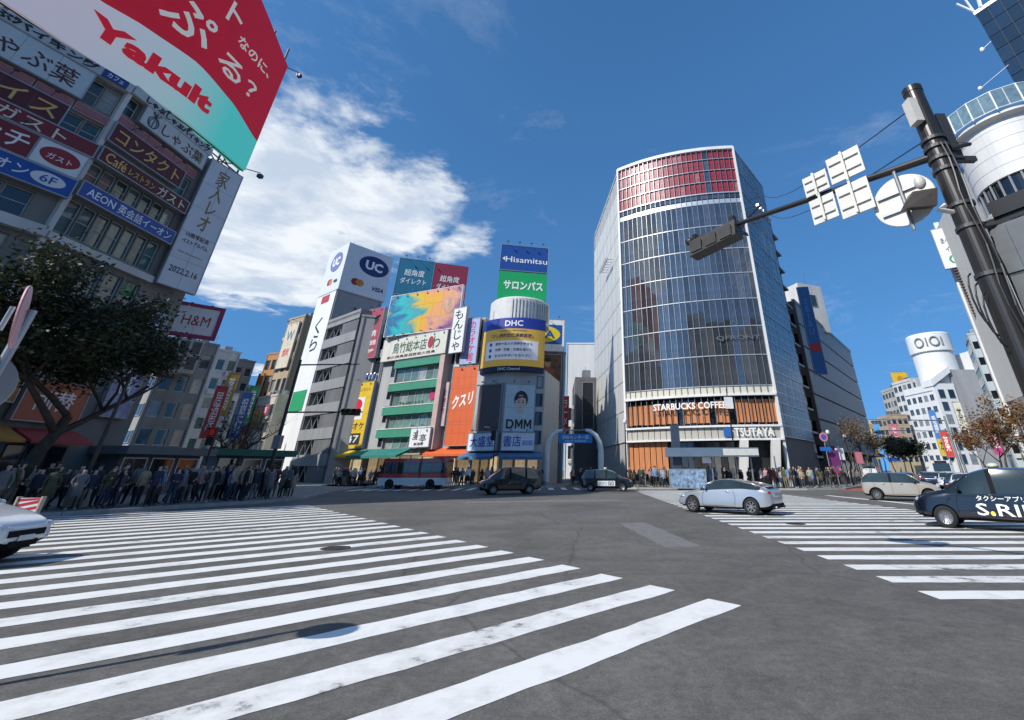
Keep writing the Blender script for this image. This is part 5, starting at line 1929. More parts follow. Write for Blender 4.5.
# ------------------------------------------------------------------ round cornered white store and its grey wall
def white_store():
    t = thing('round_corner_store', 'white store with round corner tower and glazed roof railing', 'building', (47, 42, 0))
    O = t.location
    c = Vector((47.6, 40.6, 0)) - O
    tw = M('tower_tile', (.66, .65, .63), .55, var=.08, scale=.8, streak=True)
    r = 4.6
    mb = MB()
    mb.lathe([(r, 0), (r, 23.2), (r + .25, 23.4), (r + .25, 23.9), (r, 24.1), (r, 26.4)], n=56, c=c)
    mb.lathe([(r, 29.2), (r, 35.6), (r + .7, 35.9), (r + .7, 36.3), (0, 36.3)], n=56, c=c)
    mb.lathe([(0, 26.4), (r, 26.4)], n=56, c=c)
    mb.lathe([(r, 29.2), (0, 29.2)], n=56, c=c)
    mb.build('drum', tw, t)
    mb = MB().lathe([(r - .3, 26.4), (r - .3, 29.2)], n=56, c=c)
    mb.build('window_band', GLD, t)
    mb = MB()
    for k in range(28):
        q = 2 * math.pi * k / 28
        mb.tube([(c.x + (r - .15) * math.cos(q), c.y + (r - .15) * math.sin(q), 26.4), (c.x + (r - .15) * math.cos(q), c.y + (r - .15) * math.sin(q), 29.2)], .1, 4)
    mb.build('band_post', ALU, t)
    # tile courses on the drum
    mb = MB()
    for z in (2.9 + 1.45 * k for k in range(23)):
        if 26.2 < z < 29.4:
            continue
        mb.lathe([(r + .006, z), (r + .02, z + .01), (r + .02, z + .05), (r + .006, z + .06)], n=56, c=c)
    mb.build('course', M('tile_joint', (.5, .5, .49), .6), t)
    # roof railing of glass panels
    mb = MB()
    pn = glass('rail_glass', (.22, .35, .42), .05, .2, .8, (.3, .4, .45), .1)
    n = 16
    rr = r + 1.0
    for k in range(n):
        q0, q1 = 2 * math.pi * k / n, 2 * math.pi * (k + 1) / n
        a = Vector((c.x + rr * math.cos(q0), c.y + rr * math.sin(q0), 36.3))
        b = Vector((c.x + rr * math.cos(q1), c.y + rr * math.sin(q1), 36.3))
        for h in (0, .0):
            pass
        mb.tube([a, a + Vector((0, 0, 2.5))], .09, 5)
        for h in (.15, 2.5):
            mb.tube([a + Vector((0, 0, h)), b + Vector((0, 0, h))], .07, 5)
        m_ = (a + b) / 2
        mb.tube([m_ + Vector((0, 0, .15)), m_ + Vector((0, 0, 2.5))], .045, 4)
        g = MB().add([a * .98 + b * .02 + Vector((0, 0, .22)), b * .98 + a * .02 + Vector((0, 0, .22)), b * .98 + a * .02 + Vector((0, 0, 2.42)), a * .98 + b * .02 + Vector((0, 0, 2.42))], [(0, 1, 2, 3)])
        g.build('rail_pane', pn, t)
    mb.build('roof_railing', WHITE, t)
    # long grey wall beyond the drum
    far = (52.2, 59.2)
    near = (44.4, 43.6)
    ang = math.degrees(math.atan2(near[1] - far[1], near[0] - far[0]))
    F = Fr(far, ang)
    L = math.dist(far, near)
    wm = M('ribbed_grey', (.36, .37, .385), .5, var=.08, streak=True)
    MB().box(0, L, .2, 14, 0, 34.6).build('wall_body', GREY, t, F)
    me = MB().box(.02, L / 8 - .02, 0, .2, 0, 25.2).mesh('wall_panel', wm)
    for i in range(8):
        put('wall_panel', me, t, F, (i * L / 8, 0, 9.2))
    me = MB()
    for i in range(60):
        me.box(i * L / 60, i * L / 60 + .05, -.05, -.002, 9.2, 34.4)
    o = me.build('rib', wm, t, F)
    o['kind'] = 'stuff'
    # low glazed part with arched opening
    mb = MB()
    pts = [(3, 9.1)]
    for k in range(13):
        q = math.pi - k * math.pi / 24
        pts.append((9 + 6 * math.cos(q), 3.4 + 5.2 * math.sin(q)))
    pts += [(L, 8.6), (L, 9.1)]
    mb.plate(pts, -.12, .0)
    mb.build('arch_panel', wm, t, F)
    for i in range(9):
        window(t, F, .3 + i * 1.9, 2.1 + i * 1.9, .4, 8.8, GLB, ALU, 1, 3, -.05)
    MB().box(-.5, 0, -.3, .3, 0, 35.2).build('edge_fin', WHITE, t, F)
    MB().box(-1.0, -.52, -.1, .4, 0, 33).build('edge_fin', M('beige_metal', (.5, .42, .32), .5), t, F)


white_store()
FGO = Fr((50.9, 58.2), -34)
s = signboard('sign_board', 'white projecting sign with dark writing and green letter high on the grey wall', FGO, -.6, 2.2, 27.2, 33.4, SWHT, [('まべて', .8, 31.4, 1.6, .9, KTXT), ('イン', .8, 30.0, 1.2, .8, KTXT), ('G', .9, 28.4, 1.5, 1.5, M('sign_green', (.02, .3, .12), .5))], out=.2, th=.35)
mb = MB()
for k in range(16):
    z = 26.8 - k * .42
    mb.bar((.4, -.1, z), (.9, -.1, z - .5), .06)
    mb.box(.2 + k * .02, 1.0, -.3, .1, z - .08, z)
mb.build('ladder', BROWN, s, FGO)

# dark glass tower behind
FT = Fr((79.5, 62), -60)
t = thing('dark_glass_tower', 'dark blue glass tower top rising behind the round corner store', 'building', FT.pt(6, 0, 0))
MB().box(0, 16, .2, 14, 0, 86).build('body', DARK, t, FT)
MB().box(-.2, 16, -.1, 14.2, 86, 86.8).build('roof_edge', ALU, t, FT)
me = MB().box(.04, 1.96, 0, .15, .04, 3.4).mesh('pane', glass('navy_glass', (.012, .025, .06), .04, .4, 1, (.02, .04, .08), .1))
for i in range(8):
    for k in range(15):
        o = put('pane', me, t, FT, (i * 2, 0.02, 33.5 + k * 3.5))
        o.rotation_euler = (R(random.uniform(-.4, .4)), 0, FT.a + R(random.uniform(-.4, .4)))
for pts, r in (([(0, 0, 86.8), (-1.6, -1, 90.5)], .22), ([(0, 0, 86.8), (-.2, -.5, 90.8)], .2), ([(1.2, 0, 86.8), (1.6, 0, 90)], .35)):
    MB().tube(pts, r, 5).build('roof_crane', WHITE, t, FT)
for pts, r, e in (([(0, 0, 78), (-1.5, -1, 76.6)], .1, .6), ([(.5, 0, 71), (-4.0, -3, 67.4)], .07, .5)):
    mb = MB().tube(pts, r, 5)
    mb.ellipsoid(pts[1], (.4, .4, e), 8, 6)
    mb.build('camera_boom', WHITE, t, FT)

# station blocks behind the photographer, mirrored in the glass
for (x, y, a, wd, h, m, lb) in ((14, -62, 180, 30, 52, BROWN, 'brown station block behind the photographer seen mirrored in the tower'), (-22, -72, 180, 24, 60, OFFW, 'pale station block behind the photographer seen mirrored in the tower'), (60, -45, 150, 30, 42, GREY, 'grey rail building behind the photographer to the right')):
    F = Fr((x, y), a)
    block('station_block', lb, F, 0, wd, 16, h, m, grid(0, wd, 6, h - 1, 8, 9, 1.0, 2.2), GLB, ALU, group='blocks behind the photographer')

# small projecting shop signs that crowd the right-hand street
for k, (x, y, z, wd, ht, col, cn, tx) in enumerate(((88, 122, 4.5, 1.6, 6, (.55, .06, .05), 'red', '薬'), (91, 128, 9, 1.5, 7, (.05, .2, .5), 'blue', '眼鏡'), (94.5, 133, 5, 1.8, 5, (.6, .45, .03), 'yellow', '本'), (101, 146, 6, 1.8, 8, (.03, .3, .14), 'green', '珈琲'),
                                                   (106, 156, 5, 2, 7, (.6, .6, .58), 'white', '靴'), (110, 164, 8, 2, 7, (.5, .25, .03), 'amber', '肉'), (70.5, 86, 4, 1.3, 5, (.5, .05, .2), 'magenta', '服'), (75, 92, 5, 1.3, 5, (.1, .1, .12), 'black', '髪'), (86, 112, 10, 1.5, 6, (.62, .6, .5), 'cream', '茶'))):
    signboard('sign_board', 'small %s upright shop sign projecting over the right-hand street' % cn, Fr((x, y), -28), 0, wd, z, z + ht, M('small_sign_' + cn, col, .5), [(tx, wd / 2, z + ht / 2, wd * .6, ht * .6, WTXT if cn not in ('white', 'cream', 'yellow') else KTXT, len(tx) > 1)], out=.2, th=.25, group='small upright shop signs')

for k, (x, y, z, wd, ht, col, cn, tx) in enumerate(((-46.2, 57.5, 5, 1.2, 6, (.5, .05, .05), 'red', '居酒屋'), (-48.8, 62, 8, 1.2, 5.5, (.5, .3, .03), 'orange', '薬局'), (-51.5, 66.5, 4.5, 1.3, 7, (.55, .55, .52), 'white', '喫茶'), (-56.5, 76, 6, 1.4, 7, (.04, .16, .45), 'blue', '銀行'),
                                                   (-60, 82, 9, 1.5, 6, (.03, .28, .12), 'green', '歯科'), (-63.5, 98, 5, 1.6, 8, (.6, .45, .04), 'yellow', '寿司'), (-55.5, 88, 4.5, 1.4, 6, (.45, .06, .18), 'pink', '美容'))):
    signboard('sign_board', 'small %s upright shop sign projecting over the left street' % cn, Fr((x, y), 35), 0, wd, z, z + ht, M('street_sign_' + cn, col, .5), [(tx, wd / 2, z + ht / 2, wd * .6, ht * .75, WTXT if cn not in ('white', 'yellow') else KTXT, True)], out=.2, th=.25, group='small upright shop signs up the left street')

# ================================================================== street furniture
def cyl(pts, r, n=12):
    return MB().tube(pts, r, n)


POLE = M('pole_brown_grey', (.045, .042, .042), .35, .5, .2, 2)
GALV = M('galvanised', (.42, .43, .44), .4, .7, .15, 3)
SBACK = M('sign_back', (.62, .6, .56), .5, .1, .12, 3)


def near_signal_pole():
    t = thing('signal_pole', 'thick dark signal pole with long arm leaning into the upper right', 'pole', (5.2, 5.4, 0))
    mb = MB()
    mb.lathe([(0, .12), (.3, .12), (.3, .2), (.16, .24), (.15, 3.0), (.138, 6.0), (.128, 7.05), (.138, 7.06), (.138, 7.16), (0, 7.17)], n=28)
    mb.build('post', POLE, t, smooth=False)
    A = Vector((0, 0, 5.85))
    B = Vector((-2.87, 3.9, 6.43))
    d = (B - A).normalized()
    ar = MB()
    ar.tube([A, A + d * 2.6, B], [.062, .05, .035], 10)
    ar.build('arm', POLE, t)
    # collars and clamps
    for z in (5.55, 5.75, 5.95, 6.1, 4.95, 4.6, 3.9):
        MB().lathe([(.14, z - .025), (.165, z - .025), (.165, z + .025), (.14, z + .025)], n=24).build('collar', STEELD, t)
    mb = MB().box(-.24, -.12, -.14, .02, 6.4, 6.85)
    mb.build('junction_box', SBACK, t)
    mb = MB()
    mb.box(.16, .3, -.06, .06, 5.75, 6.6)
    mb.box(.1, .5, -.04, .04, 5.72, 5.8)
    mb.tube([(.14, -.1, 5.9), (.4, -.12, 5.95), (.35, .05, 6.1)], .03, 6)
    mb.build('bracket', STEELD, t)
    # brown lamp box hanging at the left of the post
    bx = [(-.6, .2, 5.05), (-.28, .04, 5.0), (-.22, .2, 5.05), (-.56, .4, 5.1), (-.46, .16, 5.3), (-.2, .02, 5.28), (-.16, .18, 5.28), (-.42, .34, 5.32)]
    mb = MB().add(bx, [(3, 2, 1, 0), (0, 1, 5, 4), (1, 2, 6, 5), (2, 3, 7, 6), (3, 0, 4, 7)])
    mb.build('lamp_box', M('lamp_box_brown', (.035, .026, .024), .5, .2, .3, 6), t)
    mb = MB().add([(x, y, z + .004) for x, y, z in bx[4:]], [(0, 1, 2, 3)])
    mb.build('lamp_box_lid', M('lamp_lid_pinkish', (.28, .16, .12), .6, .1, .4, 8), t)  # top of the box in a lighter pinkish brown
    mb = MB()
    mb.ellipsoid((-.36, .1, 5.42), (.075, .075, .11), 14, 10)
    mb.tube([(-.2, .02, 4.98), (-.35, .0, 4.9), (-.1, 0, 4.85)], .035, 6)
    mb.build('camera_dome', SBACK, t)
    # loose cables hugging the post
    mb = MB()
    for k in range(2):
        q = 4.4 + k * .5
        pts = [(.165 * math.cos(q + .15 * math.sin(i * 1.3 + k)), .165 * math.sin(q + .15 * math.sin(i * 1.3 + k)), 2.6 + i * .28) for i in range(13)]
        mb.tube(pts, .012, 5)
    for k in range(3):
        pts = [(-.2 - .1 * math.sin(i * .52), -.05 + .05 * k, 3.3 + .35 * math.cos(i * .52) + k * .15) for i in range(7)]
        mb.tube(pts, .012, 5)
    mb.build('cable', BLK, t)
    return A + Vector((5.2, 5.4, 0)), B + Vector((5.2, 5.4, 0)), d


ARM_A, ARM_B, ARM_D = near_signal_pole()
arm_ang = math.degrees(math.atan2(-ARM_D.y, -ARM_D.x))       # running from the tip back to the post


def sign_backs():
    p = ARM_A + ARM_D * 1.42
    F = Fr((p.x, p.y), arm_ang, p.z)
    t = thing('guide_sign', 'cluster of four white sign backs bolted to the signal arm', 'sign', p)
    for (u0, u1, z0, z1) in ((-.58, -.14, .06, .46), (-.1, .46, .08, .6), (-.56, -.12, -.52, -.04), (-.08, .44, -.62, -.03)):
        mb = MB().box(u0, u1, -.1, -.075, z0, z1)
        mb.build('panel', SBACK, t, F)
        mb = MB()
        for q in (.28, .72):
            z = z0 + (z1 - z0) * q
            mb.box(u0 + .03, u1 - .03, -.13, -.101, z - .015, z + .015)
        mb.box((u0 + u1) / 2 - .02, (u0 + u1) / 2 + .02, -.16, -.131, min(z0, -.02), max(z1, .02))
        mb.build('rail', SBACK, t, F)


sign_backs()


def round_back():
    p = ARM_A + ARM_D * .62
    F = Fr((p.x, p.y), arm_ang, p.z - .56)
    t = thing('round_sign', 'round white sign back with crossed rails beside the signal post', 'sign', (p.x, p.y, p.z - .56))
    mb = MB().lathe([(0, -.012), (.42, -.012), (.43, 0), (.42, .012), (0, .012)], 'y', 40)
    mb.build('disc', SBACK, t, F)
    mb = MB()
    for z in (-.15, .15):
        mb.box(-.33, .33, -.05, -.014, z - .022, z + .022)
    mb.build('rail', GALV, t, F)
    mb = MB().tube([(.02, -.075, -.55), (.02, -.075, .48)], .026, 8)
    mb.build('stem', GALV, t, F)
    mb = MB().tube([(.02, -.075, .46), (.02, 0, .56)], .02, 6)
    mb.build('hanger', GALV, t, F)


round_back()


def arm_signal():
    p = ARM_B - ARM_D * .1
    F = Fr((p.x, p.y), arm_ang, p.z)
    t = thing('traffic_light', 'horizontal traffic light seen from behind at the arm tip', 'traffic light', p)
    hm = M('signal_brown', (.07, .066, .063), .45, .3, .2, 5)
    mb = MB()
    mb.add([(-.05, -.14, -.46), (1.2, -.14, -.42), (1.2, -.1, -.06), (-.05, -.1, -.08), (-.05, .12, -.5), (1.2, .12, -.46), (1.2, .1, -.06), (-.05, .1, -.08)],
           [(0, 1, 2, 3), (7, 6, 5, 4), (0, 4, 5, 1), (2, 6, 7, 3), (1, 5, 6, 2), (0, 3, 7, 4)])
    mb.build('housing', hm, t, F)
    for k in range(3):
        u = .17 + k * .4
        mb = MB().lathe([(.17, .12), (.18, .42), (.165, .42), (.155, .12)], 'y', 20, (u, 0, -.28), (0, 180))
        mb.build('visor', BLK, t, F)
        mb = MB().lathe([(0, .125), (.15, .125), (.15, .12)], 'y', 20, (u, 0, -.28))
        mb.build('lens', M('lens_dark_%s' % ('red', 'amber', 'green')[k], ((.2, .01, .01), (.2, .1, .01), (.01, .12, .08))[k], .2), t, F)
        mb = MB().box(u - .15, u + .15, -.16, -.142, -.4, -.16)
        mb.build('hatch', hm, t, F)
    mb = MB()
    for u in (.05, 1.1):
        mb.box(u - .05, u + .05, -.05, .05, -.08, .08)
    mb.tube([(1.25, 0, -.3), (1.5, 0, -.1), (1.8, 0, .02)], .02, 6)
    mb.build('clamp', BLK, t, F)
    mb = MB().ellipsoid((-.12, -.02, -.02), (.1, .06, .1), 8, 6)
    mb.build('end_cap', BLK, t, F)


arm_signal()


def post_signal():
    t = thing('traffic_light', 'grey traffic light housings seen from behind at the right frame edge', 'traffic light', (5.75, 5.25, 0))
    gm = M('signal_grey', (.14, .15, .16), .45, .3, .15, 4)
    F = Fr((5.75, 5.25), -62)
    for z, ln in ((4.25, .62), (3.55, .62)):
        mb = MB()
        mb.box(-.3, .34, -.17, .12, z - .36, z + .36)
        mb.build('housing', gm, t, F)
        for k in range(3):
            MB().box(-.28 + k * .21, -.1 + k * .21, -.19, -.172, z - .32, z + .32).build('back_rib', gm, t, F)
        mb = MB()
        mb.add([(-.3, .12, z + .36), (.34, .12, z + .36), (.4, .45, z + .2), (-.36, .45, z + .2), (-.3, .12, z + .33), (.34, .12, z + .33), (.4, .45, z + .17), (-.36, .45, z + .17)],
               [(0, 1, 2, 3), (7, 6, 5, 4), (0, 3, 7, 4), (1, 5, 6, 2), (2, 6, 7, 3)])
        mb.build('hood', gm, t, F)
    mb = MB()
    mb.box(-.2, .25, -.12, .12, 4.75, 4.98)
    mb.box(-.34, .36, -.08, .08, 4.66, 4.76)
    mb.build('top_unit', BLK, t, F)
    mb = MB()
    mb.tube([(-.4, -.35, 4.62), (0, 0, 4.65)], .03, 6)
    mb.tube([(-.42, -.36, 3.2), (0, 0, 3.2)], .03, 6)
    mb.tube([(.0, 0, 2.95), (0, 0, 4.7)], .035, 8)
    mb.build('bracket', STEELD, t, F)
    MB().ellipsoid((.22, -.22, 4.32), (.035, .03, .035), 8, 6).build('knob', BLK, t, F)


post_signal()
# cables from the post towards the tower
for k, (a, b, sag, lb) in enumerate((((5.1, 5.3, 6.75), (27.6, 60.6, 41.0), 1.0, 'upper black cable running from the signal post to the tower'),
                                     ((5.15, 5.35, 6.15), (27.9, 61.0, 38.0), 1.2, 'lower black cable running from the signal post to the tower'))):
    a, b = Vector(a), Vector(b)
    pts = []
    for i in range(25):
        q = i / 24
        p = a.lerp(b, q)
        p.z -= 4 * sag * q * (1 - q)
        pts.append(p)
    tag(MB().tube(pts, [.011 + .03 * i / 24 for i in range(25)], 5).build('overhead_cable', BLK), lb, 'cable')


# ------------------------------------------------------------------ round road signs at the left frame edge (seen nearly edge-on and from behind)
def left_signs():
    pt = Vector((-5.58, 4.25, 2.98))
    t = thing('round_sign', 'pink rimmed round sign seen obliquely at the left frame edge', 'sign', pt)
    mb = MB().lathe([(0, -.012), (.3, -.012), (.31, 0), (.3, .012), (0, .012)], 'y', 36)
    o = mb.build('disc', M('sign_rim_pink', (.6, .3, .32), .5, var=.1), t)
    o.rotation_euler = (R(8), 0, R(-44))
    mb = MB().lathe([(0, -.016), (.24, -.016)], 'y', 36)
    q = mb.build('face', M('sign_face_pale', (.62, .6, .66), .5), o)
    mb = MB().tube([(-.2, .05, -.12), (-.2, .05, .12)], .02, 6)
    mb.build('clamp', GALV, t)
    p2 = Vector((-5.8, 4.3, 2.34))
    t2 = thing('round_sign', 'grey round sign back below the pink rimmed sign', 'sign', p2)
    mb = MB().lathe([(0, -.012), (.3, -.012), (.31, 0), (.3, .012), (0, .012)], 'y', 36)
    o = mb.build('disc', M('sign_back_grey', (.3, .29, .28), .5, .2, .15), t2)
    o.rotation_euler = (0, 0, R(-127))
    q = MB().box(-.05, .12, -.03, -.014, .06, .14).build('sticker', SBACK, o)
    t3 = thing('sign_post', 'thin galvanised post holding the two round signs at the left edge', 'post', (-5.72, 4.42, 0))
    MB().tube([(0, 0, .0), (0, 0, 3.1)], .038, 12).build('post', GALV, t3)
    mb = MB().lathe([(0, .0), (.12, .0), (.12, .03), (0, .03)], n=16)
    mb.build('foot_plate', GALV, t3)


left_signs()


def lamp_pole(label, x, y, h, r=.07, arm=None, lamp=True, mat=None):
    t = thing('street_lamp', label, 'street lamp', (x, y, 0))
    mb = MB().lathe([(0, .13), (r * 2, .13), (r * 2, .3), (r * 1.2, .36), (r, h * .5), (r * .7, h), (0, h + .02)], n=12)
    mb.build('post', mat or POLE, t)
    if arm:
        a, z, rise = arm
        MB().tube([(0, 0, z), (a[0] * .5, a[1] * .5, z + rise), (a[0], a[1], z + rise * 1.1)], [.05, .04, .035], 6).build('arm', mat or POLE, t)
        if lamp:
            MB().ellipsoid((a[0], a[1], z + rise * 1.1 - .05), (.35, .18, .09), 10, 6).build('lamp_head', GALV, t)
    elif lamp:
        MB().ellipsoid((0, 0, h + .12), (.2, .2, .24), 12, 8).build('lamp_globe', M('globe_white', (.7, .7, .68), .3), t)
    return t


lamp_pole('slim dark post rising from the left crowd', -22.6, 22.6, 6.0, .085, None, False)
lamp_pole('dark post among the left crowd near the kiosks', -29.4, 41.5, 7.4, .1, None, False)
lamp_pole('dark lamp post in front of the bookshop corner', -9.9, 50.9, 6.2, .07, ((-.9, -.2), 5.6, .1))
lamp_pole('black lantern post left of the orange blinds', 3.6, 49.6, 6.0, .08)
lamp_pole('dark post before the shop windows of the glass tower', 13.7, 46.8, 9.0, .07, None, False)
for k, (x, y, lb) in enumerate(((25.8, 52.6, 'white globe lamp nearest the glass tower on the right sidewalk'), (31.2, 59.6, 'white globe lamp in the middle of the right sidewalk'), (36.6, 66.6, 'white globe lamp farthest along the right sidewalk'))):
    lamp_pole(lb, x, y, 5.2, .07).__setitem__('group', 'globe lamps on the right sidewalk')


def signal_mast():
    t = thing('signal_mast', 'dark signal mast with two arms at the end of the left crowd', 'pole', (-22.7, 35.5, 0))
    mb = MB().lathe([(0, .13), (.22, .13), (.22, .4), (.14, .46), (.12, 5), (.1, 9.4), (0, 9.42)], n=16)
    mb.build('post', POLE, t)
    MB().tube([(0, 0, 9.0), (4.6, .2, 9.1)], [.06, .035], 6).build('arm', POLE, t)
    MB().tube([(0, 0, 5.5), (5.6, .2, 5.55)], [.06, .045], 6).build('arm', POLE, t)
    MB().box(-.25, .25, -.2, .2, 3.0, 3.9).build('control_box', STEEL, t)
    s = thing('traffic_light', 'dark horizontal traffic light on the left signal mast', 'traffic light', (-17.9, 35.6, 5.55))
    MB().box(-.65, .65, -.12, .12, -.24, .2).build('housing', BLK, s)
    for k in range(3):
        MB().lathe([(.17, -.13), (.18, -.4), (.165, -.4), (.155, -.13)], 'y', 16, (-.42 + k * .42, 0, 0), (0, 180)).build('visor', BLK, s)
        MB().lathe([(.15, -.125), (0, -.13)], 'y', 16, (-.42 + k * .42, 0, 0)).build('lens', M('lens_dark_%s' % ('green', 'amber', 'red')[k], (.1, .1, .1), .2), s)


signal_mast()
for x, y, z, lb in ((-10.2, 51.2, 4.9, 'small vertical traffic light on the bookshop lamp post'),):
    s = thing('traffic_light', lb, 'traffic light', (x, y, z))
    MB().box(-.2, .2, -.12, .12, -.5, .5).build('housing', BLK, s)
    for k in range(2):
        MB().lathe([(.14, -.13), (.15, -.35), (.135, -.35), (.125, -.13)], 'y', 12, (0, 0, -.24 + k * .48), (0, 180)).build('visor', BLK, s)
# red pedestrian signal near the kiosks
s = thing('pedestrian_signal', 'pedestrian signal showing red among the left street posts', 'traffic light', (-28.4, 36.5, 3.7))
MB().tube([(0, .3, -3.6), (0, .3, .9)], .06, 8).build('post', POLE, s)
for k in range(2):
    h = MB().box(-.26, .26, -.12, .14, -.42 + k * .62, .16 + k * .62).build('housing', BLK, s)
    MB().box(-.19, .19, -.135, -.121, -.35 + k * .62, .09 + k * .62).build('lens', M('lens_red_lit', (.7, .03, .02), .3, emit=.1) if k else M('lens_off', (.02, .03, .03), .3), h)


# ------------------------------------------------------------------ gate over the side street
def gate():
    t = thing('street_gate', 'white arched gate posts carrying a blue sign over the side street', 'gate', (-1.8, 55, 0))
    wt = M('gate_white', (.68, .69, .68), .4, var=.1)
    for s_, x in ((1, -3.0), (-1, 3.0)):
        pts = [(x, 0, .13), (x, 0, 3.6), (x + .12 * s_, 0, 4.4), (x + .5 * s_, 0, 5.1), (x + 1.1 * s_, 0, 5.55), (x + 1.7 * s_, 0, 5.7)]
        MB().tube(pts, [.32, .3, .28, .26, .22, .15], 14).build('arch_post', wt, t)
        MB().lathe([(0, .13), (.45, .13), (.45, .5), (.34, .6)], n=16, c=(x, 0, 0)).build('plinth', GALV, t)
    MB().box(-1.75, 2.05, -.15, .15, 4.35, 5.3).build('sign_panel', M('gate_blue', (.02, .2, .5), .4, var=.06), t)
    o = lettering(t, None, '渋谷センター街', .15, 4.95, 3.0, .4, WTXT, .152, .02)
    lettering(t, None, 'SHIBUYA CENTER-GAI', .15, 4.55, 2.4, .18, WTXT, .152, .02)
    mb = MB()
    for x in (-1.5, 1.8):
        mb.tube([(x, 0, 5.3), (x, 0, 5.72)], .03, 6)
    mb.tube([(-1.35, 0, 5.7), (1.35, 0, 5.7)], .05, 6)
    mb.build('hanger', GALV, t)


gate()


# ------------------------------------------------------------------ subway canopy, hoarding and boards before the tower
def subway_canopy():
    F = Fr((7.4, 46.9), -5)
    t = thing('subway_canopy', 'long blue grey canopy beam on posts before the glass tower', 'canopy', F.pt(4, 0, 0))
    MB().box(-.2, 8.2, -.9, .9, 2.75, 3.5).build('fascia', M('canopy_blue_grey', (.14, .2, .27), .4, .2, .1), t, F)
    MB().box(5.0, 8.18, -.92, -.902, 2.85, 3.4).build('white_field', SBACK, t, F)
    for u in (.8, 4.0, 7.6):
        MB().tube([(u, 0, .13), (u, 0, 2.75)], .08, 10).build('post', STEEL, t, F)
    MB().box(.4, 1.2, -.3, .3, .13, 5.6).build('pylon', M('pylon_navy', (.05, .07, .11), .4, .2), t, F)
    MB().box(3.1, 3.9, -.4, -.1, 2.2, 2.7).build('hanging_sign', SWHT, t, F)


subway_canopy()
FHO = Fr((7.3, 46.0), -4)
s = signboard('hoarding', 'low white and blue printed hoarding at the kerb before the tower', FHO, 0, 3.2, .2, 1.65, M('hoarding_print', (.24, .34, .48), .5, var=.75, scale=3.4), [], out=.1, th=.12, brackets=False, cat='hoarding')
mb = MB()
for u in (.2, 1.6, 3.0):
    mb.box(u - .04, u + .04, -.02, .5, .13, .2)
    mb.box(u - .04, u + .04, 0.02, .08, .2, 1.6)
mb.build('foot', STEEL, s, FHO)


def board_on_post(label, x, y, parts_, h, cat='sign'):
    t = thing('road_sign', label, cat, (x, y, 0))
    MB().tube([(0, 0, .1), (0, 0, h)], .045, 8).build('post', GALV, t)
    for kind, z, sz, col in parts_:
        mm = M('rs_%s_%s' % (kind, col), {'red': (.5, .02, .04), 'blue': (.02, .14, .45), 'white': (.7, .7, .7), 'plum': (.16, .03, .14), 'pink': (.6, .2, .25)}[col], .4)
        mb = MB()
        if kind == 'disc':
            mb.lathe([(0, -.07), (sz, -.07), (sz, -.05), (0, -.05)], 'y', 24, (0, 0, z))
            o = mb.build('disc', mm, t)
            MB().lathe([(0, -.075), (sz * .62, -.075)], 'y', 24, (0, 0, z)).build('disc_face', M('rs_face_blue', (.05, .1, .4), .4), o)
        elif kind == 'arrow':
            mb.plate([(-sz, z - .18), (sz * .4, z - .18), (sz * .4, z - .32), (sz, z), (sz * .4, z + .32), (sz * .4, z + .18), (-sz, z + .18)], -.075, -.05)
            mb.build('arrow_plate', mm, t)
        else:
            mb.box(-sz, sz, -.09, -.05, z - sz * 1.3, z + sz * 1.3)
            mb.build('plate', mm, t)
    return t


board_on_post('red ringed round sign above a blue arrow at the tower corner', 23.4, 48.8, (('disc', 4.6, .42, 'pink'), ('arrow', 3.5, .6, 'blue')), 5.1)
board_on_post('plum coloured board on a post at the tower corner', 24.2, 49.2, (('plate', 2.7, .55, 'plum'), ('disc', 1.6, .3, 'red')), 3.4)
board_on_post('white upright board on a post beside the globe lamp', 27.3, 54.0, (('plate', 3.2, .45, 'white'),), 4.0)
board_on_post('white square sign on the post before the tower blinds', 13.72, 46.68, (('plate', 7.6, .42, 'white'),), 3.0)
board_on_post('red sign beside the white van', 33.9, 62.6, (('plate', 3.0, .5, 'pink'),), 3.8)


# overhead road signals above the right-hand street
for x, y, z, L, lb in ((44.5, 60, 7.2, 9.0, 'grey gantry arm with traffic light over the right-hand street'), (60, 80, 7.4, 12, 'far gantry arm with traffic light over the right-hand street')):
    t = thing('signal_gantry', lb, 'traffic light', (x, y, 0))
    MB().lathe([(0, .1), (.2, .1), (.14, 3), (.11, z + .5), (0, z + .5)], n=12).build('post', GALV, t)
    MB().tube([(0, 0, z), (-L, L * .1, z + .2)], [.08, .05], 6).build('arm', GALV, t)
    h = MB().box(-L - .1, -L + 1.3, -.12 + L * .1, .12 + L * .1, z - .35, z + .1).build('housing', SBACK, t)
    for k in range(3):
        MB().lathe([(.16, -.16), (.17, -.4), (.15, -.16)], 'y', 12, (-L + .2 + k * .42, L * .1, z - .12), (0, 180)).build('visor', BLK, h)


# ------------------------------------------------------------------ striped barrier beside the white car
def barrier():
    F = Fr((-17.9, 16.1), 8)
    t = thing('striped_barrier', 'red and white striped barrier panel beside the white car', 'barrier', F.pt(.3, 0, 0))
    MB().box(0, .62, 0, .06, .1, .84).build('panel', SWHT, t, F)
    for k in range(5):
        z = .1 + k * .16
        mb = MB()
        pts = [(0, z), (.62, min(.8, z + .13)), (.62, min(.84, z + .21)), (0, min(.83, z + .08))]
        mb.plate(pts, -.008, -.002)
        mb.build('stripe', M('barrier_red', (.5, .02, .03), .45, var=.1), t, F)
    MB().box(-.05, 0, -.04, .1, .02, 0.88).build('post', M('barrier_wood', (.4, .36, .28), .7), t, F)
    MB().box(.62, .67, -.04, .1, .02, 0.88).build('post', M('barrier_wood', (.4, .36, .28), .7), t, F)
    MB().box(-.1, .72, -.25, .3, .0, .1).build('foot', STEELD, t, F)


barrier()

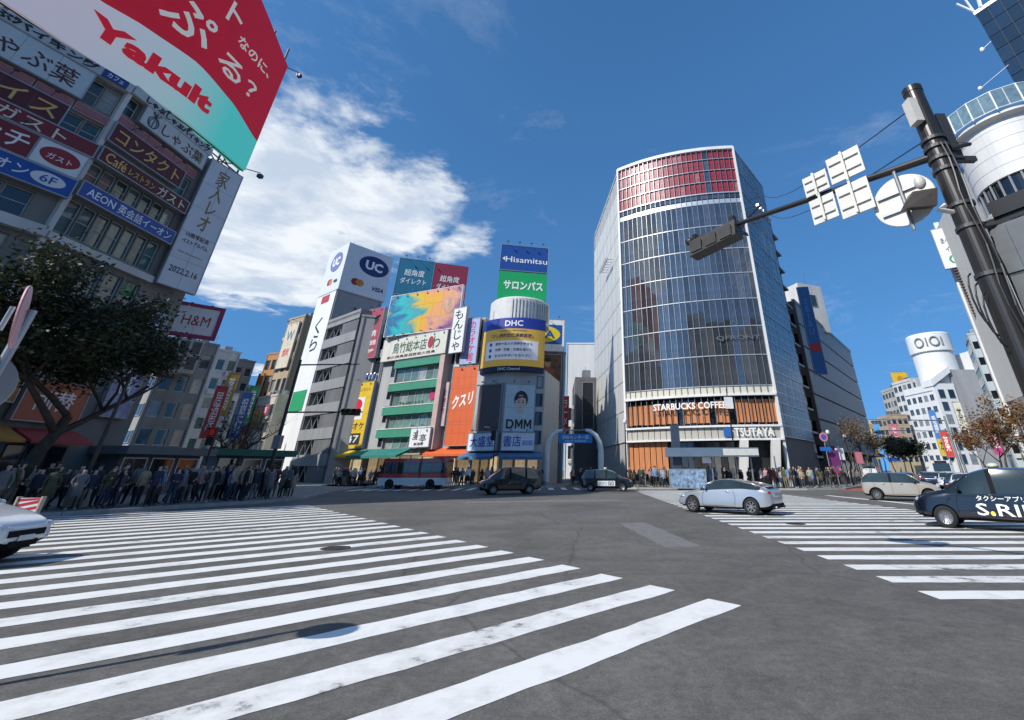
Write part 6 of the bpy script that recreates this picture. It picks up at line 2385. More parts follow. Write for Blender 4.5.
# ================================================================== vehicles
TYRE = M('tyre', (.012, .012, .012), .85, var=.2, scale=8)
CHROME = M('rim_silver', (.34, .34, .36), .42, .8, .05)
CGL = glass('car_glass', (.028, .04, .04), .03, .3, .8, (.04, .05, .05), .05)
TRIM = M('car_trim', (.012, .012, .013), .75, var=.1, spec=.1)
LAMPR = M('tail_lamp', (.35, .008, .012), .15, coat=1)
LAMPC = M('head_lamp', (.55, .57, .6), .08, .4, coat=1)
PLATE = M('number_plate', (.65, .66, .62), .5)


def paint(key, col, metal=.0, rough=.28):
    return M('paint_' + key, col, rough, metal, var=.04, scale=1, coat=1.0)


def wheel_mesh(r, wd, spokes, kind):
    tm = MB().lathe([(r * .62, -wd / 2), (r * .9, -wd / 2), (r * .985, -wd * .38), (r, -wd * .2), (r, wd * .2), (r * .985, wd * .38), (r * .9, wd / 2), (r * .62, wd / 2)], 'y', 28).mesh('tyre', TYRE, True)
    rm = MB()
    rm.lathe([(r * .64, -wd * .5), (r * .6, -wd * .47), (r * .6, -wd * .1), (r * .3, -wd * .06), (0, -wd * .06)], 'y', 28)
    if kind == 'spoke':
        rm = MB()
        rm.lathe([(r * .65, -wd * .5), (r * .585, -wd * .49), (r * .56, -wd * .3), (r * .56, wd * .1)], 'y', 28)
        rm.mi = 1
        rm.lathe([(r * .56, wd * .05), (0, wd * .05)], 'y', 20)
        rm.mi = 0
        rm.lathe([(r * .16, -wd * .3), (r * .13, -wd * .44), (0, -wd * .44)], 'y', 14)
        for k in range(spokes):
            q = 2 * math.pi * k / spokes
            for dq in (-.1, .1):
                a0, a1 = q + dq * .4, q + dq * 1.4
                c0, s0, c1, s1 = math.cos(a0), math.sin(a0), math.cos(a1), math.sin(a1)
                rm.tube([(r * .12 * c0, -wd * .4, r * .12 * s0), (r * .58 * c1, -wd * .42, r * .58 * s1)], r * .045, 4)
    else:
        rm.mi = 0
        for k in range(spokes):
            q = 2 * math.pi * k / spokes
            rm.tube([(r * .2 * math.cos(q), -wd * .1, r * .2 * math.sin(q)), (r * .57 * math.cos(q), -wd * .3, r * .57 * math.sin(q))], r * .05, 4)
    return tm, rm.mesh('rim', [CHROME, TRIM])


def car(name, label, x, y, head, st, body, wb, r, ww, cat='car', z_off=0., spokes=10, wkind='spoke', group=None, roof_mat=None, trim_rows=True, hw=None, subd=2, extras=None):
    """st: stations (x, z_bottom, z_belt, z_top, half_width_sill, half_width_belt, half_width_top, kind), x forward.
    kind of the interval after the station: b body, w windscreen, c cabin, p pillar, r rear window"""
    t = thing(name, label, cat, (x, y, 0), group, R(head))
    n = len(st)
    rings = []
    for (sx, zb, zl, zt, ws, wl, wt, kd) in st:
        zm = zb + (zl - zb) * .45
        half = [(0, zb), (ws * .8, zb), (ws, zb + .1), (max(ws, wl) * 1.0, zm), (wl, zl), (wt, zl + (zt - zl) * .93), (wt * .55, zt), (0, zt)]
        ring = [(sx, a, b) for a, b in half] + [(sx, -a, b) for a, b in half[-2:0:-1]]
        rings.append(ring)
    m = len(rings[0])
    mb = MB()
    vs_ = [p for rg in rings for p in rg]
    fs, ms = [], []
    for i in range(n - 1):
        kd = st[i][7]
        for j in range(m):
            j2 = (j + 1) % m
            fs.append((i * m + j, i * m + j2, (i + 1) * m + j2, (i + 1) * m + j))
            jj = j if j < 7 else (m - 1 - j)
            mi = 0
            if jj == 4 and kd == 'c':
                mi = 3 if j < 7 else 4
            elif jj == 4 and kd in 'wr':
                mi = 3 if j < 7 else 4
            elif jj == 4 and kd == 'p':
                mi = 5
            elif jj in (5, 6) and kd == 'w':
                mi = 1
            elif jj in (5, 6) and kd == 'r':
                mi = 2
            elif jj in (5, 6) and kd in 'cp' and roof_mat:
                mi = 6
            elif jj in (0, 1) and trim_rows:
                mi = 5
            ms.append(mi)
    for i in (0, n - 1):
        ring = list(range(i * m, i * m + m))
        c = len(vs_)
        vs_.append((st[i][0] + (.02 if i else -.02), 0, (st[i][1] + st[i][3]) / 2))
        for j in range(m):
            f = (ring[j], ring[(j + 1) % m], c)
            fs.append(f if i == n - 1 else f[::-1])
            ms.append(0)
    me = bpy.data.meshes.new('car')
    me.from_pydata(vs_, [], fs)
    for q in range(7):
        me.materials.append([body, CGL, CGL, CGL, CGL, TRIM, roof_mat or body][q])
    me.polygons.foreach_set('material_index', ms)
    bm = bmesh.new()
    bm.from_mesh(me)
    bmesh.ops.recalc_face_normals(bm, faces=bm.faces)
    cl = bm.edges.layers.float.new('crease_edge')
    for e in bm.edges:
        a, b = sorted(v.index for v in e.verts)
        if b >= n * m:
            continue
        ja, jb = a % m, b % m
        if ja == jb and a // m != b // m:
            k = ja if ja <= 7 else m - ja
            e[cl] = {2: .5, 4: .75, 5: .55}.get(k, 0)
        elif a // m == b // m:
            i = a // m
            ks = {st[i][7], st[i - 1][7] if i else 'b'}
            k = max(min(ja, m - ja), min(jb, m - jb))
            if k >= 5 and ks & set('wrcp'):
                e[cl] = .7
            elif k <= 4 and i in (0, n - 1):
                e[cl] = .2
    bm.to_mesh(me)
    bm.free()
    # wheel arches
    xs = (wb / 2, -wb / 2)
    mods = [('SUBSURF', dict(levels=subd, render_levels=subd))]
    cutters = []
    wmax = max(s_[4] for s_ in st)
    for wx in xs:
        c = MB().lathe([(0, -2), (r * 1.13, -2), (r * 1.13, 2), (0, 2)], 'y', 28, (wx, 0, r)).mesh('cut', TRIM)
        bmc = bmesh.new()
        bmc.from_mesh(c)
        bmesh.ops.remove_doubles(bmc, verts=bmc.verts, dist=1e-5)
        bmesh.ops.recalc_face_normals(bmc, faces=bmc.faces)
        bmc.to_mesh(c)
        bmc.free()
        co = bpy.data.objects.new('cut', c)
        COL.objects.link(co)
        cutters.append(co)
        mods.append(('BOOLEAN', dict(operation='DIFFERENCE', object=co, solver='EXACT')))
    ev = evaluated(me, mods)
    for co in cutters:
        bpy.data.objects.remove(co)
    # split by slot into the parts
    names = ['body', 'windscreen', 'rear_window', 'side_window', 'side_window', 'sill', 'roof']
    coords = [tuple(v.co) for v in ev.vertices]
    for slot, nm in enumerate(names):
        polys = [tuple(p.vertices) for p in ev.polygons if p.material_index == slot]
        if not polys:
            continue
        used = sorted({i for p in polys for i in p})
        mp = {o: k for k, o in enumerate(used)}
        q = MB()
        q.v = [coords[i] for i in used]
        q.f = [tuple(mp[i] for i in p) for p in polys]
        q.m = [0] * len(q.f)
        q.build(nm, [body, CGL, CGL, CGL, CGL, TRIM, roof_mat or body][slot], t, smooth=True)
    # windscreen and rear pillars
    for i in range(n - 1):
        if st[i][7] in 'wr':
            a, b = st[i], st[i + 1]
            for s_ in (1, -1):
                pa = (a[0], s_ * (a[6] * .97 + .01), a[2] + (a[3] - a[2]) * .9)
                pb = (b[0], s_ * (b[6] * .97 + .01), b[2] + (b[3] - b[2]) * .9)
                MB().tube([pa, tuple((u + v) / 2 + (0, 0, .03)[k] for k, (u, v) in enumerate(zip(pa, pb))), pb], .034, 6).build('pillar', body, t, smooth=True)
    # inner tub closes the arches
    zb = min(s_[1] for s_ in st)
    MB().box(st[-1][0] * .93, st[0][0] * .93, -wmax * .5, wmax * .5, zb + .04, zb + .45).build('underbody', TRIM, t) if st[0][0] > st[-1][0] else MB().box(st[0][0] * .93, st[-1][0] * .93, -wmax * .5, wmax * .5, zb + .04, zb + .45).build('underbody', TRIM, t)
    tm, rm = wheel_mesh(r, ww, spokes, wkind)
    for wx in xs:
        for s_ in (1, -1):
            w_ = thing('wheel', None, None, (wx, s_ * (wmax - ww * .52), r))
            w_.parent = t
            w_.rotation_euler = (0, R(random.uniform(0, 60)), 0 if s_ < 0 else math.pi)
            put('tyre', tm, w_)
            put('rim', rm, w_)
    if extras:
        from mathutils.bvhtree import BVHTree
        bv = BVHTree.FromPolygons(coords, [tuple(p.vertices) for p in ev.polygons])

        def skin(x_, z_, s_, lift=.004):
            h = bv.ray_cast(Vector((x_, s_ * 3, z_)), Vector((0, -s_, 0)))[0]
            return (x_, (h.y if h else s_ * wmax) + s_ * lift, z_)
        extras(t, skin)
    return t


def handles(t, pts, mat, wd=.18):
    for x, y, z in pts:
        MB().ellipsoid((x, y, z), (wd / 2, .025, .022), 10, 6).build('door_handle', mat, t)


def mirrors(t, x, y, z, mat):
    for s in (1, -1):
        MB().ellipsoid((x, s * y, z), (.07, .1, .07), 10, 8).build('mirror', mat, t, smooth=True)


def seams(t, skin, lines):
    for s in (1, -1):
        for ln in lines:
            pts = []
            for (x0, z0), (x1, z1) in zip(ln, ln[1:]):
                pts += [skin(x0 + (x1 - x0) * k / 6, z0 + (z1 - z0) * k / 6, s, .001) for k in range(7)]
            pts = [p for i, p in enumerate(pts) if i == 0 or p != pts[i - 1]]
            MB().tube(pts, .008, 4).build('door_seam', TRIM, t)


# --- silver coupe
SIL = paint('silver', (.42, .44, .47), .6, .3)


def coupe_extras(t, skin):
    seams(t, skin, [[(.78, .3), (.8, .6), (.72, .86)], [(-.62, .3), (-.66, .6), (-.58, .88)], [(.78, .3), (-.62, .3)]])
    for s in (1, -1):
        MB().ellipsoid((1.8, s * .62, .62), (.2, .12, .055), 12, 8).build('headlight', LAMPC, t, smooth=True)
        MB().ellipsoid((-1.98, s * .62, .80), (.11, .16, .085), 12, 8).build('taillight', LAMPR, t, smooth=True)
    MB().box(-2.13, -1.98, -.62, .62, .26, .42).build('diffuser', TRIM, t)
    MB().box(-2.125, -2.08, -.26, .26, .5, .64).build('number_plate', PLATE, t)
    MB().box(1.98, 2.09, -.5, .5, .3, .46).build('grille', TRIM, t)
    for s in (1, -1):
        MB().lathe([(.05, 0), (.05, -.1), (.035, -.1)], 'x', 12, (-2.1, s * .5, .3)).build('exhaust', CHROME, t)
    mirrors(t, .62, .9, .96, SIL)
    handles(t, [(-.35, .865, .84), (-.35, -.865, .84)], SIL)
    mb = MB().box(-1.98, -1.8, -.6, .6, 1.015, 1.035)
    mb.build('boot_lip', SIL, t)


coupe_st = [(-2.12, .36, .72, .80, .60, .66, .58, 'b'), (-2.02, .24, .84, .96, .76, .78, .66, 'b'), (-1.72, .2, .90, 1.03, .87, .84, .68, 'r'), (-.95, .18, .94, 1.20, .88, .82, .58, 'c'),
            (-.45, .17, .92, 1.285, .88, .82, .56, 'c'), (-.02, .17, .9, 1.29, .88, .82, .56, 'c'), (.3, .17, .88, 1.245, .88, .82, .57, 'w'), (.92, .17, .84, .93, .88, .82, .66, 'b'), (1.35, .17, .76, .84, .87, .78, .62, 'b'),
            (1.8, .2, .64, .73, .82, .7, .55, 'b'), (2.08, .26, .52, .6, .62, .56, .46, 'b')]
car('sports_coupe', 'silver two door sports coupe crossing the striped crosswalk', 5.95, 22.1, 142, coupe_st, SIL, 2.57, .315, .225, spokes=7, extras=coupe_extras)

# --- navy taxi with lettering
NAVY = paint('navy', (.004, .005, .012), 0, .25)


def taxi_lettering(big, small, dot):
    def fn(t, skin):
        seams(t, skin, [[(.98, .36), (1.0, .7), (.9, .95)], [(0, .36), (0, .96)], [(-1.0, .36), (-1.0, .96)], [(.98, .36), (-1.0, .36)], [(1.2, .9), (-2.0, .93)]])
        for s in (1, -1):
            MB().ellipsoid((1.98, s * .6, .76), (.14, .13, .09), 12, 8).build('headlight', LAMPC, t, smooth=True)
            MB().ellipsoid((-2.12, s * .68, .98), (.07, .09, .22), 10, 8).build('taillight', LAMPR, t, smooth=True)
        MB().box(2.12, 2.22, -.45, .45, .38, .62).build('grille', TRIM, t)
        MB().box(2.2, 2.235, -.18, .18, .5, .62).build('number_plate', M('plate_green', (.05, .4, .15), .5), t)
        mirrors(t, .86, .94, 1.12, NAVY)
        handles(t, [(.1, .862, .95), (-.95, .862, .95), (.1, -.862, .95), (-.95, -.862, .95)], NAVY)
        MB().ellipsoid((-.15, 0, 1.75), (.16, .28, .09), 12, 8).build('roof_lamp', M('roof_lamp', (.6, .62, .5), .4), t, smooth=True)
        for s in (1, -1):
            F = Fr((0, 0), 180 if s > 0 else 0)

            def fl(u, o, z, s=s):
                x_ = -u if s > 0 else u
                return skin(x_, z, s, .004 + o)
            sg = -1 if s > 0 else 1
            if big:
                lettering(t, None, big, .42 * 1, .56, 1.9, .32, WTXT, .0, .008, .01, fn=fl)
                lettering(t, None, small, .12, .86, 1.15, .14, WTXT, .0, .008, .01, fn=fl)
                MB().ellipsoid((fl(-.16, 0, .46)), (.06, .012, .06), 12, 8).build('dot_mark', M('dot_yellow', (.65, .6, .02), .4), t)
                P = [fl(u, .002, z) for u, z in ((.72, .8), (1.15, .8), (1.15, .93), (.72, .93))]
                MB().add(P, [(0, 1, 2, 3)] if s < 0 else [(0, 1, 2, 3)]).build('yellow_label', M('dot_yellow', (.65, .6, .02), .4), t)
            else:
                P = [fl(u, .004, z) for u, z in ((-.75, .42), (.75, .42), (.75, .8), (-.75, .8))]
                MB().add(P, [(0, 1, 2, 3)]).build('white_label', SWHT, t)
                lettering(t, None, 'GO', .4, .61, .5, .3, KTXT, .006, .008, .02, fn=fl)
                lettering(t, None, 'アプリ', -.3, .61, .6, .2, SBLUE2, .006, .008, .01, fn=fl)
    return fn


taxi_st = [(-2.2, .4, .9, 1.02, .72, .76, .66, 'b'), (-2.12, .26, .98, 1.35, .82, .82, .66, 'r'), (-1.85, .22, 1.0, 1.62, .86, .84, .62, 'c'), (-1.05, .22, .99, 1.7, .87, .85, .62, 'p'), (-.95, .22, .99, 1.705, .87, .85, .62, 'c'), (-.05, .22, .98, 1.7, .87, .85, .62, 'p'),
           (.05, .22, .98, 1.69, .87, .85, .62, 'c'), (.5, .22, .97, 1.56, .87, .85, .63, 'w'), (1.2, .22, .96, 1.08, .87, .84, .68, 'b'), (1.75, .24, .9, .98, .86, .8, .62, 'b'), (2.1, .28, .78, .86, .76, .7, .54, 'b'), (2.2, .36, .62, .7, .62, .6, .46, 'b')]
car('taxi', 'dark navy taxi with white lettering on its doors at the right frame edge', 12.75, 16.05, 137, taxi_st, NAVY, 2.75, .31, .19, 'taxi', wkind='disc', spokes=16, extras=taxi_lettering('S.RIDE', 'タクシーアプリ', True))
BLKP = paint('black', (.01, .01, .011), 0, .2)
car('taxi', 'black taxi with white door label before the side street gate', 1.5, 43.9, -8, taxi_st, BLKP, 2.75, .31, .19, 'taxi', wkind='disc', spokes=16, extras=taxi_lettering(None, None, None))

# --- beige compact
BEI = paint('beige', (.42, .37, .31), .3, .3)


def mini_extras(t, skin):
    seams(t, skin, [[(.85, .36), (.86, .7), (.78, .93)], [(-.45, .36), (-.45, .94)], [(-1.3, .7), (-1.35, .94)], [(.85, .36), (-.9, .36)]])
    for s in (1, -1):
        MB().ellipsoid((1.83, s * .55, .8), (.09, .13, .12), 12, 8).build('headlight', LAMPC, t, smooth=True)
        MB().ellipsoid((-1.97, s * .64, .86), (.06, .09, .15), 10, 8).build('taillight', LAMPR, t, smooth=True)
    mirrors(t, .72, .92, 1.05, BLKP)
    handles(t, [(.05, -.87, .9), (-.85, -.87, .9), (.05, .87, .9), (-.85, .87, .9)], CHROME)
    MB().box(-2.03, -1.98, -.25, .25, .62, .74).build('number_plate', PLATE, t)
    for s in (1, -1):
        for wx in (1.3, -1.3):
            MB().lathe([(.355, -.03), (.40, -.03), (.40, .02), (.355, .02)], 'y', 20, (wx, s * .885, .32), (0, 180)).build('arch_trim', TRIM, t)


mini_st = [(-2.02, .4, .8, .95, .7, .74, .62, 'b'), (-1.95, .27, .95, 1.2, .84, .82, .66, 'r'), (-1.6, .22, .97, 1.46, .87, .83, .62, 'c'), (-.5, .2, .96, 1.5, .88, .84, .62, 'p'), (-.4, .2, .96, 1.5, .88, .84, .62, 'c'), (.3, .2, .95, 1.47, .88, .84, .62, 'c'), (.5, .2, .95, 1.42, .88, .84, .62, 'w'),
           (1.0, .2, .93, 1.04, .88, .83, .66, 'b'), (1.5, .22, .86, .95, .87, .78, .6, 'b'), (1.85, .28, .72, .8, .76, .66, .5, 'b'), (1.95, .36, .6, .66, .6, .55, .42, 'b')]
car('compact_car', 'beige compact car with black roof behind the navy taxi', 18.6, 30.4, -33, mini_st, BEI, 2.6, .32, .2, roof_mat=BLKP, spokes=8, extras=mini_extras)

# --- further cars of the right-hand street
WHTP = paint('white', (.66, .67, .68), 0, .25)
DBLP = paint('dark_blue', (.012, .02, .05), .2, .25)
GRYP = paint('grey', (.12, .125, .13), .5, .3)


def plain_extras(mat):
    def fn(t, skin):
        seams(t, skin, [[(.9, .36), (.92, .7), (.84, .92)], [(-.2, .36), (-.2, .93)], [(-1.1, .5), (-1.2, .93)], [(.9, .36), (-1.0, .36)]])
        for s in (1, -1):
            MB().ellipsoid((1.99, s * .57, .63), (.15, .15, .075), 12, 8).build('headlight', LAMPC, t, smooth=True)
            MB().ellipsoid((2.1, s * .52, .4), (.06, .07, .05), 10, 6).build('fog_lamp', LAMPC, t, smooth=True)
            MB().ellipsoid((-2.12, s * .64, .86), (.08, .17, .1), 10, 6).build('taillight', LAMPR, t, smooth=True)
        MB().box(-2.2, -2.14, -.25, .25, .6, .72).build('number_plate', PLATE, t)
        MB().box(2.08, 2.185, -.4, .4, .47, .58).build('grille', TRIM, t)
        MB().box(2.1, 2.19, -.3, .3, .3, .4).build('air_intake', TRIM, t)
        MB().box(2.18, 2.2, -.17, .17, .4, .49).build('number_plate', PLATE, t)
        mirrors(t, .8, .92, 1.0, mat)
    return fn


sedan_st = [(-2.2, .4, .76, .86, .66, .72, .62, 'b'), (-2.1, .26, .9, 1.02, .82, .8, .66, 'b'), (-1.6, .22, .95, 1.1, .88, .84, .66, 'r'), (-.95, .2, .95, 1.42, .88, .84, .58, 'c'), (-.25, .2, .94, 1.47, .88, .84, .58, 'p'), (-.17, .2, .94, 1.47, .88, .84, .58, 'c'), (.35, .2, .93, 1.43, .88, .84, .58, 'w'),
            (1.05, .2, .9, 1.0, .88, .83, .66, 'b'), (1.6, .22, .8, .88, .87, .78, .6, 'b'), (2.05, .28, .68, .74, .74, .66, .5, 'b'), (2.16, .36, .56, .62, .6, .55, .42, 'b')]
car('hatchback', 'white car with red tail lights queued behind the navy taxi', 23.6, 31.6, 48, sedan_st, WHTP, 2.65, .32, .2, extras=plain_extras(WHTP), subd=1)
car('estate_car', 'dark blue car queued beyond the white car', 29.5, 40.6, 230, sedan_st, DBLP, 2.65, .32, .2, extras=plain_extras(DBLP), subd=1)
car('saloon_car', 'grey car queued beyond the beige compact', 28.0, 44.5, 52, sedan_st, GRYP, 2.65, .32, .2, extras=plain_extras(GRYP), subd=1)
car('saloon_car', 'black car just before the white van', 38.2, 56.6, 232, sedan_st, BLKP, 2.65, .32, .2, extras=plain_extras(BLKP), subd=1)
car('saloon_car', 'white car far down the right-hand street', 46.0, 64.6, 232, sedan_st, WHTP, 2.65, .32, .2, extras=plain_extras(WHTP), subd=1)
van_st = [(-2.3, .4, 1.1, 1.8, .8, .82, .68, 'r'), (-2.2, .26, 1.15, 2.02, .84, .84, .7, 'c'), (-1.1, .24, 1.15, 2.1, .85, .85, .7, 'p'), (-1.0, .24, 1.15, 2.1, .85, .85, .7, 'c'), (.2, .24, 1.14, 2.08, .85, .85, .7, 'p'), (.3, .24, 1.14, 2.07, .85, .85, .7, 'c'), (1.0, .24, 1.12, 1.95, .85, .84, .68, 'w'),
          (1.75, .24, 1.08, 1.2, .85, .83, .66, 'b'), (2.15, .28, .9, 1.0, .82, .78, .6, 'b'), (2.32, .36, .66, .76, .72, .68, .5, 'b')]
car('delivery_van', 'white high roofed van parked at the red road surface', 33.0, 58.6, 54, van_st, WHTP, 2.6, .33, .2, 'van', extras=plain_extras(WHTP), subd=1)
minivan_st = [(-2.3, .4, 1.0, 1.3, .78, .8, .68, 'r'), (-2.2, .26, 1.05, 1.7, .84, .84, .7, 'c'), (-1.1, .24, 1.05, 1.83, .85, .85, .7, 'p'), (-1.0, .24, 1.05, 1.83, .85, .85, .7, 'c'), (.1, .24, 1.04, 1.83, .85, .85, .7, 'p'), (.2, .24, 1.04, 1.82, .85, .85, .7, 'c'), (.85, .24, 1.02, 1.7, .85, .84, .68, 'w'),
              (1.6, .24, .98, 1.1, .85, .83, .66, 'b'), (2.1, .28, .85, .94, .82, .78, .6, 'b'), (2.3, .36, .66, .76, .72, .68, .5, 'b')]
car('minivan', 'black minivan crossing in the shade before the bookshop', -6.1, 38.4, 202, minivan_st, BLKP, 2.7, .33, .21, 'van', extras=plain_extras(BLKP), subd=1)

# --- white car whose nose enters at the lower left
car('saloon_car', 'white car nose entering at the lower left frame edge', -13.2, 9.95, 12, [(a, b, c, d * 1.02, e, f, g, k) for a, b, c, d, e, f, g, k in sedan_st], WHTP, 2.65, .32, .2, extras=plain_extras(WHTP))


# --- red and white minibus
def minibus():
    t = thing('minibus', 'red and white minibus stopped in front of the green banded building', 'bus', (-17.0, 49.2, 0), None, R(176))
    redp = paint('bus_red', (.42, .03, .03), 0, .3)
    L, W = 3.3, 1.02
    prof = lambda z0, z1, s=1.0: [(-L, z0), (L * .99, z0), (L, z0 + (z1 - z0) * .2), (L - .1 * s, z1), (-L + .05, z1)]
    MB().plate([(-L, .35), (L - .08, .35), (L, .5), (L, .95), (-L, .95)], -W, W).build('lower_body', WHTP, t)
    MB().plate([(-L, .952), (L, .952), (L - .02, 1.3), (-L, 1.3)], -W - .003, W + .003).build('waist_band', redp, t)
    MB().plate([(-L + .02, 1.302), (L - .05, 1.302), (L - .28, 2.3), (-L + .06, 2.3)], -W + .03, W - .03).build('cabin', BLKP, t)
    MB().plate([(-L, 2.302), (L - .26, 2.302), (L - .36, 2.62), (-L + .1, 2.66)], -W, W).build('roof', redp, t)
    for s in (1, -1):
        for k in range(5):
            x0 = -L + .25 + k * 1.18
            q = MB().box(x0, x0 + 1.08, s * (W - .03), s * (W - .005), 1.4, 2.22).build('side_window', CGL, t)
        for k in range(6):
            x0 = -L + .12 + k * 1.18
            MB().box(x0, x0 + .1, s * (W - .03), s * (W + .002), 1.302, 2.3).build('pillar', redp, t)
    MB().add([(L - .03, -W + .12, 1.36), (L - .03, W - .12, 1.36), (L - .25, W - .14, 2.24), (L - .25, -W + .14, 2.24)], [(0, 1, 2, 3)]).build('windscreen', CGL, t)
    for s in (1, -1):
        MB().ellipsoid((L - .02, s * .75, .75), (.06, .16, .12), 10, 6).build('headlight', LAMPC, t, smooth=True)
        MB().box(L - .2, L - .1, s * (W + .05), s * (W + .25), 1.7, 2.05).build('mirror', BLKP, t)
    MB().box(L, L + .08, -.95, .95, .35, .55).build('bumper', GRYP, t)
    tm, rm = wheel_mesh(.38, .24, 8, 'disc')
    for wx in (2.1, -1.9):
        for s in (1, -1):
            w_ = thing('wheel', None, None, (wx, s * (W - .1), .38))
            w_.parent = t
            w_.rotation_euler = (0, 0, 0 if s < 0 else math.pi)
            put('tyre', tm, w_)
            put('rim', rm, w_)
            MB().lathe([(0, s * .02), (.44, s * .02)], 'y', 20, (wx, s * (W - .015), .42)).build('wheel_well', TRIM, t)


minibus()


for k, (x, y, h_, pm, cn) in enumerate(((33.8, 47.6, 232, WHTP, 'white'), (35.6, 52.4, 52, DBLP, 'dark blue'), (42.2, 60.8, 232, GRYP, 'grey'), (51, 72, 232, BLKP, 'black'), (44.5, 66.6, 52, SIL, 'silver'))):
    car('saloon_car', '%s car in the distant queue of the right-hand street' % cn, x, y, h_, sedan_st, pm, 2.65, .32, .2, extras=plain_extras(pm), subd=1, group='cars queued in the right-hand street')


def far_bus():
    t = thing('city_bus', 'white city bus far down the right-hand street', 'bus', (58, 82, 0), None, R(232))
    MB().box(-4.5, 4.5, -1.2, 1.2, .35, 3.0).build('body', WHTP, t)
    MB().box(4.502, 4.53, -1.1, 1.1, 1.2, 2.6).build('windscreen', CGL, t)
    MB().box(4.502, 4.54, -.8, .8, 2.62, 2.95).build('destination_board', BLK, t)
    for s in (1, -1):
        for k in range(5):
            MB().box(-4.2 + k * 1.7, -2.7 + k * 1.7, s * 1.2, s * 1.215, 1.3, 2.5).build('side_window', CGL, t)
    tm, rm = wheel_mesh(.48, .28, 8, 'disc')
    for wx in (2.8, -2.5):
        for s in (1, -1):
            w_ = thing('wheel', None, None, (wx, s * 1.1, .48))
            w_.parent = t
            w_.rotation_euler = (0, 0, 0 if s < 0 else math.pi)
            put('tyre', tm, w_)
            put('rim', rm, w_)


far_bus()

# ================================================================== trees
BARK = M('bark', (.06, .048, .038), .9, var=.4, scale=5, bump=.4)


def leaf_mat(key, c1, c2, trans=.25):
    m = bpy.data.materials.new(key)
    m.use_nodes = True
    nt = m.node_tree
    b = nt.nodes['Principled BSDF']
    geo = nt.nodes.new('ShaderNodeNewGeometry')
    cr = nt.nodes.new('ShaderNodeValToRGB')
    cr.color_ramp.elements[0].color = tuple(c1) + (1,)
    cr.color_ramp.elements[1].color = tuple(c2) + (1,)
    nt.links.new(geo.outputs['Random Per Island'], cr.inputs[0])
    nt.links.new(cr.outputs[0], b.inputs['Base Color'])
    b.inputs['Roughness'].default_value = .55
    tr = nt.nodes.new('ShaderNodeBsdfTranslucent')
    nt.links.new(cr.outputs[0], tr.inputs['Color'])
    mx = nt.nodes.new('ShaderNodeMixShader')
    mx.inputs[0].default_value = trans
    nt.links.new(b.outputs[0], mx.inputs[1])
    nt.links.new(tr.outputs[0], mx.inputs[2])
    nt.links.new(mx.outputs[0], nt.nodes['Material Output'].inputs['Surface'])
    return m


def tree(name, label, x, y, h, trunk_h, r0, spread, levels, leaves, lm, leaf=.12, seed=1, lean=(0, 0), group=None, lobes=None, twig=.9, crown_z=None):
    rnd = random.Random(seed)
    t = thing(name, label, 'tree', (x, y, .1), group)
    mb = MB()
    ends = []

    def grow(p, d, L, r, lv):
        n = 4 if lv else 5
        pts, rs = [p], [r]
        q = p.copy()
        dd = d.copy()
        for i in range(n):
            dd = (dd + Vector((rnd.uniform(-.22, .22), rnd.uniform(-.22, .22), rnd.uniform(-.06, .16)))).normalized()
            q = q + dd * (L / n)
            pts.append(q.copy())
            rs.append(r * (1 - .5 * (i + 1) / n))
        mb.tube(pts, rs, 8 if lv == 0 else (6 if lv == 1 else 4))
        if lv >= levels:
            ends.extend(pts[1:])
            return
        if lv >= levels - 1:
            ends.extend(pts[2:])
        k = rnd.randint(3, 4) if lv < 2 else rnd.randint(2, 4)
        for i in range(k):
            j = rnd.randint(2, n) if lv else rnd.choice((n - 1, n, n))
            az = rnd.uniform(0, 6.28) + i * 6.28 / k
            up = rnd.uniform(.15, .8)
            nd = Vector((math.cos(az) * spread, math.sin(az) * spread, up)).normalized()
            nd = (nd + dd * .35).normalized()
            grow(pts[j], nd, L * rnd.uniform(.55, .78) * (1.0 if lv else (h - trunk_h) / trunk_h * .62), rs[j] * .72, lv + 1)
    grow(Vector((0, 0, 0)), Vector((lean[0], lean[1], 1)).normalized(), trunk_h, r0, 0)
    mb.build('trunk', BARK, t, smooth=True)
    if leaves:
        lb = MB()
        per = leaves // max(1, len(ends))
        clumps = [(e, rnd.uniform(.35, 1.0)) for e in ends]
        vs_, fs = [], []
        for e, sz in clumps:
            if rnd.random() < .28:
                continue
            for k in range(int(per * (.4 + 1.2 * sz))):
                v = Vector((rnd.gauss(0, 1), rnd.gauss(0, 1), rnd.gauss(0, .75))) * (twig * sz * .5)
                c = e + v
                a = Vector((rnd.gauss(0, 1), rnd.gauss(0, 1), rnd.gauss(0, .6))).normalized()
                b = a.orthogonal().normalized()
                b = (b * math.cos(k) + a.cross(b) * math.sin(k)).normalized()
                L = leaf * rnd.uniform(.6, 1.35)
                W = L * .5
                o = len(vs_)
                vs_ += [c - a * L, c + b * W, c + a * L, c - b * W]
                fs.append((o, o + 1, o + 2, o + 3))
        lb.add(vs_, fs)
        o = lb.build('crown', lm, t)
    return t


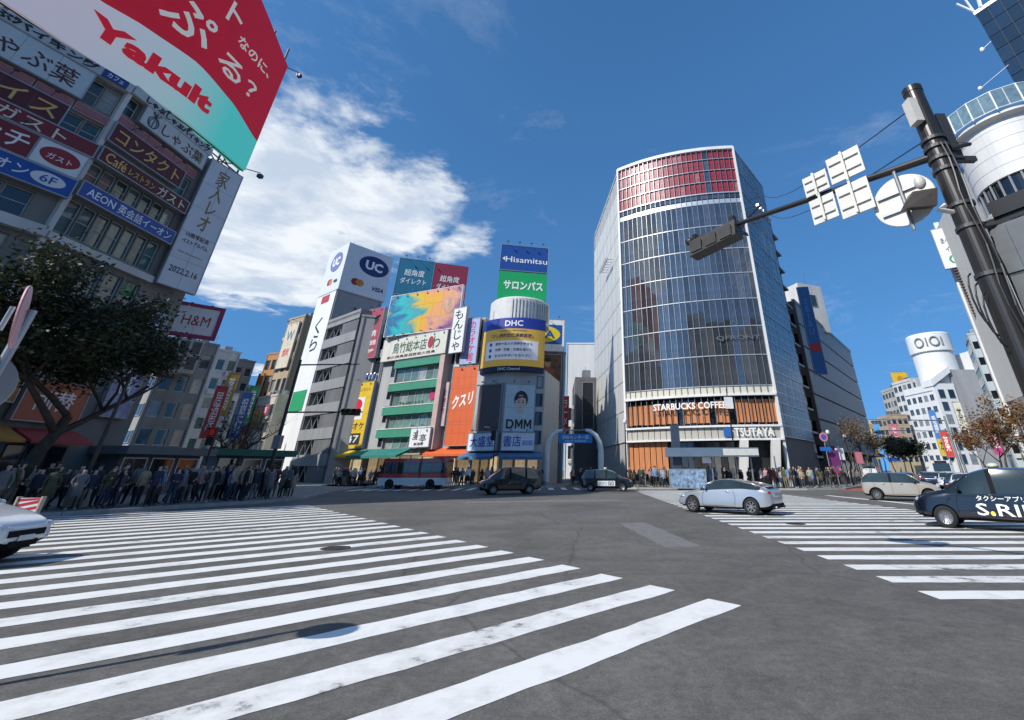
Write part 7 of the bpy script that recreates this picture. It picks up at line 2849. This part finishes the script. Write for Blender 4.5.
EVER = leaf_mat('leaf_evergreen', (.012, .02, .008), (.05, .06, .022))
AUT = leaf_mat('leaf_autumn', (.16, .07, .025), (.3, .17, .06))
DRY = leaf_mat('leaf_dry', (.1, .07, .04), (.22, .16, .09))
tree('evergreen_tree', 'dark dense evergreen tree before the sign covered corner block', -25.0, 21.8, 14.2, 3.9, .36, 1.0, 4, 36000, EVER, .11, 5, (.04, .0), twig=1.25)
tree('evergreen_tree', 'second dark evergreen tree nearer the left frame edge', -27.6, 17.6, 12.5, 3.4, .3, 1.0, 4, 24000, EVER, .11, 12, twig=1.25)
tree('bare_tree', 'leafless tree with spreading branches behind the left crowd', -30.4, 42.5, 9.4, 2.6, .26, 1.15, 5, 0, None, .1, 21)
tree('bare_tree', 'second leafless tree beside the signal mast', -34.2, 48.5, 9.4, 2.8, .26, 1.1, 5, 0, None, .1, 33)
for k, (x, y, h, sd, lb) in enumerate(((44.6, 53.8, 10.5, 41, 'rust leaved street tree nearest the round corner store'), (49.5, 60.5, 10.0, 42, 'rust leaved street tree second from the round corner store'), (56, 70, 9.5, 43, 'rust leaved street tree farthest along the right-hand street'))):
    tree('street_tree', lb, x, y, h, 3.0, .16, .8, 3, 2300, AUT, .15, sd, group='rust leaved trees of the right-hand street', twig=1.0)
for k, (x, y, h, sd, lb) in enumerate(((28.6, 55.0, 9.0, 51, 'slender dry leaved tree nearest the glass tower'), (33.6, 61.8, 9.0, 52, 'slender dry leaved tree second from the glass tower'), (38.6, 68.4, 9.0, 53, 'slender dry leaved tree third from the glass tower'), (45, 76.6, 9, 54, 'slender dry leaved tree fourth from the glass tower'), (54, 88, 9, 55, 'slender dry leaved tree farthest along the department store'))):
    tree('street_tree', lb, x, y, h, 3.4, .11, .55, 3, 900, DRY, .13, sd, group='slender trees along the department store', twig=.8)
for k, (x, y, sd, lb) in enumerate(((76, 118, 61, 'dark tree at the end of the right-hand street, left one'), (88, 140, 62, 'dark tree at the end of the right-hand street, right one'))):
    tree('street_tree', lb, x, y, 12, 4, .2, .9, 3, 5000, EVER, .3, sd, group='far trees of the right-hand street', twig=2.0)


# ================================================================== people
def obj_col(key, base, rough=.8):
    """Cloth whose colour is the object's own colour."""
    m = bpy.data.materials.new(key)
    m.use_nodes = True
    nt = m.node_tree
    b = nt.nodes['Principled BSDF']
    oi = nt.nodes.new('ShaderNodeObjectInfo')
    tc = nt.nodes.new('ShaderNodeTexCoord')
    n = nt.nodes.new('ShaderNodeTexNoise')
    n.inputs['Scale'].default_value = 9
    n.inputs['Detail'].default_value = 4
    nt.links.new(tc.outputs['Object'], n.inputs['Vector'])
    mr = nt.nodes.new('ShaderNodeMapRange')
    mr.inputs['To Min'].default_value = .7
    mr.inputs['To Max'].default_value = 1.25
    nt.links.new(n.outputs[0], mr.inputs['Value'])
    mx = nt.nodes.new('ShaderNodeMix')
    mx.data_type = 'RGBA'
    mx.blend_type = 'MULTIPLY'
    mx.inputs['Factor'].default_value = 1
    nt.links.new(mr.outputs[0], mx.inputs['B'])
    if base == 'color':
        nt.links.new(oi.outputs['Color'], mx.inputs['A'])
    else:
        cr = nt.nodes.new('ShaderNodeValToRGB')
        cr.color_ramp.interpolation = 'CONSTANT'
        e = cr.color_ramp.elements
        e[0].color = base[0] + (1,)
        e[1].position = 1 / len(base)
        e[1].color = base[1] + (1,)
        for i, c in enumerate(base[2:]):
            q = e.new((i + 2) / len(base))
            q.color = c + (1,)
        nt.links.new(oi.outputs['Random'], cr.inputs[0])
        nt.links.new(cr.outputs[0], mx.inputs['A'])
    nt.links.new(mx.outputs['Result'], b.inputs['Base Color'])
    b.inputs['Roughness'].default_value = rough
    return m


SKIN = M('skin', (.5, .32, .23), .55, var=.08, scale=6)
COAT = obj_col('coat_cloth', 'color')
TROU = obj_col('trouser_cloth', [(.012, .012, .014), (.02, .025, .045), (.05, .055, .07), (.1, .09, .075), (.015, .015, .018), (.03, .045, .09), (.2, .18, .15), (.02, .02, .02)])
HAIR = obj_col('hair', [(.01, .009, .008), (.016, .012, .01), (.035, .02, .012), (.01, .01, .01)], .5)
SHOE = obj_col('shoe_leather', [(.015, .015, .015), (.4, .4, .38), (.06, .035, .02), (.02, .02, .022)], .5)


def person_mesh(pose, skirt=False):
    """One continuous skinned figure 1.70 m tall, facing -y."""
    P = dict(pel=(0, 0, .93), waist=(0, .0, 1.07), chest=(0, .01, 1.27), neck=(0, .0, 1.45), chin=(0, -.02, 1.52), head=(0, -.01, 1.60), crown=(0, .0, 1.665),
             shl=(.165, .01, 1.40), ell=(.215, .03, 1.14), wrl=(.215, -.03, .91), hal=(.21, -.05, .82),
             shr=(-.165, .01, 1.40), elr=(-.215, .03, 1.14), wrr=(-.215, -.03, .91), har=(-.21, -.05, .82),
             hpl=(.09, 0, .88), knl=(.1, -.01, .49), anl=(.1, .02, .09), tol=(.11, -.14, .035),
             hpr=(-.09, 0, .88), knr=(-.1, -.01, .49), anr=(-.1, .02, .09), tor=(-.11, -.14, .035))
    P.update(pose)
    R_ = dict(pel=(.16, .115), waist=(.145, .105), chest=(.175, .12), neck=(.055, .055), chin=(.066, .075), head=(.08, .098), crown=(.055, .065),
              shl=(.07, .07), ell=(.05, .05), wrl=(.036, .036), hal=(.042, .028), shr=(.07, .07), elr=(.05, .05), wrr=(.036, .036), har=(.042, .028),
              hpl=(.095, .1), knl=(.065, .068), anl=(.045, .05), tol=(.045, .03), hpr=(.095, .1), knr=(.065, .068), anr=(.045, .05), tor=(.045, .03))
    E = [('pel', 'waist'), ('waist', 'chest'), ('chest', 'neck'), ('neck', 'chin'), ('chin', 'head'), ('head', 'crown'), ('chest', 'shl'), ('shl', 'ell'), ('ell', 'wrl'), ('wrl', 'hal'),
         ('chest', 'shr'), ('shr', 'elr'), ('elr', 'wrr'), ('wrr', 'har'), ('pel', 'hpl'), ('hpl', 'knl'), ('knl', 'anl'), ('anl', 'tol'), ('pel', 'hpr'), ('hpr', 'knr'), ('knr', 'anr'), ('anr', 'tor')]
    keys = list(P)
    me = bpy.data.meshes.new('skel')
    me.from_pydata([P[k] for k in keys], [(keys.index(a), keys.index(b)) for a, b in E], [])
    o = bpy.data.objects.new('skel', me)
    COL.objects.link(o)
    md = o.modifiers.new('s', 'SKIN')
    md.use_smooth_shade = True
    for i, k in enumerate(keys):
        sv = me.skin_vertices[0].data[i]
        sv.radius = R_[k]
        sv.use_root = (k == 'pel')
    sb = o.modifiers.new('d', 'SUBSURF')
    sb.levels = sb.render_levels = 1
    dg = bpy.context.evaluated_depsgraph_get()
    r = bpy.data.meshes.new_from_object(o.evaluated_get(dg))
    bpy.data.objects.remove(o)
    r.materials.clear()
    for m in (COAT, TROU, SKIN, HAIR, SHOE):
        r.materials.append(m)
    hl, hr_ = Vector(P['hal']), Vector(P['har'])
    for p in r.polygons:
        c = p.center
        mi = 0
        if (c - hl).length < .075 or (c - hr_).length < .075:
            mi = 2
        elif c.z > 1.455 and abs(c.x) < .13:
            mi = 2
            if c.z > 1.625 or (c.y > .0 and c.z > 1.5) or (abs(c.x) > .068 and c.z > 1.6):
                mi = 3
        elif c.z < .1 and c.y < .12:
            mi = 4
        elif c.z < .84 and abs(c.x) < .19 and not skirt:
            mi = 1
        elif c.z < .5:
            mi = 1
        p.material_index = mi
        p.use_smooth = True
    r.name = 'person'
    return r


def lathe_part(name, prof, mat, c=(0, 0, 0), sx=1., sy=1.):
    mb = MB().lathe(prof, n=14)
    mb.v = [(x * sx + c[0], y * sy + c[1], z + c[2]) for x, y, z in mb.v]
    return mb.mesh(name, mat, True)


poses = [
    {},
    dict(knl=(.1, -.1, .5), anl=(.1, -.16, .1), tol=(.11, -.32, .05), knr=(-.1, .02, .49), anr=(-.1, .22, .12), tor=(-.11, .1, .04), ell=(.22, .1, 1.15), wrl=(.22, .06, .93), hal=(.22, .04, .85), elr=(-.22, -.04, 1.14), wrr=(-.21, -.2, .97), har=(-.2, -.25, .92)),
    dict(elr=(-.23, .02, 1.14), wrr=(-.12, -.2, 1.18), har=(-.06, -.25, 1.24), chin=(0, -.04, 1.51), head=(0, -.045, 1.59), crown=(0, -.03, 1.655)),
    dict(ell=(.25, .06, 1.16), wrl=(.2, -.04, .98), hal=(.17, -.06, .92), elr=(-.25, .06, 1.16), wrr=(-.2, -.04, .98), har=(-.17, -.06, .92), knl=(.13, -.02, .49), anl=(.15, .02, .09), tol=(.18, -.13, .035)),
    dict(ell=(.22, .0, 1.13), wrl=(.1, -.16, 1.08), hal=(.03, -.19, 1.09), elr=(-.22, .0, 1.13), wrr=(-.1, -.16, 1.1), har=(-.03, -.19, 1.12), hpl=(.1, 0, .88), knl=(.09, -.03, .49)),
]
BODY = [person_mesh(p) for p in poses]
BODYS = [person_mesh(p, True) for p in poses]
BAGM = obj_col('bag_cloth', [(.015, .015, .017), (.02, .025, .05), (.12, .03, .03), (.2, .18, .14), (.05, .06, .05)])
PACK = MB().ellipsoid((0, .2, 1.2), (.16, .1, .22), 10, 8)
PACK.tube([(.1, .16, 1.4), (.13, 0, 1.44), (.13, -.11, 1.3), (.14, .05, 1.1)], .018, 5)
PACK.tube([(-.1, .16, 1.4), (-.13, 0, 1.44), (-.13, -.11, 1.3), (-.14, .05, 1.1)], .018, 5)
PACK = PACK.mesh('backpack', BAGM, True)
TOTE = MB()
TOTE.box(.2, .28, -.2, .12, .5, .8)
TOTE.tube([(.24, -.14, .8), (.24, -.05, 1.0), (.24, .06, .8)], .012, 4)
TOTE = TOTE.mesh('tote_bag', BAGM)
SKIRT = lathe_part('skirt', [(.15, .98), (.18, .86), (.235, .5), (.225, .495)], TROU, sx=1.0, sy=.82)
COATT = lathe_part('coat_tail', [(.17, 1.1), (.185, .95), (.215, .58), (.205, .575)], COAT, sx=1.02, sy=.8)
HAIRL = lathe_part('long_hair', [(.0, 1.72), (.06, 1.71), (.1, 1.64), (.105, 1.52), (.1, 1.38), (.07, 1.34)], HAIR, (0, .035, 0), 1.0, .85)
CAP = lathe_part('cap', [(.1, 1.62), (.102, 1.66), (.08, 1.71), (0, 1.725)], BAGM)
FACE = MB().ellipsoid((0, -.108, 1.575), (.013, .02, .02), 6, 4).mesh('nose', SKIN, True)

COLS = [('black', (.012, .012, .013)), ('black', (.016, .016, .018)), ('navy', (.02, .028, .055)), ('charcoal', (.04, .04, .043)), ('grey', (.15, .15, .155)), ('beige', (.4, .32, .22)), ('white', (.62, .61, .58)),
        ('brown', (.09, .05, .03)), ('olive', (.07, .07, .035)), ('azure', (.16, .28, .45)), ('maroon', (.16, .03, .04)), ('silver', (.38, .38, .39)), ('pink', (.5, .26, .27))]


def person(rnd, x, y, face, z=.13, dark=False, cols=None):
    i = rnd.choice((0, 2, 3, 4, 0, 1, 1))
    style = rnd.choice(('plain', 'plain', 'plain', 'pack', 'tote', 'skirt', 'coat', 'plain', 'coat'))
    base = BODYS if style in ('skirt', 'coat') else BODY
    cn, c = rnd.choice(COLS[:6] if dark and rnd.random() < .55 else COLS)
    o = bpy.data.objects.new('person', base[i])
    COL.objects.link(o)
    o.location = (x, y, z)
    o.rotation_euler = (0, 0, R(face + 90))
    s = rnd.uniform(.88, 1.09)
    o.scale = (s * rnd.uniform(.95, 1.1), s, s)
    o.color = c + (1,)
    bits = [FACE]
    what = 'trousers'
    if style == 'pack':
        bits.append(PACK)
        what = 'a backpack'
    elif style == 'tote':
        bits.append(TOTE)
        what = 'a tote bag'
    elif style == 'skirt':
        bits += [SKIRT, HAIRL]
        what = 'a skirt'
    elif style == 'coat':
        bits.append(COATT)
        if rnd.random() < .5:
            bits.append(HAIRL)
        what = 'a long coat'
    if style in ('plain', 'tote') and rnd.random() < .22:
        bits.append(CAP)
        what += ' and cap'
    elif style == 'tote' and rnd.random() < .5:
        bits.append(HAIRL)
    for b in bits:
        q = put(b.name.split('.')[0], b, o)
        q.color = o.color
    if what == 'trousers':
        d = 'person in %s jacket and trousers' % cn
    elif what == 'a long coat':
        d = 'person in long %s coat' % cn
    else:
        d = 'person in %s top with %s' % (cn, what)
    tag(o, None, 'person')
    return o, d


def ordinal(k):
    n = k + 1
    return '%d%s from left' % (n, 'th' if 10 < n % 100 < 14 else {1: 'st', 2: 'nd', 3: 'rd'}.get(n % 10, 'th'))


def crowd(seed, where, group, spots, dark=False, jitter=30):
    rnd = random.Random(seed)
    rows = []
    for (x, y, f) in spots(rnd):
        o, d = person(rnd, x, y, f + rnd.uniform(-jitter, jitter), dark=dark)
        rows.append((x / y, o, d))
    rows.sort(key=lambda r: r[0])
    for k, (_, o, d) in enumerate(rows):
        o['label'] = '%s, %s %s' % (d, ordinal(k), where)
        o['group'] = group


def along(pts, n, depth, face, dist=.42, back=(0, 0)):
    """Scatter n people in a strip behind a polyline without overlaps."""
    def fn(rnd):
        out = []
        tries = 0
        seg = [(Vector(a), Vector(b)) for a, b in zip(pts, pts[1:])]
        Ls = [(b - a).length for a, b in seg]
        while len(out) < n and tries < 6000:
            tries += 1
            q = rnd.uniform(0, sum(Ls))
            for (a, b), L in zip(seg, Ls):
                if q <= L:
                    break
                q -= L
            d = (b - a).normalized()
            nrm = Vector((-d.y, d.x))
            p = a + d * q + nrm * (.35 + depth * rnd.random() ** 1.5)
            if all((p.x - o[0]) ** 2 + (p.y - o[1]) ** 2 > dist ** 2 for o in out):
                out.append((p.x, p.y, face + rnd.choice((0, 0, 0, 0, 60, -60, 180))))
        return out
    return fn


crowd(3, 'at left kerb', 'people waiting at the left kerb', along([(-24.6, 14.4), (-21.1, 20.6), (-18.0, 28.2), (-17.9, 31.5)], 108, 4.2, -35, .44), True)
crowd(5, 'before the shops', 'people in front of the shops', along([(-28.6, 55.5), (-26.3, 52.3), (-12, 50.5), (-4.7, 51.1)], 80, 2.2, -90, .42), False)
crowd(8, 'by glass tower', 'people in front of the glass tower', along([(2.6, 50.2), (4.7, 48.6), (14, 46.6), (19.4, 46.0), (23.2, 47.4)], 76, 2.4, -90, .44), False)
crowd(9, 'on right sidewalk', 'people along the right sidewalk', along([(23.8, 48.0), (40, 68.6)], 22, 3.0, -100, .5), False)
crowd(11, 'in side street', 'people in the side street', lambda rnd: [(rnd.uniform(-2.6, .8), 54 + i * 1.2, rnd.choice((-90, 90, -60))) for i in range(12)], False)
